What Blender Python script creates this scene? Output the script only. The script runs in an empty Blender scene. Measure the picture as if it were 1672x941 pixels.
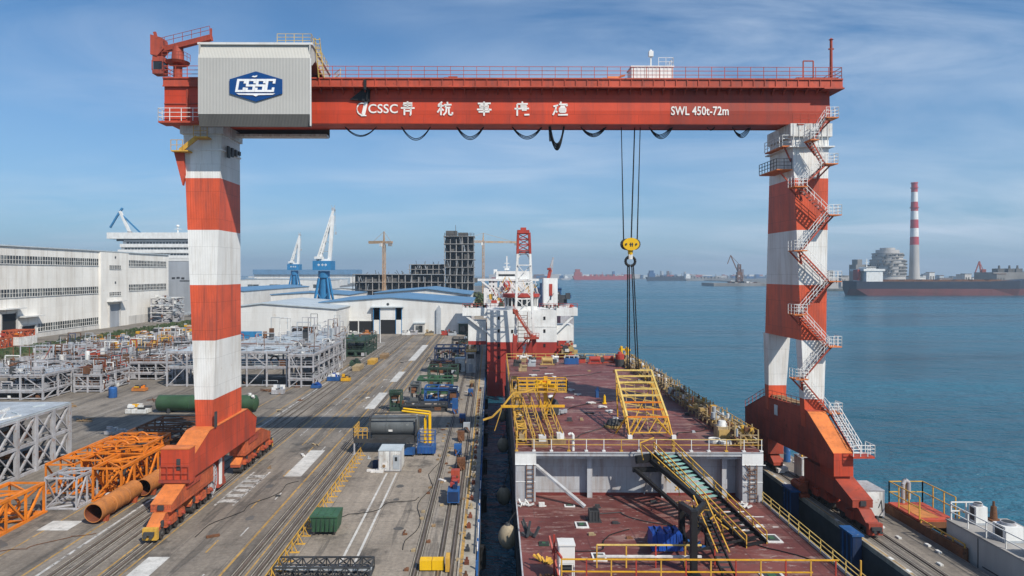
import bpy, math, random
from mathutils import Vector, Matrix
R = random.Random(7)
rad = math.radians
scene = bpy.context.scene
COL = scene.collection
F, CX, HY, H = 1100.0, 800.0, 447.0, 26.5     # survey of the photograph: focal length, vanishing point, horizon, eye height

def gx(px, Y): return (px - CX) * Y / F                       # lateral position of a pixel column at depth Y
def gz(py, Y): return H - (py - HY) * Y / F                   # height of a pixel row at depth Y
def gy(py, z=0.0): return F * (H - z) / (py - HY)             # depth of a pixel row on the level z

# ---------------------------------------------------------------- materials
MATS = {}
class NT:
    def __init__(s, nt): s.nt = nt
    def n(s, t, **k):
        nd = s.nt.nodes.new(t)
        for a, b in k.items():
            if a.startswith('_'): setattr(nd, a[1:], b)
        return nd
    def l(s, a, b): s.nt.links.new(a, b)

def newmat(name):
    m = bpy.data.materials.new(name); m.use_nodes = True
    nt = m.node_tree; b = nt.nodes['Principled BSDF']
    MATS[name] = m
    return m, NT(nt), b

def noise(t, vec, scale, detail=4, rough=.6, stretch=None):
    if stretch:
        mp = t.n('ShaderNodeMapping'); mp.inputs['Scale'].default_value = stretch
        t.l(vec, mp.inputs['Vector']); vec = mp.outputs['Vector']
    nz = t.n('ShaderNodeTexNoise'); nz.inputs['Scale'].default_value = scale
    nz.inputs['Detail'].default_value = detail; nz.inputs['Roughness'].default_value = rough
    t.l(vec, nz.inputs['Vector'])
    return nz.outputs['Fac']

def ramp(t, fac, stops):
    r = t.n('ShaderNodeValToRGB'); e = r.color_ramp.elements
    while len(e) < len(stops): e.new(.5)
    for i, (p, c) in enumerate(stops):
        e[i].position = p
        e[i].color = (c, c, c, 1) if isinstance(c, (int, float)) else (*c, 1)
    t.l(fac, r.inputs['Fac'])
    return r.outputs['Color']

def mix(t, fac, a, b, mode='MIX'):
    m = t.n('ShaderNodeMix'); m.data_type = 'RGBA'; m.blend_type = mode
    if isinstance(fac, (int, float)): m.inputs[0].default_value = fac
    else: t.l(fac, m.inputs[0])
    for i, v in ((6, a), (7, b)):
        if isinstance(v, tuple): m.inputs[i].default_value = (*v, 1)
        else: t.l(v, m.inputs[i])
    return m.outputs[2]

def paint(name, col, rust=.25, rustcol=(.16, .06, .025), rough=.55, var=.22, scale=1.0, dirt=.25, metal=0.0, ribs=None, bump=.0, grime=None, seams=None):
    """weathered paint: tone variation, vertical streaks, rust or grime spots"""
    m, t, b = newmat(name)
    g = t.n('ShaderNodeNewGeometry'); pos = g.outputs['Position']
    n1 = noise(t, pos, .35*scale, 5, .65)
    n2 = noise(t, pos, 1.0*scale, 6, .7, (1.6, 1.6, .16))
    n3 = noise(t, pos, 1.9*scale, 6, .72)
    dark = tuple(c*(1-var) for c in col); lite = tuple(min(1, c*(1+var*.7)) for c in col)
    c = mix(t, ramp(t, n1, [(.37, 0), (.63, 1)]), dark, lite)
    gcol = grime or tuple(.35*x+.03 for x in col)
    st = ramp(t, n2, [(.47, 0), (.68, min(1, dirt*1.35))])
    c = mix(t, st, c, gcol)
    if rust > 0:
        rs = ramp(t, n3, [(.655 - .2*rust, 0), (.725 - .2*rust, min(1, .40+rust))])
        c = mix(t, rs, c, rustcol)
    if seams:
        sp_ = t.n('ShaderNodeSeparateXYZ'); t.l(pos, sp_.inputs[0]); ad = t.n('ShaderNodeMath'); ad.operation = 'ADD'
        t.l(sp_.outputs[0], ad.inputs[0]); t.l(sp_.outputs[1], ad.inputs[1])
        cb = t.n('ShaderNodeCombineXYZ'); t.l(ad.outputs[0], cb.inputs[0]); t.l(sp_.outputs[2], cb.inputs[1])
        br = t.n('ShaderNodeTexBrick'); br.inputs['Scale'].default_value = 1.0; br.offset = .5
        br.inputs['Brick Width'].default_value = seams[0]; br.inputs['Row Height'].default_value = seams[1]
        br.inputs['Mortar Size'].default_value = .035; br.inputs['Mortar Smooth'].default_value = .2
        br.inputs['Color1'].default_value = (1,1,1,1); br.inputs['Color2'].default_value = (seams[3],)*3+(1,); br.inputs['Mortar'].default_value = (seams[2],)*3+(1,)
        t.l(cb.outputs[0], br.inputs['Vector'])
        c = mix(t, 1.0, c, br.outputs['Color'], 'MULTIPLY')
    t.l(c, b.inputs['Base Color'])
    b.inputs['Roughness'].default_value = rough; b.inputs['Metallic'].default_value = metal; b.inputs['Specular IOR Level'].default_value = .3
    if ribs:
        w = t.n('ShaderNodeTexWave'); w.wave_type = 'BANDS'; w.bands_direction = ribs[0]
        w.inputs['Scale'].default_value = ribs[1]
        t.l(pos, w.inputs['Vector'])
        bp = t.n('ShaderNodeBump'); bp.inputs['Strength'].default_value = ribs[2]; bp.inputs['Distance'].default_value = .08
        t.l(w.outputs['Fac'], bp.inputs['Height']); t.l(bp.outputs['Normal'], b.inputs['Normal'])
    elif bump:
        bp = t.n('ShaderNodeBump'); bp.inputs['Strength'].default_value = bump; bp.inputs['Distance'].default_value = .06
        t.l(n3, bp.inputs['Height']); t.l(bp.outputs['Normal'], b.inputs['Normal'])
    return m

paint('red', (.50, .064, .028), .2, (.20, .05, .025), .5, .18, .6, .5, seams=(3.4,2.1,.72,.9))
paint('girder_dark', (.38, .050, .026), .2, (.22, .05, .03), .55, .14, .35, .45, seams=(5.2,1.9,.75,.9))
paint('girder_red', (.55, .058, .022), .12, (.25, .05, .03), .5, .15, .35, .4, seams=(5.2,1.9,.75,.92))
paint('girder_top', (.44, .070, .036), .3, (.14, .04, .02), .6, .22, .8, .5)
paint('leg_red', (.60, .092, .038), .12, (.25, .06, .03), .5, .18, .5, .55, ribs=('X', 1.6, .25), seams=(2.7,3.3,.72,.9))
paint('leg_white', (.68, .675, .655), .03, (.40, .26, .16), .5, .08, .5, .48, ribs=('X', 1.6, .22), grime=(.44, .39, .33), seams=(2.7,3.3,.80,.95))
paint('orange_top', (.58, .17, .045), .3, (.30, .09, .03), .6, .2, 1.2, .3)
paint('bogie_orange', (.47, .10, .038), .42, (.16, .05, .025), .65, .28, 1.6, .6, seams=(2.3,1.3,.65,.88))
paint('crane_rust_red', (.37, .064, .036), .35, (.15, .04, .02), .6, .24, .8, .5, seams=(3.6,2.3,.72,.9))
paint('white', (.68, .68, .665), .14, (.38, .25, .16), .5, .1, .8, .35, grime=(.42, .39, .35))
paint('dirty_white', (.62, .62, .60), .35, (.30, .16, .09), .6, .18, 1.3, .55, grime=(.30, .26, .22))
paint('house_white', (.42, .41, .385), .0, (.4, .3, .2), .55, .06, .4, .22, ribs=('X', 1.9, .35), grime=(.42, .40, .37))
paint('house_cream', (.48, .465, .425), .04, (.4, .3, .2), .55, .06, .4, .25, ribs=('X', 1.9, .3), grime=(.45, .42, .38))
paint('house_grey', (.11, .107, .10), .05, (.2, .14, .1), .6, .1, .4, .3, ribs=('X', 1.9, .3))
paint('hall_white', (.72, .695, .65), .03, (.42, .30, .2), .7, .08, .12, .42, grime=(.46, .41, .35), seams=(7.5,4.1,.86,.95))
paint('hall_base', (.52, .50, .47), .15, (.3, .2, .14), .8, .12, .2, .4)
paint('shed_white', (.64, .635, .615), .08, (.42, .32, .24), .6, .08, .2, .4, grime=(.45, .42, .38), seams=(5.5,3.6,.84,.95))
paint('grey_hall', (.30, .32, .35), .05, (.2, .16, .13), .7, .12, .12, .3)
paint('blue_roof', (.105, .22, .36), .05, (.2, .15, .12), .5, .1, .2, .3)
paint('pale_roof', (.42, .47, .50), .05, (.3, .25, .2), .5, .1, .2, .3)
paint('crane_blue', (.025, .17, .36), .1, (.2, .1, .06), .5, .15, .6, .3)
paint('blue', (.02, .085, .25), .2, (.15, .07, .04), .5, .25, 1.5, .3)
paint('tarp_blue', (.012, .06, .30), .0, (.1, .1, .1), .45, .3, 2.0, .2, bump=.5)
paint('fender_blue', (.010, .026, .075), .2, (.08, .04, .03), .6, .25, 1.5, .4)
paint('edge_blue', (.02, .09, .25), .25, (.45, .45, .45), .55, .3, .5, .4)
paint('yellow', (.62, .33, .02), .22, (.22, .09, .02), .5, .18, 1.6, .3)
paint('rail_yellow', (.56, .32, .05), .3, (.25, .12, .05), .55, .2, 2.0, .3)
paint('pale_yellow', (.64, .46, .14), .2, (.3, .16, .06), .55, .2, 1.6, .3)
paint('hook_yellow', (.72, .42, .01), .08, (.2, .1, .03), .45, .1, 1.5, .15)
paint('orange', (.66, .19, .018), .15, (.25, .08, .02), .5, .2, 1.4, .25)
paint('tube_orange', (.44, .165, .045), .35, (.24, .07, .02), .7, .25, .9, .4)
paint('tube_inside', (.16, .045, .02), .3, (.09, .03, .02), .8, .25, .9, .4)
paint('brown_rust', (.15, .065, .03), .5, (.08, .03, .015), .8, .35, 1.3, .4)
paint('steel_grey', (.36, .39, .42), .12, (.25, .15, .1), .5, .15, 1.0, .3)
paint('grey_white', (.37, .37, .39), .42, (.26, .15, .1), .6, .2, 1.0, .45, grime=(.20, .17, .15))
paint('dark_steel', (.045, .047, .05), .2, (.10, .05, .03), .6, .3, 1.2, .3)
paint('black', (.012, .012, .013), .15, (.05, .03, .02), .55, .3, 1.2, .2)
paint('rubber', (.015, .015, .015), 0, rough=.85, var=.3)
paint('wheel', (.05, .045, .042), .3, (.09, .05, .03), .6, .3, 2)
paint('green_tank', (.038, .082, .040), .12, (.1, .07, .03), .5, .22, .8, .35)
paint('green', (.04, .105, .055), .25, (.12, .07, .03), .6, .25, 1.5, .4)
paint('dark_green', (.03, .06, .042), .3, (.08, .05, .03), .65, .3, 1.2, .4)
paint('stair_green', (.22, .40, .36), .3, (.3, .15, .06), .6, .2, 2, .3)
paint('tank_grey', (.10, .11, .115), .15, (.12, .07, .04), .5, .2, .9, .4)
paint('deck_red', (.155, .030, .026), .0, rough=.75)
paint('hull_grey', (.41, .42, .44), .12, (.25, .12, .07), .6, .12, .7, .45, grime=(.24, .17, .13), seams=(3.2,2.6,.8,.95))
paint('hull_dark', (.030, .033, .037), .25, (.06, .035, .025), .7, .3, .5, .5)
paint('ship_red', (.33, .035, .025), .1, (.15, .05, .03), .6, .15, .4, .35)
paint('ship_navy', (.016, .022, .04), .05, (.05, .03, .03), .5, .2, .05, .2)
paint('ship_boot', (.15, .050, .050), .1, (.14, .06, .05), .6, .2, .05, .3)
paint('far_blue', (.02, .08, .20), .05, (.1, .1, .1), .6, .2, .1, .2)
paint('far_grey', (.20, .19, .18), .05, (.1, .1, .1), .8, .25, .05, .2)
paint('dark_concrete', (.10, .095, .09), .1, (.05, .05, .05), .85, .3, .3, .3)
paint('slab_concrete', (.30, .285, .27), .05, (.15, .1, .08), .85, .2, .3, .4)
paint('pale_concrete', (.44, .43, .41), .05, (.2, .16, .12), .8, .12, .1, .3)
paint('coping', (.34, .31, .26), .2, (.15, .1, .06), .85, .25, 1.2, .4)
paint('quay_wall', (.055, .062, .072), .15, (.06, .045, .03), .8, .35, .6, .5)
paint('tan_pipe', (.36, .27, .15), .3, (.22, .11, .05), .6, .3, 2.2, .4)
paint('brass', (.42, .28, .10), .2, (.2, .1, .04), .55, .25, 2.0, .3)
paint('fender_tan', (.28, .23, .16), .3, (.14, .10, .06), .85, .3, 1.6, .4, bump=.4)
paint('chimney_red', (.42, .045, .055), 0, rough=.7, var=.08)
paint('chimney_white', (.72, .70, .68), 0, rough=.7, var=.05)
paint('chimney_grey', (.42, .40, .38), 0, rough=.8, var=.08, scale=.1)
paint('tower_crane', (.48, .31, .18), .1, (.3, .15, .07), .6, .15, .5, .2)
paint('logo_blue', (.003, .052, .20), 0, rough=.4, var=.03)
paint('logo_white', (.80, .80, .80), 0, rough=.4, var=.02)
paint('letter_white', (.78, .74, .70), .1, (.56, .2, .14), .5, .08, 2.0, .2)
paint('wood', (.26, .17, .09), .1, (.12, .08, .05), .85, .3, 2.0, .3)
paint('line_white', (.46, .45, .43), .75, (.15, .137, .125), .85, .2, .55, .55)
paint('line_yellow', (.42, .25, .07), .55, (.13, .115, .10), .85, .25, .55, .55)
paint('line_fresh', (.50, .49, .465), .35, (.2, .18, .16), .85, .15, .8, .4)
paint('rail_bed', (.080, .066, .054), .35, (.11, .055, .03), .9, .35, 1.4, .3)
paint('rail_steel', (.20, .16, .13), .3, (.12, .055, .03), .45, .2, 1.5, .2, metal=.3)
paint('paper', (.62, .60, .58), .2, (.3, .25, .22), .8, .2, 2)
paint('red_box', (.36, .045, .03), .3, (.2, .06, .04), .55, .2, 2)
def glass(name, col, rough=.15):
    m, t, b = newmat(name)
    b.inputs['Base Color'].default_value = (*col, 1); b.inputs['Roughness'].default_value = rough
    b.inputs['IOR'].default_value = 1.5
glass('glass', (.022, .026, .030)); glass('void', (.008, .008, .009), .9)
m_, t_g, b_g = newmat('reflection_glass')
g_g = t_g.n('ShaderNodeNewGeometry'); v_g = t_g.n('ShaderNodeTexVoronoi'); v_g.inputs['Scale'].default_value = .55
mp_g = t_g.n('ShaderNodeMapping'); mp_g.inputs['Scale'].default_value = (1, 1, .9); t_g.l(g_g.outputs['Position'], mp_g.inputs['Vector']); t_g.l(mp_g.outputs[0], v_g.inputs['Vector'])
sp_g = t_g.n('ShaderNodeSeparateColor'); t_g.l(v_g.outputs['Color'], sp_g.inputs[0])
t_g.l(ramp(t_g, sp_g.outputs[0], [(.2, (.022,.026,.030)), (.6, (.06,.065,.066)), (.8, (.17,.18,.175)), (.95, (.035,.04,.045))]), b_g.inputs['Base Color']); b_g.inputs['Roughness'].default_value = .22  # uneven window reflections painted into the colour as random dark and pale cells

def mat_ground(name, lo, hi, sk):
    m, t, b = newmat(name)
    g = t.n('ShaderNodeNewGeometry'); pos = g.outputs['Position']
    big = noise(t, pos, .07, 8, .72)
    c = mix(t, ramp(t, big, [(.37, 0), (.63, 1)]), lo, hi)
    streak = noise(t, pos, .6, 7, .70, (1.0, .07, 1))
    c = mix(t, ramp(t, streak, [(.44, .0), (.62, sk)]), c, (.085, .074, .063))
    pale = noise(t, pos, .22, 6, .72, (1.0, .16, 1))
    c = mix(t, ramp(t, pale, [(.54, 0), (.68, .6)]), c, (.285, .262, .238))
    tyre = noise(t, pos, .5, 5, .6, (.9, .06, 1))
    c = mix(t, ramp(t, tyre, [(.56, 0), (.60, .55), (.65, .15)]), c, (.035, .033, .032))
    stain = noise(t, pos, .13, 7, .74)
    c = mix(t, ramp(t, stain, [(.55, 0), (.64, .68)]), c, (.040, .036, .033))
    fine = noise(t, pos, 2.2, 8, .78)
    c = mix(t, ramp(t, fine, [(.34, 0), (.66, 1)]), mix(t, 1.0, c, (.72, .71, .70), 'MULTIPLY'), mix(t, 1.0, c, (1.25, 1.24, 1.22), 'MULTIPLY'))
    spot = noise(t, pos, .9, 5, .7)
    c = mix(t, ramp(t, spot, [(.66, 0), (.70, .55)]), c, (.14, .075, .045))
    br = t.n('ShaderNodeTexBrick'); br.inputs['Scale'].default_value = 1.0
    br.offset = 0; br.inputs['Brick Width'].default_value = 6.0; br.inputs['Row Height'].default_value = 6.0
    br.inputs['Mortar Size'].default_value = .045; br.inputs['Mortar Smooth'].default_value = .3
    t.l(pos, br.inputs['Vector'])
    c = mix(t, ramp(t, br.outputs['Fac'], [(.0, 0), (1, .45)]), c, (.055, .05, .046))
    t.l(c, b.inputs['Base Color']); b.inputs['Roughness'].default_value = .88
    bp = t.n('ShaderNodeBump'); bp.inputs['Strength'].default_value = .35; bp.inputs['Distance'].default_value = .04
    t.l(fine, bp.inputs['Height']); t.l(bp.outputs['Normal'], b.inputs['Normal'])
mat_ground('quay_ground', (.150, .129, .107), (.245, .213, .178), .55)
mat_ground('apron', (.205, .176, .144), (.310, .268, .222), .34)

def mat_deck():
    m, t, b = newmat('deck_plate')
    g = t.n('ShaderNodeNewGeometry'); pos = g.outputs['Position']
    n1 = noise(t, pos, .14, 6, .68)
    c = mix(t, ramp(t, n1, [(.38, 0), (.62, 1)]), (.094, .023, .020), (.168, .050, .042))
    n2 = noise(t, pos, .5, 6, .72, (.35, 1.3, 1))
    c = mix(t, ramp(t, n2, [(.52, 0), (.62, .7)]), c, (.27, .17, .145))
    n4 = noise(t, pos, .85, 7, .75)
    c = mix(t, ramp(t, n4, [(.57, 0), (.64, .75)]), c, (.075, .034, .032))
    n5 = noise(t, pos, 1.6, 7, .75, (.5, 1.6, 1))
    c = mix(t, ramp(t, n5, [(.60, 0), (.64, .75)]), c, (.44, .37, .33))
    br = t.n('ShaderNodeTexBrick'); br.inputs['Scale'].default_value = 1; br.offset = .5
    br.inputs['Brick Width'].default_value = 9; br.inputs['Row Height'].default_value = 2.6
    br.inputs['Mortar Size'].default_value = .055
    t.l(pos, br.inputs['Vector'])
    c = mix(t, ramp(t, br.outputs['Fac'], [(0, 0), (1, .5)]), c, (.055, .018, .018))
    t.l(c, b.inputs['Base Color']); b.inputs['Roughness'].default_value = .62
    bp = t.n('ShaderNodeBump'); bp.inputs['Strength'].default_value = .25; bp.inputs['Distance'].default_value = .05
    t.l(n2, bp.inputs['Height']); t.l(bp.outputs['Normal'], b.inputs['Normal'])
mat_deck()

def mat_water():
    m, t, b = newmat('sea_water')
    g = t.n('ShaderNodeNewGeometry'); pos = g.outputs['Position']
    band = noise(t, pos, .012, 6, .68, (.22, 1.3, 1))
    c = mix(t, ramp(t, band, [(.36, 0), (.64, 1)]), (.007, .058, .092), (.023, .116, .170))
    t.l(c, b.inputs['Base Color'])
    b.inputs['IOR'].default_value = 1.33
    rr = ramp(t, band, [(.36, .10), (.64, .34)])
    t.l(rr, b.inputs['Roughness'])
    w1 = noise(t, pos, .22, 4, .6, (.7, 1.4, 1))
    w2 = noise(t, pos, .045, 3, .5, (.6, 1.5, 1))
    w3 = noise(t, pos, .9, 3, .6, (.8, 1.2, 1))
    a = t.n('ShaderNodeMath'); a.operation = 'MULTIPLY_ADD'; a.inputs[1].default_value = 2.2
    t.l(w2, a.inputs[0]); t.l(w1, a.inputs[2])
    a2 = t.n('ShaderNodeMath'); a2.operation = 'MULTIPLY_ADD'; a2.inputs[1].default_value = .35
    t.l(w3, a2.inputs[0]); t.l(a.outputs[0], a2.inputs[2])
    bp = t.n('ShaderNodeBump'); bp.inputs['Strength'].default_value = 1.0; bp.inputs['Distance'].default_value = 1.6
    t.l(a2.outputs[0], bp.inputs['Height']); t.l(bp.outputs['Normal'], b.inputs['Normal'])
mat_water()

def mat_land(name, a, bcol, sc):
    m, t, b = newmat(name)
    g = t.n('ShaderNodeNewGeometry'); pos = g.outputs['Position']
    n1 = noise(t, pos, sc, 7, .7)
    c = mix(t, ramp(t, n1, [(.35, 0), (.65, 1)]), a, bcol)
    t.l(c, b.inputs['Base Color']); b.inputs['Roughness'].default_value = .9
mat_land('grass', (.035, .055, .018), (.12, .115, .055), .35)
mat_land('leaf', (.030, .055, .015), (.055, .085, .03), 1.5)
mat_land('yard', (.10, .085, .07), (.20, .175, .145), .12)
mat_land('far_land', (.06, .07, .065), (.16, .15, .14), .02)

# ---------------------------------------------------------------- mesh builder
class MB:
    def __init__(s, mat='white'):
        s.v = []; s.f = []; s.mi = []; s.sm = []; s.mats = []; s.cur = 0; s.use(mat)
    def use(s, mat):
        if mat not in s.mats: s.mats.append(mat)
        s.cur = s.mats.index(mat); return s
    def cut(s): s.cuts = getattr(s,'cuts',[]); s.cuts.append(len(s.v)); return s
    def add(s, vs, fs, smooth=False):
        o = len(s.v); s.v.extend(tuple(p) for p in vs)
        for f in fs:
            s.f.append(tuple(o+i for i in f)); s.mi.append(s.cur); s.sm.append(smooth)
        return s
    def box(s, x0, y0, z0, x1, y1, z1):
        if x0 > x1: x0, x1 = x1, x0
        if y0 > y1: y0, y1 = y1, y0
        if z0 > z1: z0, z1 = z1, z0
        return s.add([(x0,y0,z0),(x1,y0,z0),(x1,y1,z0),(x0,y1,z0),(x0,y0,z1),(x1,y0,z1),(x1,y1,z1),(x0,y1,z1)],
                     [(0,3,2,1),(4,5,6,7),(0,1,5,4),(1,2,6,5),(2,3,7,6),(3,0,4,7)])
    def cbox(s, c, d): return s.box(c[0]-d[0]/2, c[1]-d[1]/2, c[2]-d[2]/2, c[0]+d[0]/2, c[1]+d[1]/2, c[2]+d[2]/2)
    def frus(s, x0,y0,x1,y1,z0, X0,Y0,X1,Y1,z1):
        return s.add([(x0,y0,z0),(x1,y0,z0),(x1,y1,z0),(x0,y1,z0),(X0,Y0,z1),(X1,Y0,z1),(X1,Y1,z1),(X0,Y1,z1)],
                     [(0,3,2,1),(4,5,6,7),(0,1,5,4),(1,2,6,5),(2,3,7,6),(3,0,4,7)])
    def beam(s, p, q, w, h=None, up=(0,0,1)):
        h = h or w
        p = Vector(p); q = Vector(q); d = q-p
        if d.length < 1e-6: return s
        d.normalize(); u = Vector(up)
        if abs(d.dot(u)) > .98: u = Vector((0,1,0))
        a = d.cross(u).normalized(); b = a.cross(d)
        a = a*(w/2); b = b*(h/2)
        vs = [p-a-b, p+a-b, p+a+b, p-a+b, q-a-b, q+a-b, q+a+b, q-a+b]
        return s.add(vs, [(0,1,2,3),(7,6,5,4),(0,4,5,1),(1,5,6,2),(2,6,7,3),(3,7,4,0)])
    def cyl(s, p, q, r, r2=None, n=12, caps=True):
        r2 = r if r2 is None else r2
        p = Vector(p); q = Vector(q); d = (q-p).normalized()
        u = Vector((0,0,1)) if abs(d.z) < .95 else Vector((1,0,0))
        a = d.cross(u).normalized(); b = d.cross(a)
        vs = []
        for c, rr in ((p, r), (q, r2)):
            for i in range(n):
                t = 2*math.pi*i/n
                vs.append(c + a*math.cos(t)*rr + b*math.sin(t)*rr)
        s.add(vs, [(i, (i+1)%n, n+(i+1)%n, n+i) for i in range(n)], True)
        if caps:
            s.add(vs[:n], [tuple(reversed(range(n)))]); s.add(vs[n:], [tuple(range(n))])
        return s
    def tube(s, pts, r, n=6):
        for a, b in zip(pts, pts[1:]): s.cyl(a, b, r, r, n, True)
        return s
    def lathe(s, c, prof, n=16, axis='z'):
        """turned shape; profile corners sharper than 35 degrees stay crisp"""
        runs = [[prof[0]]]
        for k in range(1, len(prof)):
            runs[-1].append(prof[k])
            if k < len(prof)-1:
                a1 = math.atan2(prof[k][1]-prof[k-1][1], prof[k][0]-prof[k-1][0]); a2 = math.atan2(prof[k+1][1]-prof[k][1], prof[k+1][0]-prof[k][0])
                if abs((a2-a1+math.pi) % (2*math.pi)-math.pi) > rad(35): runs.append([prof[k]])
        for run in runs:
            vs = []
            for (r, z) in run:
                for i in range(n):
                    t = 2*math.pi*i/n
                    if axis == 'z': vs.append((c[0]+r*math.cos(t), c[1]+r*math.sin(t), c[2]+z))
                    elif axis == 'x': vs.append((c[0]+z, c[1]+r*math.cos(t), c[2]+r*math.sin(t)))
                    else: vs.append((c[0]+r*math.cos(t), c[1]+z, c[2]+r*math.sin(t)))
            s.add(vs, [(k*n+i, k*n+(i+1)%n, (k+1)*n+(i+1)%n, (k+1)*n+i) for k in range(len(run)-1) for i in range(n)], True)
        return s
    def ball(s, c, r, sz=1.0, n=14, m=9):
        return s.lathe(c, [(max(.001, r*math.sin(math.pi*k/m)), -r*sz*math.cos(math.pi*k/m)) for k in range(m+1)], n)
    def prism(s, poly, axis, a, b):
        """poly: points in the plane across the axis; x:(y,z) y:(x,z) z:(x,y)"""
        def P(p, t):
            return (t, p[0], p[1]) if axis == 'x' else (p[0], t, p[1]) if axis == 'y' else (p[0], p[1], t)
        n = len(poly)
        s.add([P(p, a) for p in poly]+[P(p, b) for p in poly],
              [tuple(reversed(range(n))), tuple(range(n, 2*n))]+[(i, (i+1)%n, n+(i+1)%n, n+i) for i in range(n)])
        return s
    def quad(s, a, b, c, d): return s.add([a,b,c,d], [(0,1,2,3)])
    def rail(s, pts, h=1.1, step=1.8, n=2, w=.07, toe=False):
        for a, b in zip(pts, pts[1:]):
            a = Vector(a); b = Vector(b); L = (b-a).length
            k = max(1, round(L/step))
            for i in range(k+1):
                p = a.lerp(b, i/k); s.beam(p, p+Vector((0,0,h)), w*1.1)
            for j in range(n):
                z = h*(1-j/n); s.beam(a+Vector((0,0,z)), b+Vector((0,0,z)), w)
            if toe: s.beam(a+Vector((0,0,.09)), b+Vector((0,0,.09)), .03, .16)
        return s
    def ladder(s, p, q, w=.5, side=(1,0,0), step=.35, r=.05):
        p = Vector(p); q = Vector(q); sd = Vector(side)*w/2
        s.beam(p-sd, q-sd, r); s.beam(p+sd, q+sd, r)
        k = int((q-p).length/step)
        for i in range(1, k):
            c = p.lerp(q, i/k); s.beam(c-sd, c+sd, r*.8)
        return s
    def truss(s, x0,y0,z0,x1,y1,z1, nb, r, axis='y', diag=True, braceends=True):
        """lattice box along an axis"""
        def P(t, i, j):
            xs = (x0, x1); ys = (y0, y1); zs = (z0, z1)
            if axis == 'y': return (xs[i], y0+(y1-y0)*t, zs[j])
            if axis == 'x': return (x0+(x1-x0)*t, ys[i], zs[j])
            return (xs[i], ys[j], z0+(z1-z0)*t)
        cs = [(0,0),(1,0),(1,1),(0,1)]
        for i, j in cs: s.beam(P(0,i,j), P(1,i,j), r*1.5)
        for k in range(nb+1):
            t = k/nb
            for m in range(4):
                a, b = cs[m], cs[(m+1)%4]
                s.beam(P(t,*a), P(t,*b), r)
                if diag and k < nb:
                    t2 = (k+1)/nb
                    if k % 2: s.beam(P(t,*b), P(t2,*a), r)
                    else: s.beam(P(t,*a), P(t2,*b), r)
            if braceends and k in (0, nb): s.beam(P(t,0,0), P(t,1,1), r)
        return s
    def text(s, txt, x, y, z, size, depth=.05, shear=0, bold=0, spacing=1, sx=1.0):
        """words standing upright, facing -y, centred on x, z"""
        c = bpy.data.curves.new('words', 'FONT'); c.body = txt; c.size = size; c.extrude = depth
        c.align_x = 'CENTER'; c.align_y = 'CENTER'; c.shear = shear; c.offset = bold; c.space_character = spacing
        c.resolution_u = 4
        o = bpy.data.objects.new('words', c); COL.objects.link(o)
        dg = bpy.context.evaluated_depsgraph_get(); me = o.evaluated_get(dg).to_mesh()
        vs = [(x+p.co.x*sx, y-p.co.z, z+p.co.y) for p in me.vertices]
        fs = [tuple(p.vertices) for p in me.polygons]
        o.evaluated_get(dg).to_mesh_clear()
        bpy.data.objects.remove(o); bpy.data.curves.remove(c)
        return s.add(vs, fs)
    def build(s, name, parent=None, origin=None):
        o0 = Vector(origin) if origin is not None else Vector((0,0,0))
        if parent is not None:
            r = parent
            while r.parent: r = r.parent
            o0 = Vector(r.location)
        me = bpy.data.meshes.new(name)
        me.from_pydata([(p[0]-o0.x, p[1]-o0.y, p[2]-o0.z) for p in s.v], [], s.f)
        for m in s.mats: me.materials.append(MATS[m])
        me.polygons.foreach_set('material_index', s.mi)
        me.polygons.foreach_set('use_smooth', s.sm)
        me.update()
        o = bpy.data.objects.new(name, me); COL.objects.link(o)
        if parent is not None: o.parent = parent
        else: o.location = o0
        return o

def pieces(s, name, parent):
    """each shape between two cuts becomes a part of its own"""
    cs = sorted(set([0]+getattr(s,'cuts',[])+[len(s.v)])); out = []
    import bisect
    grp = {}
    for f, mi, sm in zip(s.f, s.mi, s.sm): grp.setdefault(bisect.bisect_right(cs, f[0])-1, []).append((f, mi, sm))
    for k in sorted(grp):
        o = cs[k]; q = MB(s.mats[0]); q.mats = []; q.v = s.v[o:cs[k+1]]
        for f, mi, sm in grp[k]:
            mt = s.mats[mi]
            if mt not in q.mats: q.mats.append(mt)
            q.f.append(tuple(i-o for i in f)); q.mi.append(q.mats.index(mt)); q.sm.append(sm)
        out.append(q.build(name, parent))
    return out

def thing(name, label, cat, loc, rotz=0, group=None):
    o = bpy.data.objects.new(name, None); COL.objects.link(o)
    o.empty_display_size = .5
    o.location = loc; o.rotation_euler = (0, 0, rad(rotz)); o['label'] = label; o['category'] = cat
    if group: o['group'] = group
    return o
def tag(o, label, cat, group=None):
    o['label'] = label; o['category'] = cat
    if group: o['group'] = group
    return o
def struct(name, mb, origin=None):
    o = mb.build(name, None, origin); o['kind'] = 'structure'; return o
KIDS = lambda o: list(o.children)
def dup(o, loc=None, rotz=None, label=None, parent=None, sc=None):
    c = o.copy(); COL.objects.link(c)
    if parent is not None: c.parent = parent
    if loc is not None: c.location = loc
    if rotz is not None: c.rotation_euler = (0, 0, rad(rotz))
    if label: c['label'] = label
    if sc: c.scale = sc
    for k in KIDS(o): dup(k, parent=c)
    return c
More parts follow.
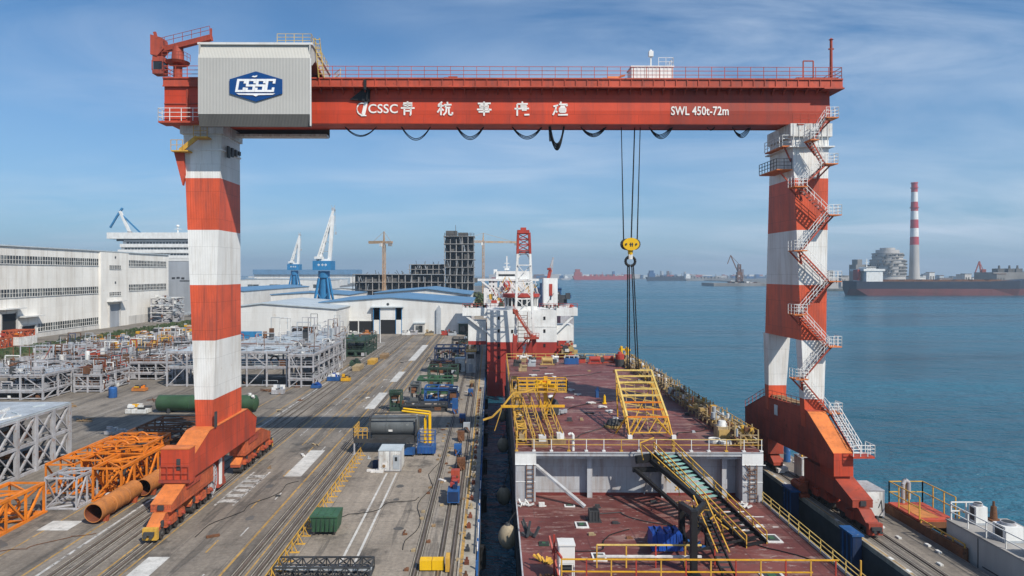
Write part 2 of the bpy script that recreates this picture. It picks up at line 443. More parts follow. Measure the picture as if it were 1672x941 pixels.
# ---------------------------------------------------------------- camera, light, air
cam = bpy.data.cameras.new('camera'); co = bpy.data.objects.new('camera', cam); COL.objects.link(co)
cam.sensor_width = 36; cam.lens = 36*F/1672; cam.shift_x = (836-CX)/1672; cam.shift_y = -(470.5-HY)/1672
cam.clip_end = 40000; cam.clip_start = .5
co.location = (0, 0, H); co.rotation_euler = (rad(90), 0, 0); scene.camera = co
SUNV = Vector((.66, -.78, 1.0)).normalized()          # towards the sun: behind the viewer's right shoulder
elev = math.asin(SUNV.z); azim = math.atan2(SUNV.x, SUNV.y)
sl = bpy.data.lights.new('sun', 'SUN'); sl.energy = 5.0; sl.angle = rad(.5); sl.color = (1, .94, .84)
so = bpy.data.objects.new('sun', sl); COL.objects.link(so)
so.rotation_euler = SUNV.to_track_quat('Z', 'Y').to_euler()
w = bpy.data.worlds.new('World'); scene.world = w; w.use_nodes = True
t = NT(w.node_tree); bg = w.node_tree.nodes['Background']
sky = t.n('ShaderNodeTexSky'); sky.sky_type = 'NISHITA'; sky.sun_disc = False
sky.sun_elevation = elev; sky.sun_rotation = azim
sky.air_density = 1.0; sky.dust_density = .6; sky.ozone_density = 2.0
tc = t.n('ShaderNodeTexCoord'); d = tc.outputs['Generated']
sep = t.n('ShaderNodeSeparateXYZ'); t.l(d, sep.inputs[0])
def math_(op, a, b):
    m = t.n('ShaderNodeMath'); m.operation = op
    for i, v in ((0, a), (1, b)):
        if isinstance(v, (int, float)): m.inputs[i].default_value = v
        else: t.l(v, m.inputs[i])
    return m.outputs[0]
den = math_('ADD', math_('MAXIMUM', sep.outputs['Z'], 0.0), .14)
cmb = t.n('ShaderNodeCombineXYZ')
t.l(math_('DIVIDE', sep.outputs['X'], den), cmb.inputs[0]); t.l(math_('DIVIDE', sep.outputs['Y'], den), cmb.inputs[1])
mp = t.n('ShaderNodeMapping'); mp.inputs['Rotation'].default_value = (0, 0, rad(-24)); mp.inputs['Scale'].default_value = (.55, 1.25, 1); mp.inputs['Location'].default_value = (3.1, .7, 0)
t.l(cmb.outputs[0], mp.inputs['Vector'])
nz = t.n('ShaderNodeTexNoise'); nz.inputs['Scale'].default_value = 1.15; nz.inputs['Detail'].default_value = 8; nz.inputs['Roughness'].default_value = .60; nz.inputs['Distortion'].default_value = .9
t.l(mp.outputs[0], nz.inputs['Vector'])
cl = ramp(t, nz.outputs['Fac'], [(.34, 0), (.80, .70)])
nz2 = t.n('ShaderNodeTexNoise'); nz2.inputs['Scale'].default_value = .55; nz2.inputs['Detail'].default_value = 3
t.l(cmb.outputs[0], nz2.inputs['Vector'])
cl2 = ramp(t, nz2.outputs['Fac'], [(.40, .10), (.60, 1)])
cf = math_('MINIMUM', math_('MULTIPLY', cl, math_('ADD', cl2, math_('MULTIPLY', math_('MAXIMUM', sep.outputs['X'], 0.0), 1.0))), .8)
SKYTINT = mix(t, 1.0, sky.outputs[0], (.50, .91, 1.20), 'MULTIPLY')
hz = ramp(t, sep.outputs['Z'], [(.0, 1.0), (.10, .62), (.32, 0)])
SKYH = mix(t, math_('MULTIPLY', hz, .55), SKYTINT, (4.5, 6.0, 8.2))
t.l(mix(t, cf, SKYH, (7.4, 8.5, 10.0)), bg.inputs['Color'])
bg.inputs['Strength'].default_value = .09
vs = scene.view_settings; vs.view_transform = 'Standard'; vs.look = 'None'; vs.gamma = 1; vs.use_curve_mapping = False
vs.exposure = 0.12
scene.cycles.max_bounces = 6; scene.cycles.volume_bounces = 0; scene.cycles.transparent_max_bounces = 8
scene.cycles.use_denoising = True

# ---------------------------------------------------------------- the setting
SEA = -4.0
s = MB('sea_water'); s.quad((-9000,-600,SEA),(9000,-600,SEA),(9000,9500,SEA),(-9000,9500,SEA)); struct('sea', s)
# main quay and the land behind it: a block that ends at the slip's quay wall
s = MB('quay_ground'); s.quad((-900,-60,0),(-19,-60,0),(-19,620,0),(-900,620,0)); s.use('apron'); s.quad((-19,-60,0),(-1.3,-60,0),(-1.3,620,0),(-19,620,0))
s.use('far_land'); s.quad((-8500,-500,-.4),(-900,-500,-.4),(-900,3300,-.4),(-8500,3300,-.4)); s.quad((-900,620,-.4),(-1.3,620,-.4),(-1.3,1500,-.4),(-900,1500,-.4))
s.quad((-900,1500,-.4),(-300,1500,-.4),(-420,3300,-.4),(-900,3300,-.4))
struct('ground', s)
s = MB('quay_wall'); s.box(-2.2,-60,SEA-3,-1.3,1500,-.02); s.use('dark_concrete'); s.box(-1.3,-60,-2.6,-1.05,300,-.5)
struct('quay_wall', s)
s = MB('coping'); s.box(-2.9,-60,-.3,-1.32,300,.16); struct('kerb', s)
s = MB('line_yellow'); s.quad((-2.75,-60,.164),(-2.45,-60,.164),(-2.45,300,.164),(-2.75,300,.164)); struct('kerb_marking', s)
# grass verge before the big hall and a side road
s = MB('grass')
prev = None
for i in range(60):
    y = 150+i*5; a = -166+R.uniform(-2.5,2.5)-(y-150)*.012; b = -152+R.uniform(-3,3)
    if prev: s.quad((prev[0],prev[1],.012),(prev[2],prev[1],.012),(b,y,.012),(a,y,.012))
    prev = (a, y, b)
struct('grass_verge', s)
s = MB('yard'); s.quad((-188,120,.006),(-166,120,.006),(-169,470,.006),(-188,470,.006)); struct('yard', s)
tf = MB('grass')
for i in range(1500):
    x = R.uniform(-168,-150); y = R.uniform(170,430); h = R.uniform(.3,1.3); r = R.uniform(.3,1.0)
    tf.use(R.choice(['grass','leaf','leaf']))
    for k in range(3):
        an = R.uniform(0,6.28); dx = math.cos(an)*r; dy = math.sin(an)*r
        tf.quad((x-dx,y-dy,0),(x+dx,y+dy,0),(x+dx*1.2+R.uniform(-.2,.2),y+dy*1.2,h),(x-dx*.9,y-dy*.9,h*R.uniform(.6,1)))
o = tf.build('rough_grass'); o['label'] = 'rough green grass growing in the verge before the long white hall'; o['category'] = 'grass'; o['kind'] = 'stuff'
# pier on the right
s = MB('slab_concrete'); s.box(36.9,-60,SEA-3,43.9,150,-.004); struct('pier', s)
s = MB('quay_wall'); s.box(36.78,-60,SEA-3,36.898,150,-.35); struct('pier_wall', s)
s = MB('coping'); s.box(36.80,-60,-.34,37.35,150,.14); struct('pier_kerb', s)
s = MB('quay_ground'); s.quad((37.36,-60,.002),(43.85,-60,.002),(43.85,150,.002),(37.36,150,.002)); struct('pier_road', s)
s = MB('line_yellow'); s.quad((37.0,-60,.144),(37.16,-60,.144),(37.16,150,.144),(37.0,150,.144)); struct('pier_marking', s)

# rails: a dark bed with two bright heads
def track(name, xs, y0, y1, z=.004, bed=.55):
    s = MB('rail_bed')
    for x in xs:
        s.use('rail_bed'); s.quad((x-bed,y0,z),(x+bed,y0,z),(x+bed,y1,z),(x-bed,y1,z))
        s.use('rail_steel'); s.box(x-.07,y0,z+.002,x+.07,y1,z+.10)
        s.use('coping'); s.box(x-.34,y0,z+.002,x-.27,y1,z+.04); s.box(x+.27,y0,z+.002,x+.34,y1,z+.04)
    struct(name, s)
track('crane_rail', (-33.5,), -40, 300)
track('old_rail', (-38.6,-37.3), -40, 300, bed=.42)
track('service_rail', (-35.8,), -40, 300, bed=.25)
track('trolley_rail', (-22.3,-20.6), -40, 300, bed=.5)
track('quay_rail', (-6.7,), -40, 300, bed=.42)
track('edge_rail', (-4.6,-3.5), -40, 300, bed=.3)
track('pier_rail', (38.4,39.9), -40, 150, z=.008, bed=.38)
# painted lines, worn
def stripes(name, mat, segs, z=.004):
    s = MB(mat)
    for x, wd, a, b in segs: s.quad((x-wd/2,a,z),(x+wd/2,a,z),(x+wd/2,b,z),(x-wd/2,b,z))
    struct(name, s)
stripes('white_line', 'line_white', [(-39.75,.30,20,250),(-13.7,.2,108,135),(-11.6,.2,108,150),(-33.0,.12,110,260),(-31.0,.12,110,260)])
stripes('fresh_line', 'line_fresh', [(-13.7,.24,52,89.5),(-12.4,.24,52,89.5)])
seg = [(-41.0,.2,20,205),(-34.35,.18,20,66),(-32.5,.18,20,300),(-23.7,.24,20,300),(-19.6,.2,20,300),(-21.45,.14,20,300),(-46,.16,40,200),(-52,.16,55,75),
       (-29.0,.16,104,260),(-27.9,.16,120,300),(-26.6,.12,104,200)]
stripes('yellow_line', 'line_yellow', seg)
stripes('dashed_line', 'line_white', [(x,.16,y,y+2.4) for x in (-25.2,) for y in range(46,200,11)] )
stripes('dashed_yellow_line', 'line_yellow', [(-27.0,.16,y,y+3) for y in range(40,180,12)])
s = MB('line_fresh')
def patch(x0,x1,y0,y1): s.quad((x0,y0,.008),(x1,y0,.008),(x1,y1,.008),(x0,y1,.008))
patch(-31.9,-29.9,55,63); patch(-26.9,-24.7,88,101); patch(-24.6,-22.9+.2,132,150); patch(-24.6,-22.8,165,182); patch(-24.9,-22.8,205,250); patch(-46.8,-43.6,69.5,72.2)
struct('painted_patch', s); s = MB('line_white')
for k in range(6): patch(-31.4,-29.4,78+k*1.9,79.1+k*1.9)
patch(-31.6,-31.35,77,90); patch(-29.5,-29.25,77,90)
struct('painted_frame', s)
s = MB('dark_concrete')
def blot(cx, cy, rx, ry, z=.010, n=18):
    pts = [(cx+rx*math.cos(a)*R.uniform(.75,1.1), cy+ry*math.sin(a)*R.uniform(.75,1.1), z) for a in [2*math.pi*i/n for i in range(n)]]
    s.add(pts, [tuple(range(n))])
blot(-49,65,2.2,2.2); blot(-15.5,97,1.2,1.2); blot(-27.5,84,.5,.9); blot(-9.5,70,.6,.5); blot(-26,73,.5,.8); blot(-11.2,84,.5,.7); blot(-11,79,.4,.5)
struct('asphalt_patch', s)
# far shores
s = MB('far_land'); s.box(-1200,3620,SEA-2,1010,5200,-1.5)
s.prism([(585,1180),(8500,900),(8500,5200),(980,5200),(900,2600),(700,1700)],'z',SEA-2,-1.0)
struct('far_shore', s)
s = MB('far_grey'); s.box(545,1640,SEA-2,760,1735,3.0); struct('far_pier', s)

# ---------------------------------------------------------------- haze
m = bpy.data.materials.new('haze_air'); m.use_nodes = True; nt = m.node_tree
nt.nodes.remove(nt.nodes['Principled BSDF'])
pv = nt.nodes.new('ShaderNodeVolumePrincipled'); pv.inputs['Color'].default_value = (.62, .79, .96, 1); pv.inputs['Density'].default_value = .00017
pv.inputs['Anisotropy'].default_value = .2
nt.links.new(pv.outputs[0], nt.nodes['Material Output'].inputs['Volume']); MATS['haze_air'] = m
h = MB('haze_air'); h.box(-9300,-900,SEA-8,9300,9800,225); o = h.build('haze'); o['kind'] = 'stuff'; o['label'] = 'pale sea haze over the harbour'; o['category'] = 'haze'
# ---------------------------------------------------------------- the gantry crane
crane = thing('gantry_crane', 'huge red and white striped gantry crane spanning the slip and the deck barge', 'gantry crane', (0, 84, 0), .45)
DW = 80.0
# girder, profile across the span (y, z)
g = MB('girder_red')
prof = [(80.9,48.6),(80.76,46.05),(80.86,44.5),(84.1,44.5),(84.7,46.0),(84.6,48.6)]
g.prism(prof, 'x', -38.4, 21.6)
g.use('girder_dark'); g.prism(prof, 'x', 21.602, 40.9); g.use('girder_red')  # right part of the girder in a darker, browner red
g.use('girder_top')
g.prism([(79.75,48.65),(86.0,48.65),(86.0,49.6),(79.75,49.6)], 'x', -38.6, 41.9)
for i in range(47):                                     # stiffeners on the walkway fascia and brackets under it
    x = -20.2+i*1.32
    g.use('girder_top'); g.box(x-.05,79.66,48.6,x+.05,79.75,49.62)
    g.use('crane_rust_red'); g.prism([(79.8,48.64),(80.86,48.64),(80.86,47.95)],'x',x-.06,x+.06)
g.use('girder_top'); g.box(-38.6,79.62,49.5,41.9,79.74,49.66); g.box(-38.6,79.62,48.55,41.9,79.74,48.68)
g.use('crane_rust_red'); g.box(-38.4,80.9,44.42,40.8,81.1,44.497); g.box(-38.4,83.9,44.42,40.8,84.1,44.5)
g.box(39.6,79.5,48.4,42.0,86.1,48.55)
G_ = g.build('girder', crane)
# lettering on the girder: five painted characters built stroke by stroke
l = MB('letter_white'); LT = crane
yl = 80.735
def stroke(cx, cz, sc, pts, wd=.13):
    for a, b in zip(pts, pts[1:]):
        p = (cx+a[0]*sc, yl, cz+a[1]*sc); q = (cx+b[0]*sc, yl, cz+b[1]*sc)
        l.beam(p, q, .05, wd*sc*1.25, up=(0,0,1)) if abs(p[2]-q[2]) < abs(p[0]-q[0]) else l.beam(p, q, wd*sc*1.25, .05, up=(0,1,0))
GL = [
 [[(0,.95),(0,.1)],[(-.55,.72),(.6,.74)],[(-.6,.42),(.55,.46)],[(-.85,.12),(.9,.1)],[(-.4,.1),(-.4,-.8)],[(.4,.1),(.4,-.75),(.28,-.8)],[(-.4,-.25),(.4,-.25)],[(-.5,.6),(-.5,.35)],[(.5,.6),(.5,.3)]],
 [[(-.35,.9),(-.85,.5)],[(-.9,.38),(-.15,.42)],[(-.5,.7),(-.5,-.8)],[(-.5,.2),(-.95,-.45)],[(-.5,.1),(-.15,-.2)],[(.3,.9),(.35,.6)],[(-.1,.52),(.85,.55)],[(.15,.5),(.05,.15),(.7,.2)],[(.2,.1),(.15,-.4),(-.2,-.8)],[(.5,.1),(.5,-.6),(.65,-.75),(.95,-.7),(.95,-.4)]],
 [[(0,.95),(0,-.85)],[(-.8,.7),(.85,.72)],[(-.5,.5),(.5,.5),(.5,.22),(-.5,.22),(-.5,.5)],[(-.9,-.05),(.95,-.08)],[(-.55,.08),(.6,.08),(.6,-.3)],[(-.7,-.35),(.7,-.33)]],
 [[(0,.95),(.1,.75)],[(-.6,.65),(.75,.67)],[(-.6,.65),(-.6,-.85)],[(-.95,.05),(.9,.08)],[(-.2,.4),(.6,.4),(.5,.15)],[(0,-.12),(.6,-.1)],[(.3,-.72),(.95,-.7)],[(-.2,.3),(.5,.25)]],
 [[(.05,.95),(.05,.7)],[(-.9,.35),(-.3,.5)],[(-.55,.45),(-.6,0),(-.95,-.75)],[(-.2,.62),(.9,.6),(.75,.38)],[(0,.35),(.6,.35)],[(-.1,.15),(.65,.15),(.65,-.35),(-.1,-.35),(-.1,.15)],[(-.1,-.1),(.65,-.1)],[(-.3,-.72),(.95,-.7)],[(-.75,-.1),(-.4,-.4)]],
]
for ch, px in zip(GL, (665, 726, 790, 852, 915)):
    l = MB('letter_white')
    for st in ch: stroke(gx(px, 80.6), 46.22, .94, st, .165)
    l.build('character', G_)
l = MB('letter_white')
l.text('CSSC', gx(625,80.6), 80.74, 46.18, 1.50, .02, bold=.02, spacing=1.05); l.build('wordmark', G_); l = MB('letter_white')
# worn mark before it: an open ring crossed by a slanted bar
import math as _m
cx0, cz0 = gx(591,80.6), 46.2
arc = [(_m.cos(a)*.62, _m.sin(a)*.72) for a in [rad(x) for x in range(60, 301, 20)]]
for a, b in zip(arc, arc[1:]): l.beam((cx0+a[0],yl,cz0+a[1]),(cx0+b[0],yl,cz0+b[1]),.06,.15,up=(0,0,1))
l.beam((cx0+.50,yl,cz0+.95),(cx0+.14,yl,cz0-.62),.42,.05,up=(0,1,0)); l.beam((cx0-.15,yl,cz0-.80),(cx0+.5,yl,cz0-.78),.05,.14)
l.build('emblem_mark', G_)
l = MB('letter_white'); l.text('SWL 450t-72m', gx(1144,80.6), 80.74, 46.0, 1.45, .02, bold=.024, spacing=1.03, sx=.76); l.build('wordmark', G_)
s = MB('black'); x0 = gx(597,80)
s.box(x0-.15,79.5,48.2,x0+.15,79.74,49.4); s.prism([(x0-2.0,47.3),(x0+.35,47.0),(x0+.4,48.5),(x0-.5,48.5)],'y',80.55,80.9); s.beam((x0+.1,80.3,47.2),(x0+.15,80.3,49.7),.14)
s.build('junction_box', G_)
# railings on the girder
r = MB('girder_top'); r.rail([(-20.2,79.8,49.6),(41.8,79.8,49.6),(41.8,85.9,49.6)],1.42,1.55,3,.055); r.build('railing', G_)
r = MB('girder_top'); r.rail([(-20,85.9,49.6),(41.8,85.9,49.6)],1.42,1.55,3,.055); r.build('railing', G_)
r = MB('girder_top'); r.rail([(-38.5,85.9,49.6),(-38.5,79.8,49.6),(-34.4,79.8,49.6)],1.42,1.4,3,.06); r.build('railing', G_)
# things bolted on the walkway
s = MB('white'); s.box(17.3,82.2,49.9,22.4,84.6,51.75); s.use('pale_yellow'); s.box(17.2,82.1,49.62,22.5,84.7,49.9)
s.use('white'); s.box(17.2,82.1,51.75,22.5,84.7,51.9)
for i in range(11): s.box(17.5+i*.47,82.15,50,17.56+i*.47,82.2,51.7)
s.rail([(20.6,82.2,51.9),(22.4,82.2,51.9),(22.4,84.6,51.9)],1.0,.9,2,.05)
s.beam((19.85,83,51.9),(19.85,83,53.3),.16); s.cbox((19.85,83,53.6),(.55,.5,.65)); s.cyl((19.85,83,53.92),(19.85,83,54.15),.2,.05)
s.build('electrical_cabin', crane)
s = MB('orange_top'); 
for k in range(9): 
    x = 14+k*.36; s.cbox((x,82.6+R.uniform(-.3,.5),49.85+R.uniform(0,.25)),(.4,.9,.5+R.uniform(0,.6)))
s.cyl((14.3,82,50.1),(15.6,82,50.1),.45); s.beam((13.2,82.4,49.7),(16.5,82.4,50.8),.2)
s.build('winch', crane)
s = MB('crane_rust_red')
for k in range(16):
    s.cut(); x = R.choice([23,25,26.5,28,31,34,-5,-9,2,8,-14,37])+R.uniform(-.8,.8); s.cbox((x,R.uniform(81,84.5),49.6+.2),(R.uniform(.3,1.6),.5,R.uniform(.3,.9)))
s.cut(); s.box(36.6,80.2,49.6,41.6,80.6,49.95); s.beam((37.4,80.2,49.6),(37.4,80.2,51.9),.12); s.beam((38.6,80.2,49.6),(38.6,80.2,51.9),.12); s.beam((37.4,80.2,51.9),(38.6,80.2,51.9),.12)
pieces(s,'walkway_equipment', crane)
s = MB('crane_rust_red'); xx = gx(1359,81.5); s.cyl((xx,81.5,49.6),(xx,81.5,54.9),.20,.16,8); s.box(xx-.3,81.4,53.7,xx+.3,81.6,53.85); s.cyl((xx,81.5,54.9),(xx,81.5,55.1),.28,.05,8)
s.build('lightning_mast', crane)
# machinery house straddling the girder
hx0, hx1 = -33.2, -20.5
hs = MB('house_white')
pf = [(77.3,52.75),(76.75,51.0),(76.75,44.55)]            # front skin
def skin(poly, mat, th=.18):
    hs.use(mat)
    for a, b in zip(poly, poly[1:]):
        hs.add([(hx0,a[0],a[1]),(hx1,a[0],a[1]),(hx1,b[0],b[1]),(hx0,b[0],b[1]),(hx0,a[0]+th,a[1]),(hx1,a[0]+th,a[1]),(hx1,b[0]+th,b[1]),(hx0,b[0]+th,b[1])],
               [(0,3,2,1),(4,5,6,7),(0,1,5,4),(1,2,6,5),(2,3,7,6),(3,0,4,7)])
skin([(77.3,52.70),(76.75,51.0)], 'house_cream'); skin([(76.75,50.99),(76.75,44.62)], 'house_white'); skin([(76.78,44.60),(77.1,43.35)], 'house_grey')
hs.use('house_white'); hs.prism([(77.2,52.7),(77.35,52.95),(86.4,52.1),(86.4,51.85)],'x',hx0-.15,hx1+.15)
hs.use('shed_white'); hs.box(hx0-.18,76.98,52.62,hx1+.18,77.36,52.86)
hs.use('house_grey'); hs.box(hx0,86.3,43.9,hx1,86.5,51.9)
hs.use('house_white')                                     # end wall band under the roof, both ends
for xa in (hx0, hx1-.15):
    hs.prism([(76.9,52.7),(86.3,51.9),(86.3,50.2),(84.6,50.4),(79.2,51.45),(77.6,50.4),(76.9,50.4)],'x',xa,xa+.15)
    hs.prism([(76.9,50.4),(77.3,50.4),(77.5,43.4),(77.1,43.4)],'x',xa,xa+.15)
hs.use('shed_white'); hs.box(hx1-.02,76.7,43.3,hx1+.08,76.95,51.0)
hs.use('house_grey'); hs.box(hx0,77.1,43.3,hx1,77.5,43.5)
hs.use('dirty_white'); hs.box(hx0+.2,84.9,43.75,hx1-.05,86.3,44.05)
hs.use('dark_steel'); hs.box(hx0+1,85,49.8,hx1-3,86,51.4)
HS = hs.build('machinery_house', crane)
e = MB('logo_blue'); ex, ez = gx(418.5,76.7), 47.72
hexa = [(-2.98,.82),(0,1.72),(2.98,.82),(2.98,-.80),(0,-1.72),(-2.98,-.80)]
e.prism([(ex+a,ez+b) for a,b in hexa],'y',76.60,76.74)
e.use('logo_white'); 
def slab(ch, ox):
    w2, h2, th = .50, .74, .235
    P = {'C': [(w2,h2*.55),(w2,h2),(-w2,h2),(-w2,-h2),(w2,-h2),(w2,-h2*.55)], 'S': [(w2,h2*.6),(w2,h2),(-w2,h2),(-w2,0),(w2,0),(w2,-h2),(-w2,-h2),(-w2,-h2*.6)]}[ch]
    P = [(x*.80, z*.84) for x, z in P]
    for (xa,za),(xb,zb) in zip(P,P[1:]):
        if abs(za-zb) < .01: xa, xb = min(xa,xb)-th/2, max(xa,xb)+th/2; pl = [(xa,za-th/2),(xb,za-th/2),(xb,za+th/2),(xa,za+th/2)]
        else: z0, z1 = min(za,zb)-th/2, max(za,zb)+th/2; pl = [(xa-th/2-.02,z0),(xa+th/2+.02,z0),(xa+th/2+.02,z1),(xa-th/2-.02,z1)]
        slab.k += 1
        e.prism([(ex+ox+x+.17*z, ez+.1+z) for x,z in pl],'y',76.565-.002*slab.k,76.598)
slab.k = 0
for ch, ox in zip('CSSC', (-1.68,-.58,.52,1.62)): slab(ch, ox)
e.prism([(ex-2.2,ez-.80),(ex+2.2,ez-.80),(ex+1.9,ez-.95),(ex+.3,ez-1.0),(ex,ez-1.15),(ex-.3,ez-1.0),(ex-1.9,ez-.95)],'y',76.52,76.60)
e.prism([(ex-.45,ez+1.08),(ex-.3,ez+1.2),(ex-.1,ez+1.17),(ex+.18,ez+1.26),(ex+.12,ez+1.08),(ex-.1,ez+1.02)],'y',76.52,76.60)
e.build('emblem', HS)
s = MB('pale_yellow'); s.rail([(-24.5,77.6,52.9),(-20.6,77.6,52.9),(-20.6,86,52.1)],1.15,1.1,3,.05)
s.beam((-20.2,79.5,49.6),(-20.3,78.2,53.8),.1); s.beam((-19.6,79.6,49.6),(-19.8,78.2,53.8),.1)
for k in range(9): s.beam((-20.25,79.4-k*.15,50+k*.45),(-19.7,79.4-k*.15,50+k*.45),.06)
s.rail([(-19.9,86.2,49.6),(-18.6,84,49.6)],2.4,.7,4,.05)
s.build('railing', HS)
# service jib on the girder's end
jx = gx(292, 82)
s = MB('crane_rust_red'); s.cyl((jx,82,49.6),(jx,82,52.25),.52,.52,14); s.cyl((jx,82,51.85),(jx,82,52.15),1.2,1.4,14); s.cyl((jx,82,52.15),(jx,82,53.95),.75,.62,14)
s.beam((jx-3.0,82.2,53.40),(jx+4.4,81.2,54.85),.62,.62); s.beam((jx-2.3,82.2,53.65),(jx-2.9,82.2,55.85),.3)
JB = s.build('service_jib', crane)
s = MB('crane_rust_red'); s.prism([(jx-3.1,55.35),(jx-1.7,54.95),(jx-1.5,53.65),(jx-2.3,52.75),(jx-3.1,52.95)],'y',81.5,83); s.build('counterweight', JB)
s = MB('crane_rust_red'); s.box(jx-2.9,81.6,50.65,jx-1.6,82.9,51.15); s.box(jx-2.9,81.6,52.15,jx-1.6,82.9,52.75)
for a,b in ((jx-2.9,81.6),(jx-1.65,81.6),(jx-2.9,82.85),(jx-1.65,82.85)): s.beam((a,b,51.05),(a,b,52.25),.12)
s.use('glass'); s.box(jx-2.8,81.65,51.15,jx-1.7,82.8,52.15); s.build('cab', JB)
s = MB('crane_rust_red'); s.rail([(jx-2.6,81.8,53.90),(jx+4.3,80.9,55.20)],.95,1.2,2,.045); s.rail([(jx-1.3,80.7,52.20),(jx+1.3,80.7,52.20),(jx+1.5,82,52.20)],.8,.7,2,.04); s.beam((jx+4.35,81.2,54.45),(jx+4.35,81.2,55.95),.18); s.build('railing', JB)
# bands of the striped legs
BZ = [('leg_red',8.6,11.7),('leg_white',11.7,18.6),('leg_red',18.6,25.15),('leg_white',25.15,31.7),('leg_red',31.7,37.9),('leg_white',37.9,44.45)]
def column(name, sect, bands, parent):
    """sect(z) gives (x0, y0, x1, y1) of the plan at height z"""
    m = MB('white')
    for mt, a, b in bands:
        m.use(mt); A = sect(a); B = sect(b); m.frus(A[0],A[1],A[2],A[3],a, B[0],B[1],B[2],B[3],b-.002)
    return m.build(name, parent)
lerp = lambda a,b,t: a+(b-a)*t
def secL(z):
    u = (z-8.6)/(44.45-8.6)
    return (lerp(-34.5,-36.8,u), lerp(79.2,81.0,u), lerp(-32.55,-32.15,u), lerp(88.6,86.9,u))
LL = column('rigid_leg', secL, BZ, crane)
s = MB('dirty_white'); s.box(-37.0,80.6,43.2,-31.9,87.2,44.45); s.use('white'); s.box(-36.9,80.7,41.2,-32.0,87.0,41.4)
s.build('leg_head', LL)
s = MB('white'); s.use('girder_top'); s.box(-38.8,79.0,44.15,-34.2,81.0,44.35); s.use('white'); s.rail([(-38.8,81,44.35),(-38.8,79.0,44.35),(-33.4,79.0,44.35)],1.5,1.2,3,.06)
s.use('rail_yellow'); s.box(-37.6,79.6,40.9,-35.6,80.9,41.05); s.rail([(-37.6,79.6,41.05),(-36.2,79.6,41.05)],1.2,.8,2,.06); s.beam((-36.6,79.8,41.0),(-34.6,79.8,42.6),.25,.5); s.box(-34.9,79.5,42.5,-33.3,80.8,42.65); s.rail([(-34.9,79.5,42.65),(-33.3,79.5,42.65)],1.3,.8,2,.06)
s.use('girder_top'); s.prism([(-37.6,40.9),(-36.5,40.9),(-36.3,38.4),(-36.6,37)],'y',80.4,80.9)
s.build('leg_platform', LL)
s = MB('dark_steel')
for k in range(4): s.cut(); s.box(-31.95,82+k*1.2,40.6+.3*k,-31.75,82.6+k*1.2,42)
pieces(s,'cable_clamp', LL)
# box of the girder end on the rigid leg
s = MB('girder_red'); s.box(-38.5,79.9,44.36,-33.0,85.8,48.64); s.use('crane_rust_red'); s.box(-35.9,79.82,44.5,-35.7,79.9,48.6); s.box(-38.5,79.8,46.5,-33,79.9,46.62); s.build('end_box', G_)
# sill of the rigid leg
s = MB('red'); s.prism([(73.4,4.5),(92.7,4.5),(93.3,6.6),(89.6,8.55),(77.4,8.55),(73.4,6.9)],'x',-34.75,-32.15)
s.use('orange_top')
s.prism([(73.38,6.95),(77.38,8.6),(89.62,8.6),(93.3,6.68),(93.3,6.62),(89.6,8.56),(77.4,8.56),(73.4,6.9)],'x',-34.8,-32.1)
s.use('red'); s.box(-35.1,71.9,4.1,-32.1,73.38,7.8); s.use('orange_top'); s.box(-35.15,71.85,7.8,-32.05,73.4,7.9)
s.use('crane_rust_red'); s.box(-35.2,71.6,4.3,-32.0,71.88,4.6); s.rail([(-35.1,71.7,4.6),(-32.1,71.7,4.6)],1.5,.8,2,.06); s.box(-35.0,72,3.6,-32.3,75.4,4.1); s.box(-35,91,3.6,-32.3,94.4,4.48)
s.use('dark_steel'); s.box(-33.4,71.82,5.6,-33.0,71.9,6.8); s.box(-32.1,78.6,8.6,-31.95,79.1,10.4)
s.build('sill_beam', crane)
s = MB('crane_rust_red'); s.box(-33.9,82.2,.9,-33.0,83.9,4.5); s.prism([(82.0,.5),(84.2,.5),(83.9,1.4),(82.2,1.4)],'x',-34,-32.9)
s.use('white'); s.box(-32.95,82.1,.9,-32.75,82.6,4.3); s.build('storm_anchor', crane)
s = MB('grey_white')
for k in range(20):
    a = 2*math.pi*k/20; s.beam((-32.7,79.6,2.3),(-32.7,79.6+1.25*math.cos(a),2.3+1.7*math.sin(a)),.07); 
    b = 2*math.pi*(k+1)/20; s.beam((-32.7,79.6+1.25*math.cos(a),2.3+1.7*math.sin(a)),(-32.7,79.6+1.25*math.cos(b),2.3+1.7*math.sin(b)),.1)
s.cyl((-33.3,79.6,2.3),(-32.5,79.6,2.3),.4); s.box(-33.2,79.2,.1,-32.8,80,2.0); s.build('cable_reel', crane)
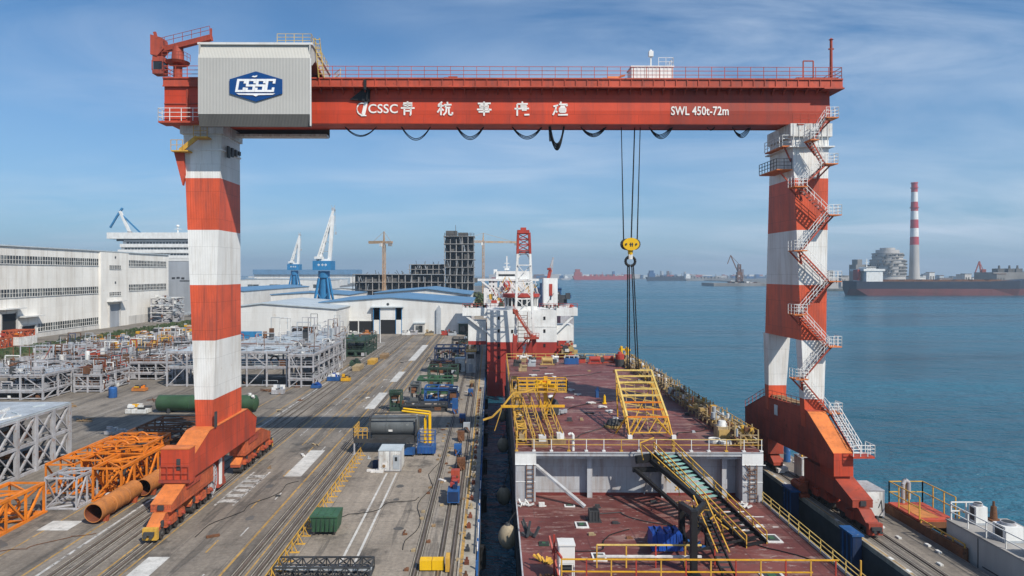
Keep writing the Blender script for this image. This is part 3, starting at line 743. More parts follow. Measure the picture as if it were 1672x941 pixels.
# wheel trucks: an equaliser beam over two bogies of four wheels each
def truck(name, x, yc, dr, top, parent, z0=0.0):
    """dr +1: the outer end points away from the viewer"""
    T = MB(top); Y = lambda u: yc+dr*u
    T.prism([(Y(-5.3),2.3),(Y(5.3),2.3),(Y(5.3),3.0),(Y(1.0),4.5),(Y(-5.3),4.5)] if dr > 0 else [(Y(5.3),2.3),(Y(5.3),3.0),(Y(1.0),4.5),(Y(-5.3),4.5),(Y(-5.3),2.3)],'x',x-1.05,x+1.05)
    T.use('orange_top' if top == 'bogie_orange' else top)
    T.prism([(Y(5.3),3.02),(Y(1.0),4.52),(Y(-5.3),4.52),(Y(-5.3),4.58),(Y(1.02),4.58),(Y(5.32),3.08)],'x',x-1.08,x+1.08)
    T.use('dark_steel'); T.box(x-.3,Y(5.3),2.5,x+.3,Y(5.45),3.0)
    o = T.build(name, parent)
    for u in (-3.1, 4.2):
        B = MB(top); Z = lambda w_: yc+dr*(u+w_)
        B.prism([(Z(-3.0),.98),(Z(3.0),.98),(Z(3.0),1.2),(Z(1.5),2.25),(Z(-1.5),2.25),(Z(-3.0),1.3)],'x',x-.62,x+.62)
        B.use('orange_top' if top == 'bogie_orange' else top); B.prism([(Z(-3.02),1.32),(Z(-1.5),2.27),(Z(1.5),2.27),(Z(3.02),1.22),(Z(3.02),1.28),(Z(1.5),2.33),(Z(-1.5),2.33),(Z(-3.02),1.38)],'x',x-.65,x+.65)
        B.use(top); B.box(x-.9,Z(-.6),.9,x+.9,Z(.6),1.7); 
        for q in (-1.9,1.2): B.box(x+.62,Z(q),1.05,x+1.0,Z(q+.8),1.6); B.use('crane_rust_red'); B.cyl((x+.75,Z(q+.4),1.4),(x+1.25,Z(q+.4),1.4),.2); B.use('dark_steel'); B.box(x+.63,Z(q+1.0),1.3,x+.85,Z(q+1.3),1.9); B.use(top)
        B.use('wheel')
        for q in (-2.3,-.8,.8,2.3): B.cyl((x-.35,Z(q),.64),(x+.70,Z(q),.64),.54,.54,18); B.cyl((x+.70,Z(q),.64),(x+.82,Z(q),.64),.26,.22,12)
        if abs(u) > 4 : 
            B.use('rail_yellow' if top == 'bogie_orange' else 'crane_rust_red'); B.box(x-.7,Z(3.0),.35,x+.7,Z(3.45),1.5); B.use('dark_steel'); B.box(x-.5,Z(3.45),.9,x+.5,Z(3.7),1.2); B.cyl((x-.3,Z(3.45),.8),(x-.3,Z(3.9),.8),.16); B.cyl((x+.3,Z(3.45),.8),(x+.3,Z(3.9),.8),.16)
        B.build('bogie', o)
    return o
truck('wheel_truck', -33.5, 73.9, -1, 'bogie_orange', crane)
truck('wheel_truck', -33.5, 95.0, 1, 'bogie_orange', crane)
# right leg, parted in two below
def secR(z):
    u = (z-11.7)/(44.45-11.7)
    return (lerp(37.0,36.2,u), lerp(79.1,80.6,u), lerp(39.5,40.7,u), lerp(90.6,86.6,u))
LR = column('flexible_leg', secR, BZ[2:], crane)
def fR(z):
    a = secR(z); v = (18.6-z)/10; return (a[0], a[1]+.02, lerp(a[2],39.3,v), a[1]+lerp(1.5,1.1,v))
def bR(z):
    a = secR(max(z,8)); v = (18.6-z)/10; return (a[0]-.0, lerp(88.7,89.2,v), lerp(a[2],39.3,v), lerp(90.35,90.3,v))
column('leg_strut', fR, [('leg_red',8.4,11.7),('leg_white',11.7,18.6)], crane)
column('leg_strut', bR, [('leg_red',8.4,11.7),('leg_white',11.7,18.6)], crane)
s = MB('dirty_white'); s.box(35.9,80.2,42.9,40.9,86.9,44.45); s.use('white'); s.box(35.7,80.0,41.6,41.1,87.1,41.75)
for k in range(7): s.box(36.2+k*.68,80.13,41.8,36.27+k*.68,80.2,44.4)
s.build('leg_head', LR)
s = MB('crane_rust_red'); s.rail([(36.0,79.9,44.45),(39.8,79.9,44.45)],1.1,.9,2,.06)
for (xa, za) in ((35.0,41.7),(34.3,38.9)):
    s.use('orange_top'); s.box(xa,80.4,za,36.2,85.5,za+.14); s.use('white' if za > 40 else 'dark_steel'); s.rail([(36.1,80.4,za+.14),(xa,80.4,za+.14),(xa,85.5,za+.14)],1.25,.9,3,.06)
    s.use('crane_rust_red'); s.beam((xa+.4,80.8,za),(36.2,80.8,za-1.7),.15)
s.build('leg_platform', LR)
# stair climbing the right leg in zigzag
st = MB('white'); ST = MB('crane_rust_red'); 
ST.box(36.2,78.9,44.0,36.9,79.3,44.1)
STO = ST.build('access_stair', crane)
sy = 78.6
nodes = [(1345,193),(1322,229),(1344,268),(1303,305),(1350,351),(1303,409),(1350,459),(1303,513),(1350,565),(1305,618),(1351,673)]
P3 = [(gx(a,sy)+.25, gz(b,sy)) for a, b in nodes]
for i, ((xa, za), (xb, zb)) in enumerate(zip(P3, P3[1:])):
    f = MB('dirty_white' if i % 2 else 'crane_rust_red')
    y0 = sy-.35 if i % 2 == 0 else sy+.25
    for yy in (y0-.4, y0+.4):
        f.use('crane_rust_red'); f.beam((xa,yy,za),(xb,yy,zb),0.06,.17)
        f.use('white')
        for h in (.55,1.05): f.beam((xa,yy,za+h),(xb,yy,zb+h),.045)
        for k in range(5):
            u = k/4; f.beam((lerp(xa,xb,u),yy,lerp(za,zb,u)),(lerp(xa,xb,u),yy,lerp(za,zb,u)+1.05),.042)
    f.use('dirty_white')
    nst = max(6, int(abs(za-zb)/.3))
    for k in range(nst):
        u = (k+.5)/nst; f.box(lerp(xa,xb,u)-.14,y0-.38,lerp(za,zb,u)-.03,lerp(xa,xb,u)+.14,y0+.38,lerp(za,zb,u)+.03)
    f.build('stair_flight', STO)
for i, (xa, za) in enumerate(P3):
    right = nodes[i][0] > 1330
    f = MB('orange_top'); a, b = (xa-.3, xa+1.15) if right else (xa-1.0, xa+.5)
    if i == 1: a, b = xa-.5, xa+.5
    f.box(a, sy-.95, za-.12, b, sy+.75, za); f.use('crane_rust_red'); f.beam((a+.2,sy+.7,za-.1),((a+b)/2 + (-.9 if right else .9),79.4,za-1.6),.16); f.beam((b-.2,sy+.7,za-.1),((a+b)/2+(-.9 if right else .9),79.4,za-1.6),.16)
    f.use('white'); e_ = b if right else a
    f.rail([(a,sy-.9,za),(b,sy-.9,za)],1.15,.5,3,.045); f.rail([(e_,sy-.9,za),(e_,sy+.7,za)],1.15,.8,3,.045)
    f.build('stair_landing', STO)
f = MB('white')
xa, za = P3[-1]; xb, yb, zb = 39.3+.4, 72.6, 7.0
for off in (-.45,.45):
    f.use('crane_rust_red' if off < 0 else 'white'); f.beam((xa+.5+off,sy,za),(xb+off,yb,zb),.08,.3); f.use('white')
    for h in (.55,1.1): f.beam((xa+.5+off,sy,za+h),(xb+off,yb,zb+h),.065)
    for k in range(9): u = k/8; f.beam((lerp(xa+.5,xb,u)+off,lerp(sy,yb,u),lerp(za,zb,u)),(lerp(xa+.5,xb,u)+off,lerp(sy,yb,u),lerp(za,zb,u)+1.1),.06)
for k in range(16): u = (k+.5)/16; c = (lerp(xa+.5,xb,u),lerp(sy,yb,u),lerp(za,zb,u)); f.cbox(c,(.85,.28,.05))
f.build('stair_flight', STO)
f = MB('red'); f.box(38.7,71.6,6.75,41.0,73.4,6.95); f.use('white'); f.rail([(38.7,71.6,6.95),(41.0,71.6,6.95),(41.0,73.4,6.95)],1.2,.8,3,.06); f.build('stair_landing', STO)
# sill of the right leg
s = MB('crane_rust_red'); s.prism([(72.6,5.2),(97.4,4.3),(97.4,7.1),(90.8,9.9),(80.0,10.6),(78.4,10.3),(72.6,7.0)],'x',37.1,39.1)
s.use('orange_top'); s.prism([(72.58,7.03),(78.4,10.33),(78.4,10.39),(72.58,7.09)],'x',37.05,39.15)
s.use('crane_rust_red'); s.prism([(78.4,10.35),(80,10.62),(90.8,9.93),(97.4,7.12),(97.4,7.18),(90.8,9.99),(80,10.68),(78.4,10.41)],'x',37.05,39.15)
s.use('red'); s.box(37.05,72.45,4.6,39.15,72.6,7.05); s.box(37.3,72.8,4.0,39.0,76,5.2)
s.rail([(37.1,97.3,7.15),(37.1,90.8,9.95),(37.1,80,10.65)],1.0,1.3,2,.05)
s.use('white'); s.box(37.02,86.5,8.2,37.09,87.4,9.5)
s.use('wood')
for k in range(7): s.cbox((38.1,81.5+k*1.2,10.5-k*.04),(1.5,.9,.3))
s.build('sill_beam', crane)
truck('wheel_truck', 38.4, 74.6, -1, 'crane_rust_red', crane)
truck('wheel_truck', 38.4, 95.4, 1, 'crane_rust_red', crane)
s = MB('bogie_orange'); s.cbox((37.2,80.2,1.2),(.9,1.4,1.3)); s.cyl((36.9,79.2,1.2),(36.9,81.4,1.2),.5,.5,12); s.cyl((37.4,79.6,1.9),(37.4,80.4,1.9),.4,.4,12); s.box(36.6,79,.1,37.6,81.6,.5); s.build('drive_motor', crane)
# festoon cables under the girder
for a, b, sag, n_ in ((563,615,16,2),(655,703,22,2),(745,790,21,3),(836,885,20,3),(948,990,16,4),(1060,1099,19,4),(1155,1168,5,2),(1197,1227,17,4)):
    f = MB('black'); x0 = gx(a,82.2); x1 = gx(b,82.2)
    for k in range(n_):
        dd = sag*82/F*(1-.13*k); yy = 82.2+.18*k
        pts = []
        for i in range(15):
            u = i/14; pts.append((lerp(x0,x1,u)+.07*k*(1 if u<.5 else -1), yy, 44.4-dd*(1-(2*u-1)**2)))
        f.tube(pts,.055,5)
    f.build('festoon_cable', crane)
f = MB('black'); x0 = gx(897,82.2); x1 = gx(920,82.2)
for k in range(9):
    dd = (2.1+.08*k); pts = []
    for i in range(15):
        u = i/14; pts.append((lerp(x0,x1,u)+.05*(k%3), 81.8+.1*k, 44.4-dd*(1-abs(2*u-1)**2.2)))
    f.tube(pts,.07,5)
for k in range(3): f.tube([(x0+.1*k-.1,82,44.4),(x0+.1*k,82,42.6)],.05,5)
f.build('festoon_bundle', crane)
# hoisting gear
bx, by, bz = gx(1029.5,83), 83.0, gz(399,83)
f = MB('black')
for px, tx, oy in ((1014,-.85,-.2),(1015.5,-.8,.3),(1036.5,.1,-.2),(1037.5,.15,.35),(1045.5,.85,-.1),(1047,.9,.35)):
    f.tube([(gx(px,83),by+oy,45.2),(bx+tx,by+oy,bz+.5)],.055,6)
f.build('hoist_rope', crane)
s = MB('hook_yellow')
oct_ = [(math.cos(a)*1.02, math.sin(a)*.78) for a in [2*math.pi*i/16 for i in range(16)]]
for yy in (by-.5, by+.32): s.prism([(bx+p, bz+q) for p,q in oct_],'y',yy,yy+.18)
s.use('dark_steel'); s.cyl((bx-.5,by-.3,bz),(bx-.5,by+.3,bz),.7,.7,18); s.cyl((bx+.5,by-.3,bz),(bx+.5,by+.3,bz),.7,.7,18)
s.cyl((bx-.62,by-.6,bz),(bx-.62,by+.6,bz),.12,.12,10); s.cyl((bx+.62,by-.6,bz),(bx+.62,by+.6,bz),.12,.12,10)
for dx in (-.14,.08): s.box(bx+dx,by-.53,bz-.3,bx+dx+.12,by-.5,bz+.18)
s.box(bx-.22,by-.53,bz-.08,bx+.24,by-.5,bz+.02)
s.use('hook_yellow'); s.cyl((bx,by,bz-.7),(bx,by,bz-1.3),.35,.28,12)
HB = s.build('hook_block', crane)
s = MB('black')
for sgn in (-1,1):
    pts = [(bx+sgn*(.05+.55*math.sin(a)), by, bz-1.55-.62*(1-math.cos(a))*.9) for a in [rad(x) for x in range(0,181,20)]]
    s.tube(pts,.17,8)
s.use('dirty_white'); s.cbox((bx,by,bz-1.55),(.5,.5,.6)); s.build('hook', HB)
# ---------------------------------------------------------------- the deck barge in the slip
UD, LD = 7.4, 2.0
BX0, BX1, BY = 2.76, 29.2, 72.3
barge = thing('deck_barge', 'long barge with a worn red deck lying in the slip under the gantry crane', 'barge', (2.76, 72.3, SEA), -.55)
s = MB('hull_dark')
s.prism([(BX0,40),(BX1,40),(BX1,150),(BX0+2,152),(BX0,150)],'z',SEA-2,LD-.02)
s.prism([(BX0,74.75),(BX1,74.75),(BX1,150),(BX0,150)],'z',LD-.02,UD-.5)
for k in range(18): s.box(BX0-.14,42+k*6,SEA,BX0,42.25+k*6,LD-.1)
s.use('rubber'); s.box(BX0-.3,40,1.2,BX0,150,1.55)
s.build('hull', barge)
s = MB('deck_plate'); s.quad((BX0,40,LD+.004),(BX1,40,LD+.004),(BX1,74.7,LD+.004),(BX0,74.7,LD+.004))
s.use('hull_grey'); s.box(BX0,40,LD,BX0+.12,72.3,LD+.28); s.box(BX1-.12,40,LD,BX1,72.3,LD+.28)
s.build('lower_deck', barge)
s = MB('deck_plate'); s.quad((BX0,BY,UD),(BX1,BY,UD),(BX1,150,UD),(BX0,150,UD))
s.use('hull_grey'); s.box(BX0,BY,UD-.16,BX1,BY+.1,UD-.006); s.box(BX0,BY+.1,UD-.5,BX1,150,UD-.01)
s.build('upper_deck', barge)
s = MB('hull_grey'); s.box(BX0+2.0,74.6,LD,BX1-2.0,74.74,UD-.5)
s.use('deck_red'); s.box(BX0+2.1,74.54,LD+.004,BX1-2.1,74.6,LD+.3)
s.use('hull_grey')
for x in (10.9,19.0,25.6): s.box(x-.09,73.8,LD,x+.09,74.6,UD-.5); s.box(x-.28,73.74,LD,x+.28,73.8,UD-.5)
s.box(BX0+2.0,73.0,UD-.95,BX1-2,73.1,UD-.5)
s.build('bulkhead', barge)
for xa, xb in ((BX0,BX0+2.15),(BX1-2.15,BX1)):
    s = MB('hull_grey'); s.box(xa,72.4,LD,xb,74.74,UD-.5); s.use('white'); s.box(xa-.05,72.34,UD-1.4,xb+.05,72.4,UD-.17); s.box(xa-.05,72.3,UD-1.45,xb+.3,72.4,UD-1.38); s.box(xa,72.36,LD+2.1,xb,72.4,LD+2.18)
    s.use('brown_rust')
    xm = xb-.6 if xa < 10 else xa+1.1
    s.ladder((xm,72.25,LD),(xm,72.25,UD-1.4),.75,(1,0,0),.5,.08)
    if xa > 10:
        for k in range(22): 
            x = xa+R.uniform(.2,1.3); z = LD+R.uniform(1,4); s.beam((x,72.3,z),(x+R.uniform(-.4,.4),72.25,z+R.uniform(-.5,.5)),.06)
    s.build('corner_pillar', barge)
s = MB('hull_grey'); s.beam((BX0+2.1,73.2,UD-1.6),(BX0+7.2,70.6,LD+.1),.5,.22); s.build('brace', barge)
s = MB('hull_grey'); s.beam((BX0+15.2,74.4,UD-2.2),(BX0+14.2,74.4,LD+.2),.1); s.build('wall_ladder', barge)
# guard rails
s = MB('pale_yellow'); s.use('white'); 
for k in range(15): x = lerp(BX0+.1,BX1-.1,k/14); s.use('white' if k%3 else 'rail_yellow'); s.beam((x,BY+.12,UD),(x,BY+.12,UD+1.3),.075); s.cbox((x,BY+.25,UD+.05),(.35,.4,.1))
for zz, mt in ((1.3,'pale_yellow'),(.72,'rail_yellow')): s.use(mt); s.beam((BX0,BY+.12,UD+zz),(BX1,BY+.12,UD+zz),.065)
s.use('white'); s.cyl((BX0+6.2,BY+.4,UD),(BX0+6.2,BY+.4,UD+1.7),.16); s.tube([(BX0+6.2,BY+.4,UD+1.7),(BX0+6.0,BY+.4,UD+1.9),(BX0+5.7,BY+.4,UD+1.75)],.15)
s.build('guard_rail', barge)
s = MB('pale_yellow'); s.rail([(BX1-.15,72,LD),(BX1-.15,40,LD)],1.25,2.2,3,.06); s.build('guard_rail', barge)
s = MB('rail_yellow')
for k in range(13): x = lerp(BX0+3,BX1-.3,k/12); s.use('red_box' if k%2 else 'rail_yellow'); s.beam((x,52.4,LD),(x,52.4,LD+2.3),.10)
s.use('yellow'); s.beam((BX0+3,52.4,LD+2.3),(BX1-2,52.4,LD+2.3),.10); s.beam((BX0+3,52.4,LD+1.35),(BX1-4,52.4,LD+1.35),.09)
s.use('red_box'); s.beam((BX0+3,52.4,LD+2.4),(BX0+2.6,54.5,LD+2.4),.15); s.beam((BX0+2.6,54.5,LD),(BX0+2.6,54.5,LD+3.4),.15); s.beam((BX0+3,52.4,LD),(BX0+2.2,54.5,LD+3.3),.13)
s.build('guard_rail', barge)
s = MB('rail_yellow')
for k in range(5): x = BX0+6.3+k*2.45; s.use('red_box' if k in (2,4) else 'rail_yellow'); s.beam((x,56.2,LD),(x,56.2,LD+1.9),.11)
s.use('pale_yellow'); s.beam((BX0+6.3,56.2,LD+1.9),(BX0+15,56.2,LD+1.9),.11); s.use('paper'); s.beam((BX0+6.3,56.2,LD+.95),(BX0+15,56.2,LD+.95),.16)
s.build('guard_rail', barge)
s = MB('paper'); s.use('pale_yellow'); s.rail([(BX0+.2,149.5,UD),(BX1-.2,149.5,UD)],1.3,2.2,2,.1); s.build('guard_rail', barge)
s = MB('rail_yellow'); s.rail([(BX0+.2,74,UD),(BX0+.2,149,UD)],1.3,2.2,2,.1); s.build('guard_rail', barge)
# flush hatches
def hatch(x, y, w_, d_, mt='white', z=LD):
    s = MB(mt); s.box(x-w_/2,y-d_/2,z+.004,x+w_/2,y+d_/2,z+.10); s.use('dark_steel'); s.box(x-w_*.36,y-d_*.34,z+.1,x+w_*.36,y+d_*.34,z+.13)
    s.use('green'); s.box(x-w_*.2,y-d_*.18,z+.13,x+w_*.15,y+d_*.2,z+.16); s.build('deck_hatch', barge)
hatch(9.0,65.6,1.25,1.5,'white'); hatch(9.55,58.2,1.2,1.6,'white'); hatch(26.1,62.4,1.4,1.9,'paper'); hatch(8.4,71.0,1.1,.6,'white'); hatch(23.0,54.6,1.9,1.6,'paper'); hatch(5.0,61,.9,.9,'dark_green')

# loose steel scrap and papers lying on the upper deck: each its own thing
def scrap(x, y, z, mt, w_, d_, h_, lab, cat, name, group=None):
    s = MB(mt)
    n = R.randint(2,4)
    for k in range(n):
        a = R.uniform(0,3.1); dx, dy = math.cos(a)*w_*.5, math.sin(a)*d_*.5
        s.beam((x-dx+R.uniform(-.2,.2),y-dy,z+h_*(.3+.4*k)),(x+dx,y+dy+R.uniform(-.2,.2),z+h_*(.3+.4*k)),.35*w_,h_*.6)
    o = s.build(name, None, (x,y,z)); tag(o, lab, cat, group)
sp = [(10.6,128),(11.2,124),(11.9,119),(12.2,114),(12.6,110),(13.1,106),(9.5,118),(9.0,112),(8.7,104),(11.5,103),(14.2,99),(15.4,96),(15.8,93),(15.9,88.5),(16.4,87),(8.5,132),(10.2,136),(12.9,92),(7.5,126)]
for i, (x, y) in enumerate(sp):
    scrap(x+.6, y, UD+.01, R.choice(['paper','paper','dirty_white','white','dark_steel']), R.uniform(.8,1.6), R.uniform(.8,1.6), .14, 'pale flat steel offcut in the trail of scraps lying along the red upper deck', 'scrap', 'steel_offcut', 'steel offcuts scattered on the upper deck')
# machines at the far end of the upper deck
def winchset(name, x, y, mt, lab, sc=1.0):
    t_ = thing(name, lab, 'winch', (x,y,UD))
    s = MB(mt); s.cyl((x-1.0*sc,y,UD+.95*sc),(x+1.0*sc,y,UD+.95*sc),.55*sc,.55*sc,14); s.build('drum', t_)
    s = MB(mt); s.box(x-1.5*sc,y-.7*sc,UD,x+1.5*sc,y+.7*sc,UD+.25*sc)
    for q in (-1.15,1.0): s.prism([(y-.7*sc,UD+.2),(y+.7*sc,UD+.2),(y+.2*sc,UD+1.5*sc),(y-.2*sc,UD+1.5*sc)],'x',x+q*sc,x+(q+.15)*sc)
    s.build('frame', t_)
    s = MB('dark_steel'); s.box(x+1.2*sc,y-.5*sc,UD+.3,x+2.0*sc,y+.5*sc,UD+1.1*sc); s.build('motor', t_)
winchset('deck_winch', 22.3,143.5,'red_box','red mooring winch nearest the blue crate at the far rail')
winchset('deck_winch', 25.4,144.6,'crane_rust_red','rusty red winch beside the tall red drum at far rail')
winchset('deck_winch', 12.0,141.5,'brass','tan winch with pale parts near the far rail behind yellow boom')
s = MB('red_box'); s.cyl((26.6,138,UD),(26.6,138,UD+2.6),.9,.9,16); s.use('dark_steel'); s.cyl((26.6,138,UD+.1),(26.6,138,UD+1.6),.93,.93,16); s.use('red_box'); s.cyl((26.6,138,UD+2.6),(26.6,138,UD+3.1),.5,.4,12)
tag(s.build('vent_drum', None, (26.6,138,UD)), 'tall dark drum with a red lid at the far end of the deck', 'drum')
t_ = thing('blue_crate', 'blue open crate at the far rail of the upper deck', 'crate', (17.2,142.6,UD))
s = MB('blue'); s.box(15.7,141.8,UD,18.7,143.4,UD+1.3); s.build('body', t_)
s = MB('white'); s.rail([(15.7,141.8,UD+1.3),(18.7,141.8,UD+1.3)],.5,1,1,.1); s.use('dark_steel'); s.cbox((17.2,142.6,UD+1.45),(2.2,1.0,.3)); s.build('load', t_)
s = MB('hook_yellow'); x0, y0 = gx(1020,142), 142
s.box(x0-1.3,y0-.6,UD,x0+1.3,y0+.6,UD+.5); s.box(x0-.9,y0-.5,UD+.5,x0-.5,y0+.5,UD+3.8); s.box(x0+.3,y0-.5,UD+.5,x0+.7,y0+.5,UD+3.6); s.beam((x0-1.2,y0,UD+3.2),(x0+1.2,y0,UD+3.0),.35); s.beam((x0-1,y0-.5,UD+.6),(x0+.9,y0-.5,UD+3.2),.2)
tag(s.build('lifting_gantry', None, (x0,y0,UD)), 'bright yellow lifting frame standing at the far right of the upper deck', 'lifting frame')
for i, (x, y, mt) in enumerate([(7,146,'tan_pipe'),(9,144,'dirty_white'),(14,146,'steel_grey'),(20,146.5,'brass'),(23.8,147,'tan_pipe'),(5.6,139,'dark_steel'),(6.4,132,'tan_pipe'),(19.6,144.5,'red_box'),(28,143.5,'tan_pipe'),(8.6,139,'steel_grey')]):
    t_ = thing('deck_machine', ['tan valve block at the left corner of the far deck rail','small white machine by the far deck rail','grey pump behind the far deck rail','brassy fitting just left of the yellow lifting frame','tan valve block right of the red winches','dark machine beside the left deck stair','tan pump halfway along the left deck rail','small red fitting right of the blue crate','tan valve block in the far right deck corner','grey box standing alone before the far winches'][i], 'machine', (x,y,UD))
    s = MB(mt); s.box(x-.8,y-.5,UD,x+.8,y+.5,UD+.7); s.build('base', t_)
    s = MB(R.choice(['dirty_white',mt,'dark_steel'])); s.cyl((x-.4,y,UD+.7),(x-.4,y,UD+1.4),.3); s.cyl((x-.1,y,UD+1.0),(x+.9,y,UD+1.0),.25); s.beam((x+.5,y,UD+.6),(x+.5,y,UD+1.7),.12); s.build('pump', t_)

# pipe and valve racks all along the right edge of the upper deck
def piperack(y0, y1, lab, seed):
    q = random.Random(seed)
    x0 = 27.3+ (y0-72)*.0098; x1 = x0+1.9
    t_ = thing('pipe_rack', lab, 'pipe rack', (x0,y0,UD), 0, 'pipe racks along the right deck edge')
    s = MB('tan_pipe'); y = y0
    while y <= y1:
        for x in (x0,x1): s.beam((x,y,UD),(x,y,UD+q.uniform(1.7,2.6)),.12)
        s.beam((x0,y,UD+1.5),(x1,y,UD+1.5),.1); s.beam((x0,y,UD+.7),(x1,y,UD+.7),.1); y += 1.7
    s.beam((x0,y0,UD+.7),(x0,y1,UD+.7),.09); s.beam((x1,y0,UD+.7),(x1,y1,UD+.7),.09); s.build('frame', t_)
    s = MB('tan_pipe')
    for k in range(9):
        s.cut(); s.use(q.choice(['tan_pipe','brass','dirty_white','brown_rust','rail_yellow'])); x = q.uniform(x0,x1); z = UD+q.uniform(.3,1.9); a = q.uniform(y0,y0+2); b = q.uniform(y1-2.5,y1)
        s.tube([(x,a,z),(x,b,z)],q.uniform(.07,.16),6)
    pieces(s,'pipe', t_)
    s = MB('brass')
    for k in range(34):
        s.cut(); s.use(q.choice(['tan_pipe','brass','dirty_white','brown_rust','rail_yellow','steel_grey','wood'])); x = q.uniform(x0-.2,x1); y = q.uniform(y0,y1); z = UD+q.uniform(.2,1.9)
        ty = q.random()
        if ty < .35: s.cyl((x,y,z),(x,y,z+q.uniform(.3,.9)),q.uniform(.12,.3),None,8)
        elif ty < .7: s.cbox((x,y,z),(q.uniform(.3,.8),q.uniform(.3,.9),q.uniform(.2,.7)))
        else: s.beam((x,y,z),(x+q.uniform(-1,.3),y+q.uniform(-1,1),z+q.uniform(-.6,1)),.1)
    pieces(s,'valve', t_)
    s = MB('rail_yellow'); s.rail([(x1+.05,y0,UD),(x1+.05,y1,UD)],2.0,1.6,2,.06); s.build('hand_rail', t_)
ends = ['nearest the deck corner by the crane truck','second along from the near deck corner','beside the foot of the slanted yellow frame','just beyond the slanted yellow frame','in the middle of the deck edge','past the middle of the deck edge','third from the far deck corner','next before the one at the far deck corner','at the far corner by the lifting frame']
for i in range(9): piperack(73.4+i*8.2, 73.4+i*8.2+7.9, 'tan pipe rack on the deck edge, '+ends[i], 100+i)
# coils of hose on deck plates near the racks
for i,(x,y) in enumerate([(25.3,76),(26.2,75)]):
    s = MB('dirty_white')
    for k in range(3): s.tube([(x+.6*math.cos(a),y+.6*math.sin(a),UD+.12+.16*k) for a in [rad(v) for v in range(0,361,30)]],.1,5)
    tag(s.build('hose_coil', None, (x,y,UD)), ['white hose coil by the deck rail, left of the other','white hose coil at the right corner of the deck rail'][i], 'hose')
s = MB('tan_pipe'); s.box(26.0,76.8,UD,27.4,78.3,UD+1.6); s.use('dirty_white'); s.cyl((26.7,77.5,UD+1.6),(26.7,77.5,UD+2.2),.6,.4,12); s.use('brass'); s.box(26.1,76.7,UD+.3,27.3,76.8,UD+1.3)
tag(s.build('pump_box', None, (26.7,77.5,UD)), 'tan pump box with a white cap behind the right corner of the deck rail', 'pump')

# slanted yellow frame held by slings
t_ = thing('ladder_section', 'slanted yellow and orange ladder frame on thin legs hanging under the hook', 'steel frame', (18.6,80,UD))
A, B = Vector((gx(1005,90),90,13.6)), Vector((gx(1063,90),90,13.6)); C_, D_ = Vector((gx(1024,79),79,9.7)), Vector((gx(1090,79),79,9.7))
s = MB('pale_yellow'); s.beam(A,C_,.22); s.beam(B,D_,.22)
for k in range(8):
    u = k/7; s.use('pale_yellow' if k < 5 else 'orange'); s.beam(A.lerp(C_,u),B.lerp(D_,u),.2 if k < 5 else .17)
s.use('pale_yellow')
dn = Vector((0,-.6,-1.7))
for k in range(7):
    u = k/7; v = (k+1)/7; s.beam(A.lerp(C_,u)+dn*(.5),B.lerp(D_,v)+dn*.5,.1)
s.build('panel', t_)
s = MB('rail_yellow')
for P, Q in ((A,C_),(B,D_)):
    s.beam(P+dn,Q+dn,.14)
    for k in range(6): u = k/5; s.beam(P.lerp(Q,u),P.lerp(Q,u)+dn,.1); 
    for k in range(5): s.beam(P.lerp(Q,k/5),P.lerp(Q,(k+1)/5)+dn,.09)
s.beam(A+dn,B+dn,.12); s.beam(C_+dn,D_+dn,.12); s.beam(A+dn,D_+dn,.1); s.beam(B+dn,C_+dn,.1)
for k in range(4):
    u, v = k/4, (k+1)/4
    s.use('tan_pipe'); s.beam(A.lerp(C_,u)+dn,B.lerp(D_,u)+dn,.1); s.beam(A.lerp(B,u)+dn,A.lerp(B,v)+(C_-A)*.25,.09); s.beam(A.lerp(B,v)+dn,C_.lerp(D_,u)+dn,.09)
    s.use('rail_yellow'); s.beam(C_.lerp(D_,u)+dn,C_.lerp(D_,v),.09)
s.build('truss', t_)
s = MB('yellow')
for P, fx, fy in ((C_-(D_-C_)*.02,gx(1005,80.5),80.5),(D_,gx(1088,80.5),80.5),(C_,gx(1027,78.5),78.0),(D_,gx(1097,78.5),78.0),(C_+(D_-C_)*.36,gx(1027,78.5),78.0),(D_-(D_-C_)*.3,gx(1098,78.5),78.0)):
    s.cut(); s.beam(P,(fx,fy,UD),.13)
for P in (A,B): s.cut(); s.beam(P+dn,(P.x+.3,P.y,UD),.16)
s.cut(); s.beam(A+dn,(A.x+.3,84,UD),.12); pieces(s,'leg', t_)
for px__ in (1027,1098): s = MB('white'); s.cbox((gx(px__,78.5),78,UD+.2),(.5,.5,.4)); s.build('foot_block', t_)
s = MB('black')
for dx, tx in ((-.35,18.0),(-.15,18.3),(.15,19.2),(.35,19.5)):
    s.tube([(bx+dx,83.0,bz-2.5),(tx+.35,90,13.7)],.07,6)
tag(s.build('lifting_sling', None, (bx,90,13.6)), 'long dark wire slings running from the hook down to the slanted frame', 'sling')

# yellow post crane on the left of the deck
px_, py_ = 7.3, 88.5
t_ = thing('deck_crane', 'small yellow post crane with a railed platform on the left of the barge deck', 'crane', (px_,py_,UD))
s = MB('yellow'); s.beam((px_,py_,UD),(px_,py_,UD+5.6),.5); s.beam((px_-.3,py_-.2,UD),(px_-1.0,py_-.4,UD+4),.16); s.beam((px_,py_,UD+.6),(px_+1.6,py_,UD+4.2),.2); s.use('orange'); s.cyl((px_,py_,UD+4.4),(px_,py_,UD+5.2),.55,.55,12); s.build('post', t_)
s = MB('rail_yellow'); s.box(gx(845,88),87.2,UD+3.7,gx(925,88),89.4,UD+3.85)
s.use('yellow'); s.rail([(gx(845,88),87.2,UD+3.85),(gx(925,88),87.2,UD+3.85),(gx(925,88),89.4,UD+3.85),(gx(845,88),89.4,UD+3.85),(gx(845,88),87.2,UD+3.85)],1.45,1.2,3,.1); s.build('platform', t_)
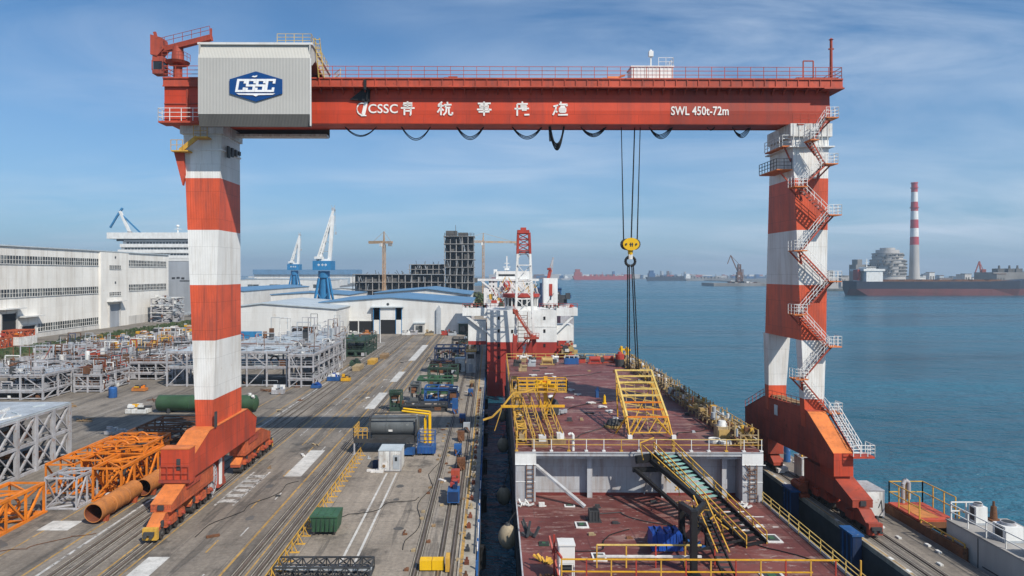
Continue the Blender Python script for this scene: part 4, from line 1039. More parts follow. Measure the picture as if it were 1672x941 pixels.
s = MB('yellow'); s.beam((gx(818,87),87,UD+1.95),(gx(922,87),87,UD+2.0),.3); s.build('outrigger', t_)
s = MB('rail_yellow'); pts = [(px_-.4,87.4,UD+4.6),(4.6,87.2,UD+3.8),(3.0,87,UD+3.7),(1.6,87,UD+1.9),(.3,87,UD+.6),(-.9,87,UD+.2)]
for a,b in zip(pts,pts[1:]): s.beam(a,b,.22)
s.beam(pts[3],(.6,87,UD-1.2),.09); s.build('hose_boom', t_)
s = MB('hook_yellow')
for k in range(16): s.cut(); s.cbox((px_+R.uniform(-1.2,1.4),88+R.uniform(-.6,.6),UD+4+R.uniform(0,1.1)),(R.uniform(.2,.7),.4,R.uniform(.2,.6)))
s.beam((px_-1.5,87.3,UD+3.9),(px_-1.2,87.3,UD+5.4),.14); pieces(s,'slewing_gear', t_)
s = MB('dark_steel'); s.lathe((gx(900,91),91,UD),[(.8,0),(1.05,.3),(1.05,1.5),(.8,2.0),(.3,2.3),(.01,2.3)],16); tag(s.build('mooring_drum', None, (gx(900,91),91,UD)), 'dark round drum standing beside the yellow post crane', 'drum')
s = MB('steel_grey'); 
for k in range(8): s.cbox((gx(917,91)+R.uniform(-.7,.7),91.5+R.uniform(-.5,.5),UD+.2+R.uniform(0,.3)),(.5,.5,.4))
tag(s.build('tool_heap', None, (gx(917,91),91.5,UD)), 'small heap of grey tools right of the dark drum', 'tools')
# two narrow gangways lying along the left edge
for i,(xa,ya,xb,yb) in enumerate([(4.6,92,5.5,74.3),(6.8,96,7.6,75.5)]):
    t_ = thing('gangway', ['pale brown gangway lying on the left deck edge, outer of the two','pale brown gangway lying on the left deck, nearer the yellow post crane'][i], 'gangway', (xa,ya,UD))
    z0, z1 = (UD+2.6, UD+.2) 
    s = MB('brass'); 
    for o_ in (-.55,.55): s.beam((xa+o_,ya,z0),(xb+o_,yb,z1),.1,.22)
    for k in range(16): u=(k+.5)/16; s.cbox((lerp(xa,xb,u),lerp(ya,yb,u),lerp(z0,z1,u)),(1.1,.12,.07))
    s.build('tread_frame', t_)
    s = MB('rail_yellow')
    for o_ in (-.55,.55): 
        s.beam((xa+o_,ya,z0+1.05),(xb+o_,yb,z1+1.05),.09)
        for k in range(9): u=k/8; p=(lerp(xa,xb,u)+o_,lerp(ya,yb,u),lerp(z0,z1,u)); s.beam(p,(p[0],p[1],p[2]+1.05),.08)
    s.build('hand_rail', t_)
    s = MB('wood'); s.cbox((xb,yb+.5,UD+.3),(1.8,1.6,.6)); s.use('dirty_white'); s.cbox((xb+.3,yb+.3,UD+.9),(.8,.9,.6)); s.build('landing', t_)
for k in range(5):
    x, y = 3.6+k*.12, 78+k*8
    t_ = thing('bollard_frame', 'rusty yellow frame with pipes at the left deck edge, '+['nearest the deck rail','second from the deck rail','third from the deck rail','beside the yellow post crane','farthest from the deck rail'][k], 'frame', (x,y,UD))
    s = MB('rail_yellow'); s.truss(x-.5,y-2,UD,x+.5,y+2,UD+R.uniform(1.2,2.2),3,.1); s.build('frame', t_)
    s = MB('dirty_white')
    for j in range(7): s.cut(); s.use(R.choice(['dirty_white','tan_pipe','dark_steel','brass'])); s.cbox((x+R.uniform(-.3,.4),y+R.uniform(-2,2),UD+R.uniform(.2,1)),(.5,.7,.5))
    pieces(s,'load', t_)
# signal figure-like bollards: workmen are too small to see; small items near the frame
s = MB('blue'); x, y = gx(978,104), 104; s.box(x-.5,y-.4,UD,x-.1,y+.4,UD+1.0); s.prism([(x-.6,UD+1),(x+.1,UD+1),(x-.2,UD+1.6)],'y',y-.3,y+.3); tag(s.build('tool_box', None,(x,y,UD)),'small dark blue tool box alone in mid deck','tool box')
s = MB('hook_yellow'); x, y = gx(987,99), 99; s.cyl((x,y,UD),(x,y,UD+1.1),.22,.18,10); s.cyl((x,y,UD+1.1),(x,y,UD+1.3),.1,.1,8); s.box(x-.3,y-.3,UD,x+.3,y+.3,UD+.12); tag(s.build('gas_bottle', None,(x,y,UD)),'short yellow gas bottle near the blue tool box','gas bottle')
s = MB('dark_steel'); x, y = gx(1001,84), 84; s.lathe((x,y,UD),[(.8,0),(.9,.4),(.6,.9),(.01,1.0)],14); s.use('brass'); s.cyl((x,y,UD),(x,y,UD+.25),1.1,1.1,14); tag(s.build('deck_capstan', None,(x,y,UD)),'squat dark capstan on a tan ring before the slanted frame','capstan')

# lower deck things
t_ = thing('deck_cabinet', 'white cabinet on open legs standing on the lower red deck', 'cabinet', (6.0,53.8,LD))
s = MB('white'); s.box(5.45,53.2,LD+1.5,6.7,54.4,LD+3.0); s.use('shed_white'); s.box(5.4,53.1,LD+3.0,6.75,54.5,LD+3.12); s.box(5.5,53.17,LD+1.6,6.65,53.2,LD+2.9); s.build('body', t_)
for a,b in ((5.5,53.25),(6.65,53.25),(5.5,54.35),(6.65,54.35)): s = MB('white'); s.beam((a,b,LD),(a,b,LD+1.5),.09); s.build('leg', t_)
s = MB('dark_steel'); s.box(5.7,53.4,LD+.8,6.5,54.2,LD+1.45); s.build('motor', t_)
t_ = thing('tarp_bale', 'pair of crates wrapped in bright blue tarpaulin on the lower deck', 'crates', (15.6,60.2,LD))
for k,(xa,xb) in enumerate(((14.3,15.55),(15.65,16.95))):
    s = MB('tarp_blue'); n = 7
    vs = []; s.frus(xa,59.3,xb,61.2,LD+.12,xa+.05,59.36,xb-.05,61.15,LD+1.55)
    for j in range(14): u = R.uniform(0,1); s.beam((lerp(xa,xb,u),59.28,LD+1.55),(lerp(xa,xb,u)+R.uniform(-.2,.2),59.24,LD+.1),.12,.06)
    for j in range(5): s.beam((xa+R.uniform(.05,1.1),59.3,LD+1.58),(xa+R.uniform(.05,1.1),61.2,LD+1.58),.14,.05)
    s.build('wrapped_crate', t_)
s = MB('grey_white'); s.box(14.4,59.4,LD,16.9,61.1,LD+.12); s.build('pallet', t_)
t_ = thing('deck_bollard', 'dark square hatch post standing alone on the lower red deck', 'bollard', (10.3,66.9,LD))
s = MB('dark_steel'); s.box(9.8,66.4,LD,10.8,67.4,LD+1.1); s.box(9.6,66.2,LD,11.0,67.6,LD+.08); s.build('coaming', t_)
s = MB('black'); s.box(9.9,66.5,LD+1.1,10.7,67.3,LD+1.12); s.use('dark_steel'); 
for k in range(4): s.box(9.8+k*.3,66.33,LD+.1,9.88+k*.3,66.4,LD+1.05)
s.build('grating', t_)
for i,(x,y,mt,lab) in enumerate([(3.6,62.6,'dark_steel','dark upright plate against the left edge of the lower deck'),(3.7,71.0,'dirty_white','pale rag heap under the left wall ladder'),(4.6,57.0,'rail_yellow','yellow and white tangle of hoses on the left of the lower deck'),(5.0,53.5,'brown_rust','rusty chain heap left of the white cabinet'),(18.3,60.4,'blue','small blue bucket right of the blue wrapped crates'),(26.6,70.6,'paper','pale heap of dust and rope under the right wall ladder')]):
    s = MB(mt)
    for k in range(9):
        a = R.uniform(0,3.1); p = (x+R.uniform(-.5,.5),y+R.uniform(-.5,.5),LD+.12); s.beam(p,(p[0]+math.cos(a)*R.uniform(.3,.9),p[1]+math.sin(a)*.6,LD+R.uniform(.1,.6 if i else 1.6)),R.uniform(.08,.28),.14)
    tag(s.build(['upright_plate','rag_heap','hose_tangle','chain_heap','bucket','rope_heap'][i],None,(x,y,LD)),lab,['plate','rags','hoses','chain','bucket','rope'][i])
for i,(x,y) in enumerate([(20.3,70.8),(21.6,69.6),(22.0,70.2)]):
    s = MB('rail_yellow')
    for k in range(6): s.beam((x+R.uniform(-.8,.8),y+R.uniform(-.5,.5),LD+.05+.06*k),(x+R.uniform(-.8,.8),y+R.uniform(-.5,.5),LD+R.uniform(.1,.7)),.1)
    tag(s.build('scaffold_scrap',None,(x,y,LD)),['yellow scaffold scrap by the wall, left of the stair','yellow scaffold scrap lying nearest the black stair','small yellow scrap against the wall behind the stair'][i],'scaffold')
for i,(x,y) in enumerate([(25.4,66.0),(26.6,67.5),(24.4,64.6),(26.9,65.2),(25.1,69.2)]):
    s = MB('paper')
    for k in range(4): s.cbox((x+R.uniform(-1.2,1.2),y+R.uniform(-.4,.4),LD+.03),(R.uniform(.3,1.2),R.uniform(.1,.35),.03))
    tag(s.build('grit_patch',None,(x,y,LD)),'pale grit swept into a thin line on the lower deck near the right rail','grit','grit lines on the lower deck')

# the black stair from the upper deck down to the lower deck
t_ = thing('deck_stair', 'black steel stair with pale green treads and yellow handrails between the barge decks', 'stair', (20,66,LD))
top = Vector((18.6,72.4,UD)); mid = Vector((21.2,66.6,LD+2.7)); bot = Vector((24.0,60.6,LD))
sidev = Vector((.92,.40,0))
s = MB('black')
for o_ in (-1.15,1.15):
    s.beam(top+sidev*o_+Vector((0,0,-.15)),bot+sidev*o_+Vector((0,0,.1)),.16,.48)
s.build('stringer', t_)
n = 22
for k in range(n):
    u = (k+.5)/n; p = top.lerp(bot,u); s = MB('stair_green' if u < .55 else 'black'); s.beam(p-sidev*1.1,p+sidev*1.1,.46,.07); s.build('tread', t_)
for o_ in (-1.2,1.2):
    s = MB('rail_yellow')
    for h_ in (.55,1.1): s.beam(top+sidev*o_+Vector((0,0,h_)),bot+sidev*o_+Vector((0,0,h_)),.085)
    for k in range(9): p = top.lerp(bot,k/8)+sidev*o_; s.beam(p,p+Vector((0,0,1.1)),.08)
    s.build('hand_rail', t_)
s = MB('black')
s.beam((15.2,71.8,5.6),(20.6,71.4,5.8),.45); s.beam((15.6,72.1,6.6),(18.3,72.2,6.9),.5,.8)
s.beam((15.4,71.8,5.7),(19.6,61.6,3.0),.34); s.beam((17.2,71.6,6.6),(20.0,62.0,5.0),.4,.5); s.beam((20.0,62.0,5.0),(19.4,59.8,3.6),.4,.45)
s.beam((19.4,59.8,3.6),(17.2,55.0,6.3),.25)
s.build('support_beam', t_)
for (x,y,z1) in ((17.7,62.2,LD+3.4),(16.6,54.9,LD+5.2),(19.5,60.2,LD+2.2)):
    s = MB('black'); s.beam((x,y,LD),(x,y,z1),.5); s.box(x-.5,y-.5,LD,x+.5,y+.5,LD+.08); s.build('post', t_)
s = MB('black'); s.beam((16.6,54.9,LD+4.8),(19.4,61,LD+3.6),.4); s.beam((17.7,62.2,LD+3.1),(16.6,54.9,LD+5.0),.45,.5); s.beam((16.6,54.9,LD+1.9),(23.6,61.3,LD+.4),.16); s.beam((16.6,54.9,LD+3.0),(21.2,64,LD+1.9),.2); s.beam((17.7,62.2,LD+1.6),(16.6,54.9,LD+.6),.16); s.build('brace', t_)
s = MB('rail_yellow')   # lower ladder running to the viewer
for o_ in (-.5,.5): s.use('black'); s.beam((19.3+o_,62.2,LD+3.0),(19.2+o_,53.6,LD+.1),.12,.3); s.use('rail_yellow'); s.beam((19.3+o_,62.2,LD+4.0),(19.2+o_,55.4,LD+1.6),.1)
s.use('dark_steel')
for k in range(16): u=(k+.5)/16; s.cbox((19.25,lerp(62.2,53.6,u),lerp(LD+3.0,LD+.1,u)),(1.0,.25,.06))
s.use('rail_yellow')
for k in range(16): p=(19.2+R.uniform(-.7,.7),R.uniform(57,63),LD+R.uniform(1.2,3.4)); s.beam(p,(p[0]+R.uniform(-.7,.7),p[1]+R.uniform(-.6,.6),p[2]+R.uniform(-.5,.5)),.09)
s.build('lower_ladder', t_)
s = MB('rail_yellow')
for k in range(22):
    s.cut(); u = R.uniform(.1,.8); p = top.lerp(bot,u)-sidev*R.uniform(1.0,1.8)+Vector((0,0,R.uniform(-1.2,.3))); s.beam(p,p+Vector((R.uniform(-.6,.6),R.uniform(-.6,.6),R.uniform(-.6,.6))),.08)
for k in range(6):
    s.cut(); u = k/5; p = top.lerp(bot,u*.8)-sidev*1.5; s.beam(p,p+Vector((.2,0,-1.6)),.07)
s.beam(top-sidev*3.0+Vector((0,0,1.2)),top-sidev*2.6+Vector((0,-.1,-.6)),.1); s.beam(top-sidev*3.0+Vector((0,0,1.2)),top-sidev*1.2+Vector((0,0,1.6)),.1); s.beam(top-sidev*2.6+Vector((0,0,.9)),mid-sidev*1.8+Vector((0,0,.8)),.1)
pieces(s,'scaffold', t_)
# hanging fenders between hull and quay wall
fl = ['nearest and largest in the photo','second from the viewer','third from the viewer','farthest from the viewer']
for i,(y,z,x) in enumerate(((66,.75,1.75),(87,-2.2,1.8),(107,-.7,2.1),(130,-.9,2.3))):
    t_ = thing('hull_fender', 'round tan rope fender hanging on the barge side, '+fl[i], 'fender', (x,y,z), 0, 'fenders along the barge side')
    s = MB('fender_tan'); s.ball((x,y,z),.95,1.25); s.build('ball', t_)
    s = MB('dark_steel'); s.cyl((x,y,z+1.1),(x,y,z+1.35),.3,.2,10); s.build('cap', t_)
    s = MB('rubber'); s.tube([(x,y,z+1.3),(x+.8,y+.2,max(LD,z+2.4))],.06,5); s.build('rope', t_)

for i,(xa,ya,xb,yb,mt) in enumerate([(20,77,26.5,84,'black'),(9,77,15,86,'dark_steel'),(10,95,19,101,'black'),(12,121,22,131,'dark_steel'),(6,58,13,63.5,'black'),(21.5,63,27,57.5,'black'),(11,69,17.5,66,'dark_steel')]):
    z = UD if ya > 72 else LD
    s = MB(mt); pts = []
    for k in range(19): u = k/18; pts.append((lerp(xa,xb,u)+.7*math.sin(u*9+i)+R.uniform(-.08,.08), lerp(ya,yb,u)+.9*math.sin(u*6+i*2), z+.07))
    s.tube(pts,.055,5)
    tag(s.build('deck_hose',None,(xa,ya,z)),['thin black hose snaking by the foot of the slanted frame','dark cable winding over the deck near the guard rail','black hose crossing mid deck beside the yellow post crane','dark cable lying across the far half of the deck','black hose on the lower deck below the wall brace','black hose on the lower deck near the right rail','dark cable at the foot of the bulkhead'][i],'hose')
for i in range(26):
    x = R.uniform(4,28); y = R.choice([R.uniform(76,140),R.uniform(57,73)]); z = UD if y > 74 else LD
    s = MB(R.choice(['dark_steel','brown_rust','tan_pipe','steel_grey','dirty_white'])); w_ = R.uniform(.25,.7); s.box(x-w_/2,y-w_/3,z+.006,x+w_/2,y+w_/3,z+R.uniform(.12,.5)); s.box(x-.1,y-.1,z+.006,x+w_*.8,y+.05,z+.1)
    tag(s.build('deck_fitting',None,(x,y,z)),'small low steel fitting on the red deck of the barge','fitting','small fittings on the barge deck')
# ---------------------------------------------------------------- steel modules stored on the left of the quay
def module(name, label, x0, y0, x1, y1, lv, top, seed, cols, deckmat, steel='grey_white', rails=True, pipes=60, group=None, cat='steel module'):
    """open deck module: legs, plated levels, edge rails and pipework; lv: heights of its decks"""
    q = random.Random(seed)
    t_ = thing(name, label, cat, ((x0+x1)/2,(y0+y1)/2,0), 0, group)
    s = MB(steel); nx = max(2, round((x1-x0)/5)); ny = max(2, round((y1-y0)/5)); zt = lv[-1]
    xs = [lerp(x0+.2,x1-.2,i/nx) for i in range(nx+1)]; ys = [lerp(y0+.2,y1-.2,i/ny) for i in range(ny+1)]
    for x in xs:
        for y in ys:
            if x in (xs[0],xs[-1]) or y in (ys[0],ys[-1]): s.beam((x,y,0),(x,y,zt),.34)
    for k in range(len(xs)-1):
        if k % 2 == 0: s.beam((xs[k],y0+.15,0),(xs[k+1],y0+.15,lv[0]),.2); s.beam((xs[k+1],y0+.15,lv[0] if len(lv) > 1 else 0),(xs[k],y0+.15,zt),.18)
    for k in range(len(ys)-1): s.beam((x1-.15,ys[k],0),(x1-.15,ys[k+1],lv[0]),.2); s.beam((x1-.15,ys[k+1],lv[0]),(x1-.15,ys[k],zt),.18)
    for z in (.35, lv[0]-.6, zt-.6):
        for x in (xs[0],xs[-1]): s.beam((x,ys[0],z),(x,ys[-1],z),.2)
        for y in (ys[0],ys[-1]): s.beam((xs[0],y,z),(xs[-1],y,z),.2)
    s.build('frame', t_)
    s = MB('brown_rust')
    for k in range(16):
        s.cut(); s.use(q.choice(['brown_rust','dark_steel','steel_grey',steel,'dirty_white'])); x = q.uniform(x0+1,x1-1); y = q.uniform(y0+.6,y1-.6); z = q.choice([0]+lv)
        if k % 2: s.beam((x,y,z),(x,y,z+q.uniform(2,4.5)),.13)
        else: s.beam((x,y,z+q.uniform(.6,2)),(min(x1,x+q.uniform(2,7)),y+q.uniform(-.5,.5),z+q.uniform(.6,2)),.16)
    pieces(s,'scaffold_pole', t_)
    for z in lv:
        s = MB(steel); s.box(x0,y0,z-.42,x1,y0+.18,z); s.box(x0,y1-.18,z-.42,x1,y1,z); s.box(x0,y0+.18,z-.42,x0+.18,y1-.18,z); s.box(x1-.18,y0+.18,z-.42,x1,y1-.18,z)
        s.use(deckmat); s.box(x0+.18,y0+.18,z-.2,x1-.18,y1-.18,z-.06)
        s.use('dark_steel')
        for k in range(7): xx = q.uniform(x0+.5,x1-2); yy = q.uniform(y0+.5,y1-2); s.box(xx,yy,z-.06,min(x1-.3,xx+q.uniform(1,4)),min(y1-.3,yy+q.uniform(1,3)),z-.05+.004*k)
        s.build('deck', t_)
    if rails:
        for z in lv: s = MB(steel); s.rail([(x0,y0+.08,z),(x1-.08,y0+.08,z),(x1-.08,y1,z)],1.1,1.9,2,.08); s.build('edge_rail', t_)
    if pipes:
        s = MB(steel)
        for k in range(pipes):
            s.cut(); s.use(q.choice(cols)); z = q.choice(lv[:-1]+[lv[-1]]*2+[.3]); x = q.uniform(x0+.5,x1-.5); y = q.uniform(y0+.4,y1-.4); r = q.uniform(.06,.2); ty = q.random()
            if k % 5 == 0: y = y0+q.uniform(.4,1.6); z = q.choice([.3]+lv)
            elif k % 5 == 1: x = x1-q.uniform(.4,2.0); z = q.choice([.3]+lv)
            h = q.uniform(.5, top if z == lv[-1] else 2.2)
            if ty < .3: a = q.uniform(1.5,5); s.tube([(x,y,z),(x,y,z+h),(min(x1,x+a),y,z+h),(min(x1,x+a),y,z+h*.4)],r,6)
            elif ty < .5: a = q.uniform(2,6); s.tube([(x,y,z+h*.6),(x,min(y1,y+a),z+h*.6)],r,6)
            elif ty < .62: s.cyl((x,y,z),(x,y,z+h*.6),q.uniform(.3,.7),None,10)
            elif ty < .78: s.cbox((x,y,z+h*.3),(q.uniform(.6,1.8),q.uniform(.6,1.8),h*.6))
            elif ty < .92: s.beam((x,y,z),(x+q.uniform(-2,2),y+q.uniform(-2,2),z+h),.14)
            else:
                pts = [(x+1.0*math.cos(a_),y,z+1.0*math.sin(a_)) for a_ in [rad(v) for v in range(0,181,30)]]; s.tube(pts,r,6)
        pieces(s,'pipework', t_)
    return t_
PC = ['grey_white','dirty_white','steel_grey','brown_rust','dark_steel','grey_white']
PR = PC+['brown_rust','crane_rust_red','brown_rust','tube_inside']
PY = PC+['yellow','rail_yellow','brown_rust','tube_orange']
PB = PC+['blue','steel_grey','dark_steel']
GM = 'pipe modules stored between the white hall and the crane leg'
M = [(-108,141,-93.5,156,[2.2,5.4],2.6,PC,'near left module, two pale decks high, with grey rails and pipes'),
     (-92.8,150,-86.5,162,[1.6,4.2],3.2,PR,'narrow module with a dark red frame just right of the near left module'),
     (-109,163,-93,178,[2.4,5.6],3.6,PR,'module of tangled red and grey pipes right behind the near left one'),
     (-128,172,-111,188,[2.6],5.0,PC,'single deck module crowded with pale pipes at the left photo edge'),
     (-92,168,-79,182,[2.0,4.6],3.0,PC,'pale module with curved pipes beside the blue drum'),
     (-110,186,-94,204,[2.6,5.2],3.4,PY,'module with yellow and rusty pipes in the middle of the pipe modules'),
     (-92,188,-74,204,[2.4,5.0],2.6,PC,'long pale module half hidden by the left crane leg'),
     (-133,196,-114,214,[2.4,4.8],3.6,PB,'bluish grey module standing nearest to the grass verge'),
     (-112,212,-96,230,[2.6,5.2],4.0,PY,'rear module with yellow valves in front of the scaffold tower'),
     (-94,212,-76,230,[2.4],4.4,PR,'rear single deck module of reddish pipes left of the crane leg'),
     (-138,222,-118,240,[2.2],4.0,PY,'farthest low module with orange machinery close to the grass verge'),
     (-116,238,-96,254,[2.0],3.4,PC,'farthest pale low module behind the others near the hall yard')]
for i, m_ in enumerate(M):
    module('pipe_module', m_[7], *m_[:4], m_[4], m_[5], 300+i, m_[6], 'steel_grey' if i % 3 == 0 else 'brown_rust' if i % 3 == 1 else 'dark_steel', pipes=96, group=GM)
# right of the leg
module('deck_module', 'two wide grey plated decks stacked low beside the left crane leg', -76,158,-47.5,171,[4.8,8.3],.9,320,PR,'pale_roof',pipes=22)
module('stair_module', 'tall narrow pale module with stairs and railings facing the roadway', -47,157,-41,188,[2.2,5.0,7.8],1.6,321,PC,'steel_grey',pipes=70)
module('pipe_module', 'tall white pipe module with upright pipes before the white shed', -70,186,-44,206,[3.4,7.4],7.2,322,PC,'pale_roof',pipes=98,group=GM)
module('pipe_module', 'rear white pipe module right under the shed with the pale roof', -66,210,-48,228,[3.0,7.0],6.4,323,PC,'steel_grey',pipes=90,group=GM)
module('barge_section', 'low dark green hull section with pale rails at the end of the roadway', -51.5,214,-39.5,236,[2.2,5.2],1.6,324,['green','dark_green','grey_white','brown_rust'],'dark_green','dark_green',pipes=40)
# big white truss module at the left edge
t_ = thing('truss_module', 'tall white cross braced truss module with a plated top at the left edge', 'truss module', (-68,88,0))
x0,x1,y0,y1 = -76,-61,76,97.6
s = MB('grey_white')
for z in (.2,3.9,7.5): 
    for x in (x0,x1): s.beam((x,y0,z),(x,y1,z),.36)
    for k in range(7): y = lerp(y0,y1,k/6); s.beam((x0,y,z),(x1,y,z),.26)
for k in range(7):
    y = lerp(y0,y1,k/6)
    for x in (x0,x1): s.beam((x,y,0),(x,y,7.6),.5)
    s.beam((x0,y,0),((x0+x1)/2,y,7.5),.18)
    if k < 6:
        y2 = lerp(y0,y1,(k+1)/6)
        for za,zb in ((.2,3.9),(3.9,7.5)):
            s.beam((x1,y,za),(x1,y2,zb),.24); s.beam((x1,y,zb),(x1,y2,za),.16)
for x in (-71,-66): s.beam((x,y1,0),(x,y1,7.5),.3)
for k in range(3): s.beam((lerp(x0,x1,k/3),y1,0),(lerp(x0,x1,(k+1)/3),y1,7.5),.22)
s.build('truss', t_)
s = MB('pale_roof'); s.box(x0-.2,y0,7.6,x1+.2,y1+.1,7.85); s.use('steel_grey'); s.box(x0-.2,y0,7.86,x1+.22,y1+.12,7.9)
for k in range(26): y=R.uniform(y0,y1-3); x=R.uniform(x0,x1-1); s.use(R.choice(['grey_white','dirty_white','pale_roof','tan_pipe'])); s.beam((x,y,7.98),(x+R.uniform(-2,2),y+R.uniform(1,5),7.98),.18)
s.build('deck', t_)
s = MB('brown_rust')
for k in range(90): s.cut(); s.use(R.choice(['brown_rust','dirty_white','steel_grey','tube_orange','dark_steel'])); s.cbox((R.uniform(x0+1,x1-1.4),R.uniform(y0+1,y1-1),R.choice([.6,4.4])+R.uniform(0,.8)),(R.uniform(.4,2),R.uniform(.4,2),R.uniform(.4,1.4)))
pieces(s,'load', t_)
# lattice tower sections
def lattice(label, x0,y0,x1,y1,h, mat, nb, group='lattice tower sections on the quay', r=.17, axis='y', z=0.02, load=None):
    t_ = thing('lattice_section', label, 'lattice section', ((x0+x1)/2,(y0+y1)/2,z), 0, group)
    s = MB(mat); s.truss(x0,y0,z+.1,x1,y1,z+h,nb,r,axis); s.build('lattice', t_)
    s = MB(mat)
    for q_ in ((x0,y0),(x1,y0),(x0,y1),(x1,y1)): s.cut(); s.box(q_[0]-.25,q_[1]-.25,z,q_[0]+.25,q_[1]+.25,z+.16)
    pieces(s,'foot_plate', t_)
    if load:
        s = MB(load)
        for k in range(14): s.cut(); s.use(R.choice([load,'dark_steel',mat])); s.beam((R.uniform(x0,x1),R.uniform(y0,y1),z+R.uniform(.2,h)),(R.uniform(x0,x1),R.uniform(y0,y1),z+R.uniform(.2,h)),R.uniform(.08,.2))
        for k in range(3): s.cut(); y=lerp(y0,y1,(k+.5)/3); s.tube([((x0+x1)/2+.9*math.cos(a),y,z+h/2+.9*math.sin(a)) for a in [rad(v) for v in range(0,361,30)]],.14,6)
        pieces(s,'inner_bar', t_)
    return t_
lattice('bright orange lattice section nearest the viewer at the lower left edge', -53.2,60,-49.4,74.6,3.3,'orange',5,load='orange',r=.2)
lattice('short pale grey lattice cage between two orange lattice sections', -49.9,75.6,-46.4,79.6,3.5,'grey_white',2,r=.16)
lattice('orange lattice section just behind the grey cage, lying farthest left', -53.4,81,-50,95,3.5,'orange',5,load='orange')
lattice('orange lattice section stacked in the middle of the orange pile', -49.4,81.5,-46.8,93,3.9,'orange',4,load='orange')
lattice('orange lattice section standing tallest beside the two rusty tubes', -46.2,78.4,-42.9,90,3.8,'orange',4,load='brown_rust',r=.2)
lattice('rusty brown lattice section behind the orange pile next to the crane truck', -52.4,97.5,-43.4,108,3.6,'brown_rust',4,load='brown_rust')
lattice('flat orange lattice section leaning over the top of the orange pile', -49.6,84,-43.2,91,1.0,'orange',3,z=3.95,load='orange',r=.15)
# rusty tubes with hollow ends
def pipe(label, x, ya, yb, r, wall=.08):
    t_ = thing('steel_tube', label, 'steel tube', (x,ya,0), 0, 'rusty steel tubes by the crane rail')
    s = MB('tube_orange'); z = r+.25
    s.lathe((x,ya,z),[(r-wall,0),(r,0),(r,(yb-ya)*.33),(r+.05,(yb-ya)*.335),(r+.05,(yb-ya)*.345),(r,(yb-ya)*.35),(r,(yb-ya)*.67),(r+.05,(yb-ya)*.675),(r+.05,(yb-ya)*.685),(r,(yb-ya)*.69),(r,yb-ya),(r-wall,yb-ya)],32,'y'); s.build('shell', t_)
    s = MB('tube_inside'); s.lathe((x,ya,z),[(r-wall,0),(r-wall,yb-ya)],32,'y'); s.build('bore', t_)
    for y in (ya+1.2,yb-1.2):
        s = MB('bogie_orange'); s.prism([(x-r*.9,0),(x+r*.9,0),(x+r*1.0,.7),(x+r*.55,.42),(x,.30),(x-r*.55,.42),(x-r*1.0,.7)],'y',y-.15,y+.15); s.build('cradle', t_)
pipe('rusty orange tube nearest the viewer with its open end facing left of the crane truck', -41.8,71,79.2,1.0)
pipe('rusty orange tube partly hidden behind the crane truck', -41.0,79.6,91,.98)
t_ = thing('storage_tank', 'long green cylinder tank lying behind the left crane leg', 'tank', (-54,129,0))
s = MB('green_tank'); s.lathe((-63.3,129,1.75),[(.01,-.6),(.8,-.45),(1.3,-.15),(1.5,0),(1.5,6),(1.54,6.02),(1.54,6.2),(1.5,6.22),(1.5,12.4),(1.54,12.42),(1.54,12.6),(1.5,12.62),(1.5,18.4),(1.3,18.6),(.8,18.85),(.01,19)],28,'x'); s.build('shell', t_)
for x in (-61,-55,-48): s = MB('dark_steel'); s.prism([(127.6,.02),(130.4,.02),(130.2,1.2),(129,.5),(127.8,1.2)],'x',x-.25,x+.25); s.build('saddle', t_)
s = MB('dirty_white'); s.cyl((-45.0,128.2,2.9),(-45.0,127.8,3.3),.3); s.cyl((-46,129,3.2),(-46,129,3.6),.35); s.build('nozzle', t_)
# small things on the open ground left of the leg
def machine(name, label, cat, x, y, mats, sx, sy, sz, seed, n=10, group=None):
    q = random.Random(seed); t_ = thing(name, label, cat, (x,y,0), 0, group)
    s = MB(mats[0]); s.box(x-sx/2,y-sy/2,.12,x+sx/2,y+sy/2,sz*.45); s.build('body', t_)
    s = MB(mats[1])
    for k in range(n): s.cut(); s.use(q.choice(mats)); s.cbox((x+q.uniform(-.4,.4)*sx,y+q.uniform(-.4,.4)*sy,sz*q.uniform(.45,.8)),(sx*q.uniform(.12,.35),sy*q.uniform(.12,.35),sz*q.uniform(.1,.4)))
    pieces(s,'fitting', t_)
    s = MB('dark_steel')
    for a in (-.38,.38):
        for b in (-.4,.4): s.cut(); s.cyl((x+a*sx,y+b*sy-.08,.22),(x+a*sx,y+b*sy+.08,.22),.22,.22,10)
    pieces(s,'roller', t_); return t_
machine('welding_machine','white and yellow welding machine on the open ground left of the green tank','machine',-66.8,128,['dirty_white','yellow','white','dark_steel'],4.0,2.0,1.9,1)
machine('welding_machine','orange machine on the ground under the pipe modules','machine',-79,152,['tube_orange','yellow','orange','dark_steel'],3.0,1.6,1.6,2)
machine('welding_machine','pale blue grey machine standing right of the green tank near the roadway','machine',-46.5,148,['grey_white','steel_grey','white','blue'],2.6,1.4,2.4,3)
machine('welding_machine','small pale machine left of the dark shadow by the truss module','machine',-61.5,111,['grey_white','dirty_white','steel_grey'],3.4,1.4,1.4,4)
machine('pump_cart','yellow pump cart beside the roadway line, right of the blue one','cart',-35.5,166,['yellow','rail_yellow','dark_steel'],2.2,1.6,1.9,5)
machine('pump_cart','bright blue pump cart beside the roadway line','cart',-38.6,166.5,['blue','tarp_blue','white'],3.0,1.8,2.3,6)
machine('pump_cart','blue box cart under the stair module','cart',-40.2,156,['blue','tarp_blue'],2.2,1.6,1.6,7)
machine('pump_cart','dark green cart at the far end of the stair module','cart',-38.6,193,['dark_green','green','dark_steel'],3.0,1.8,2.6,8)
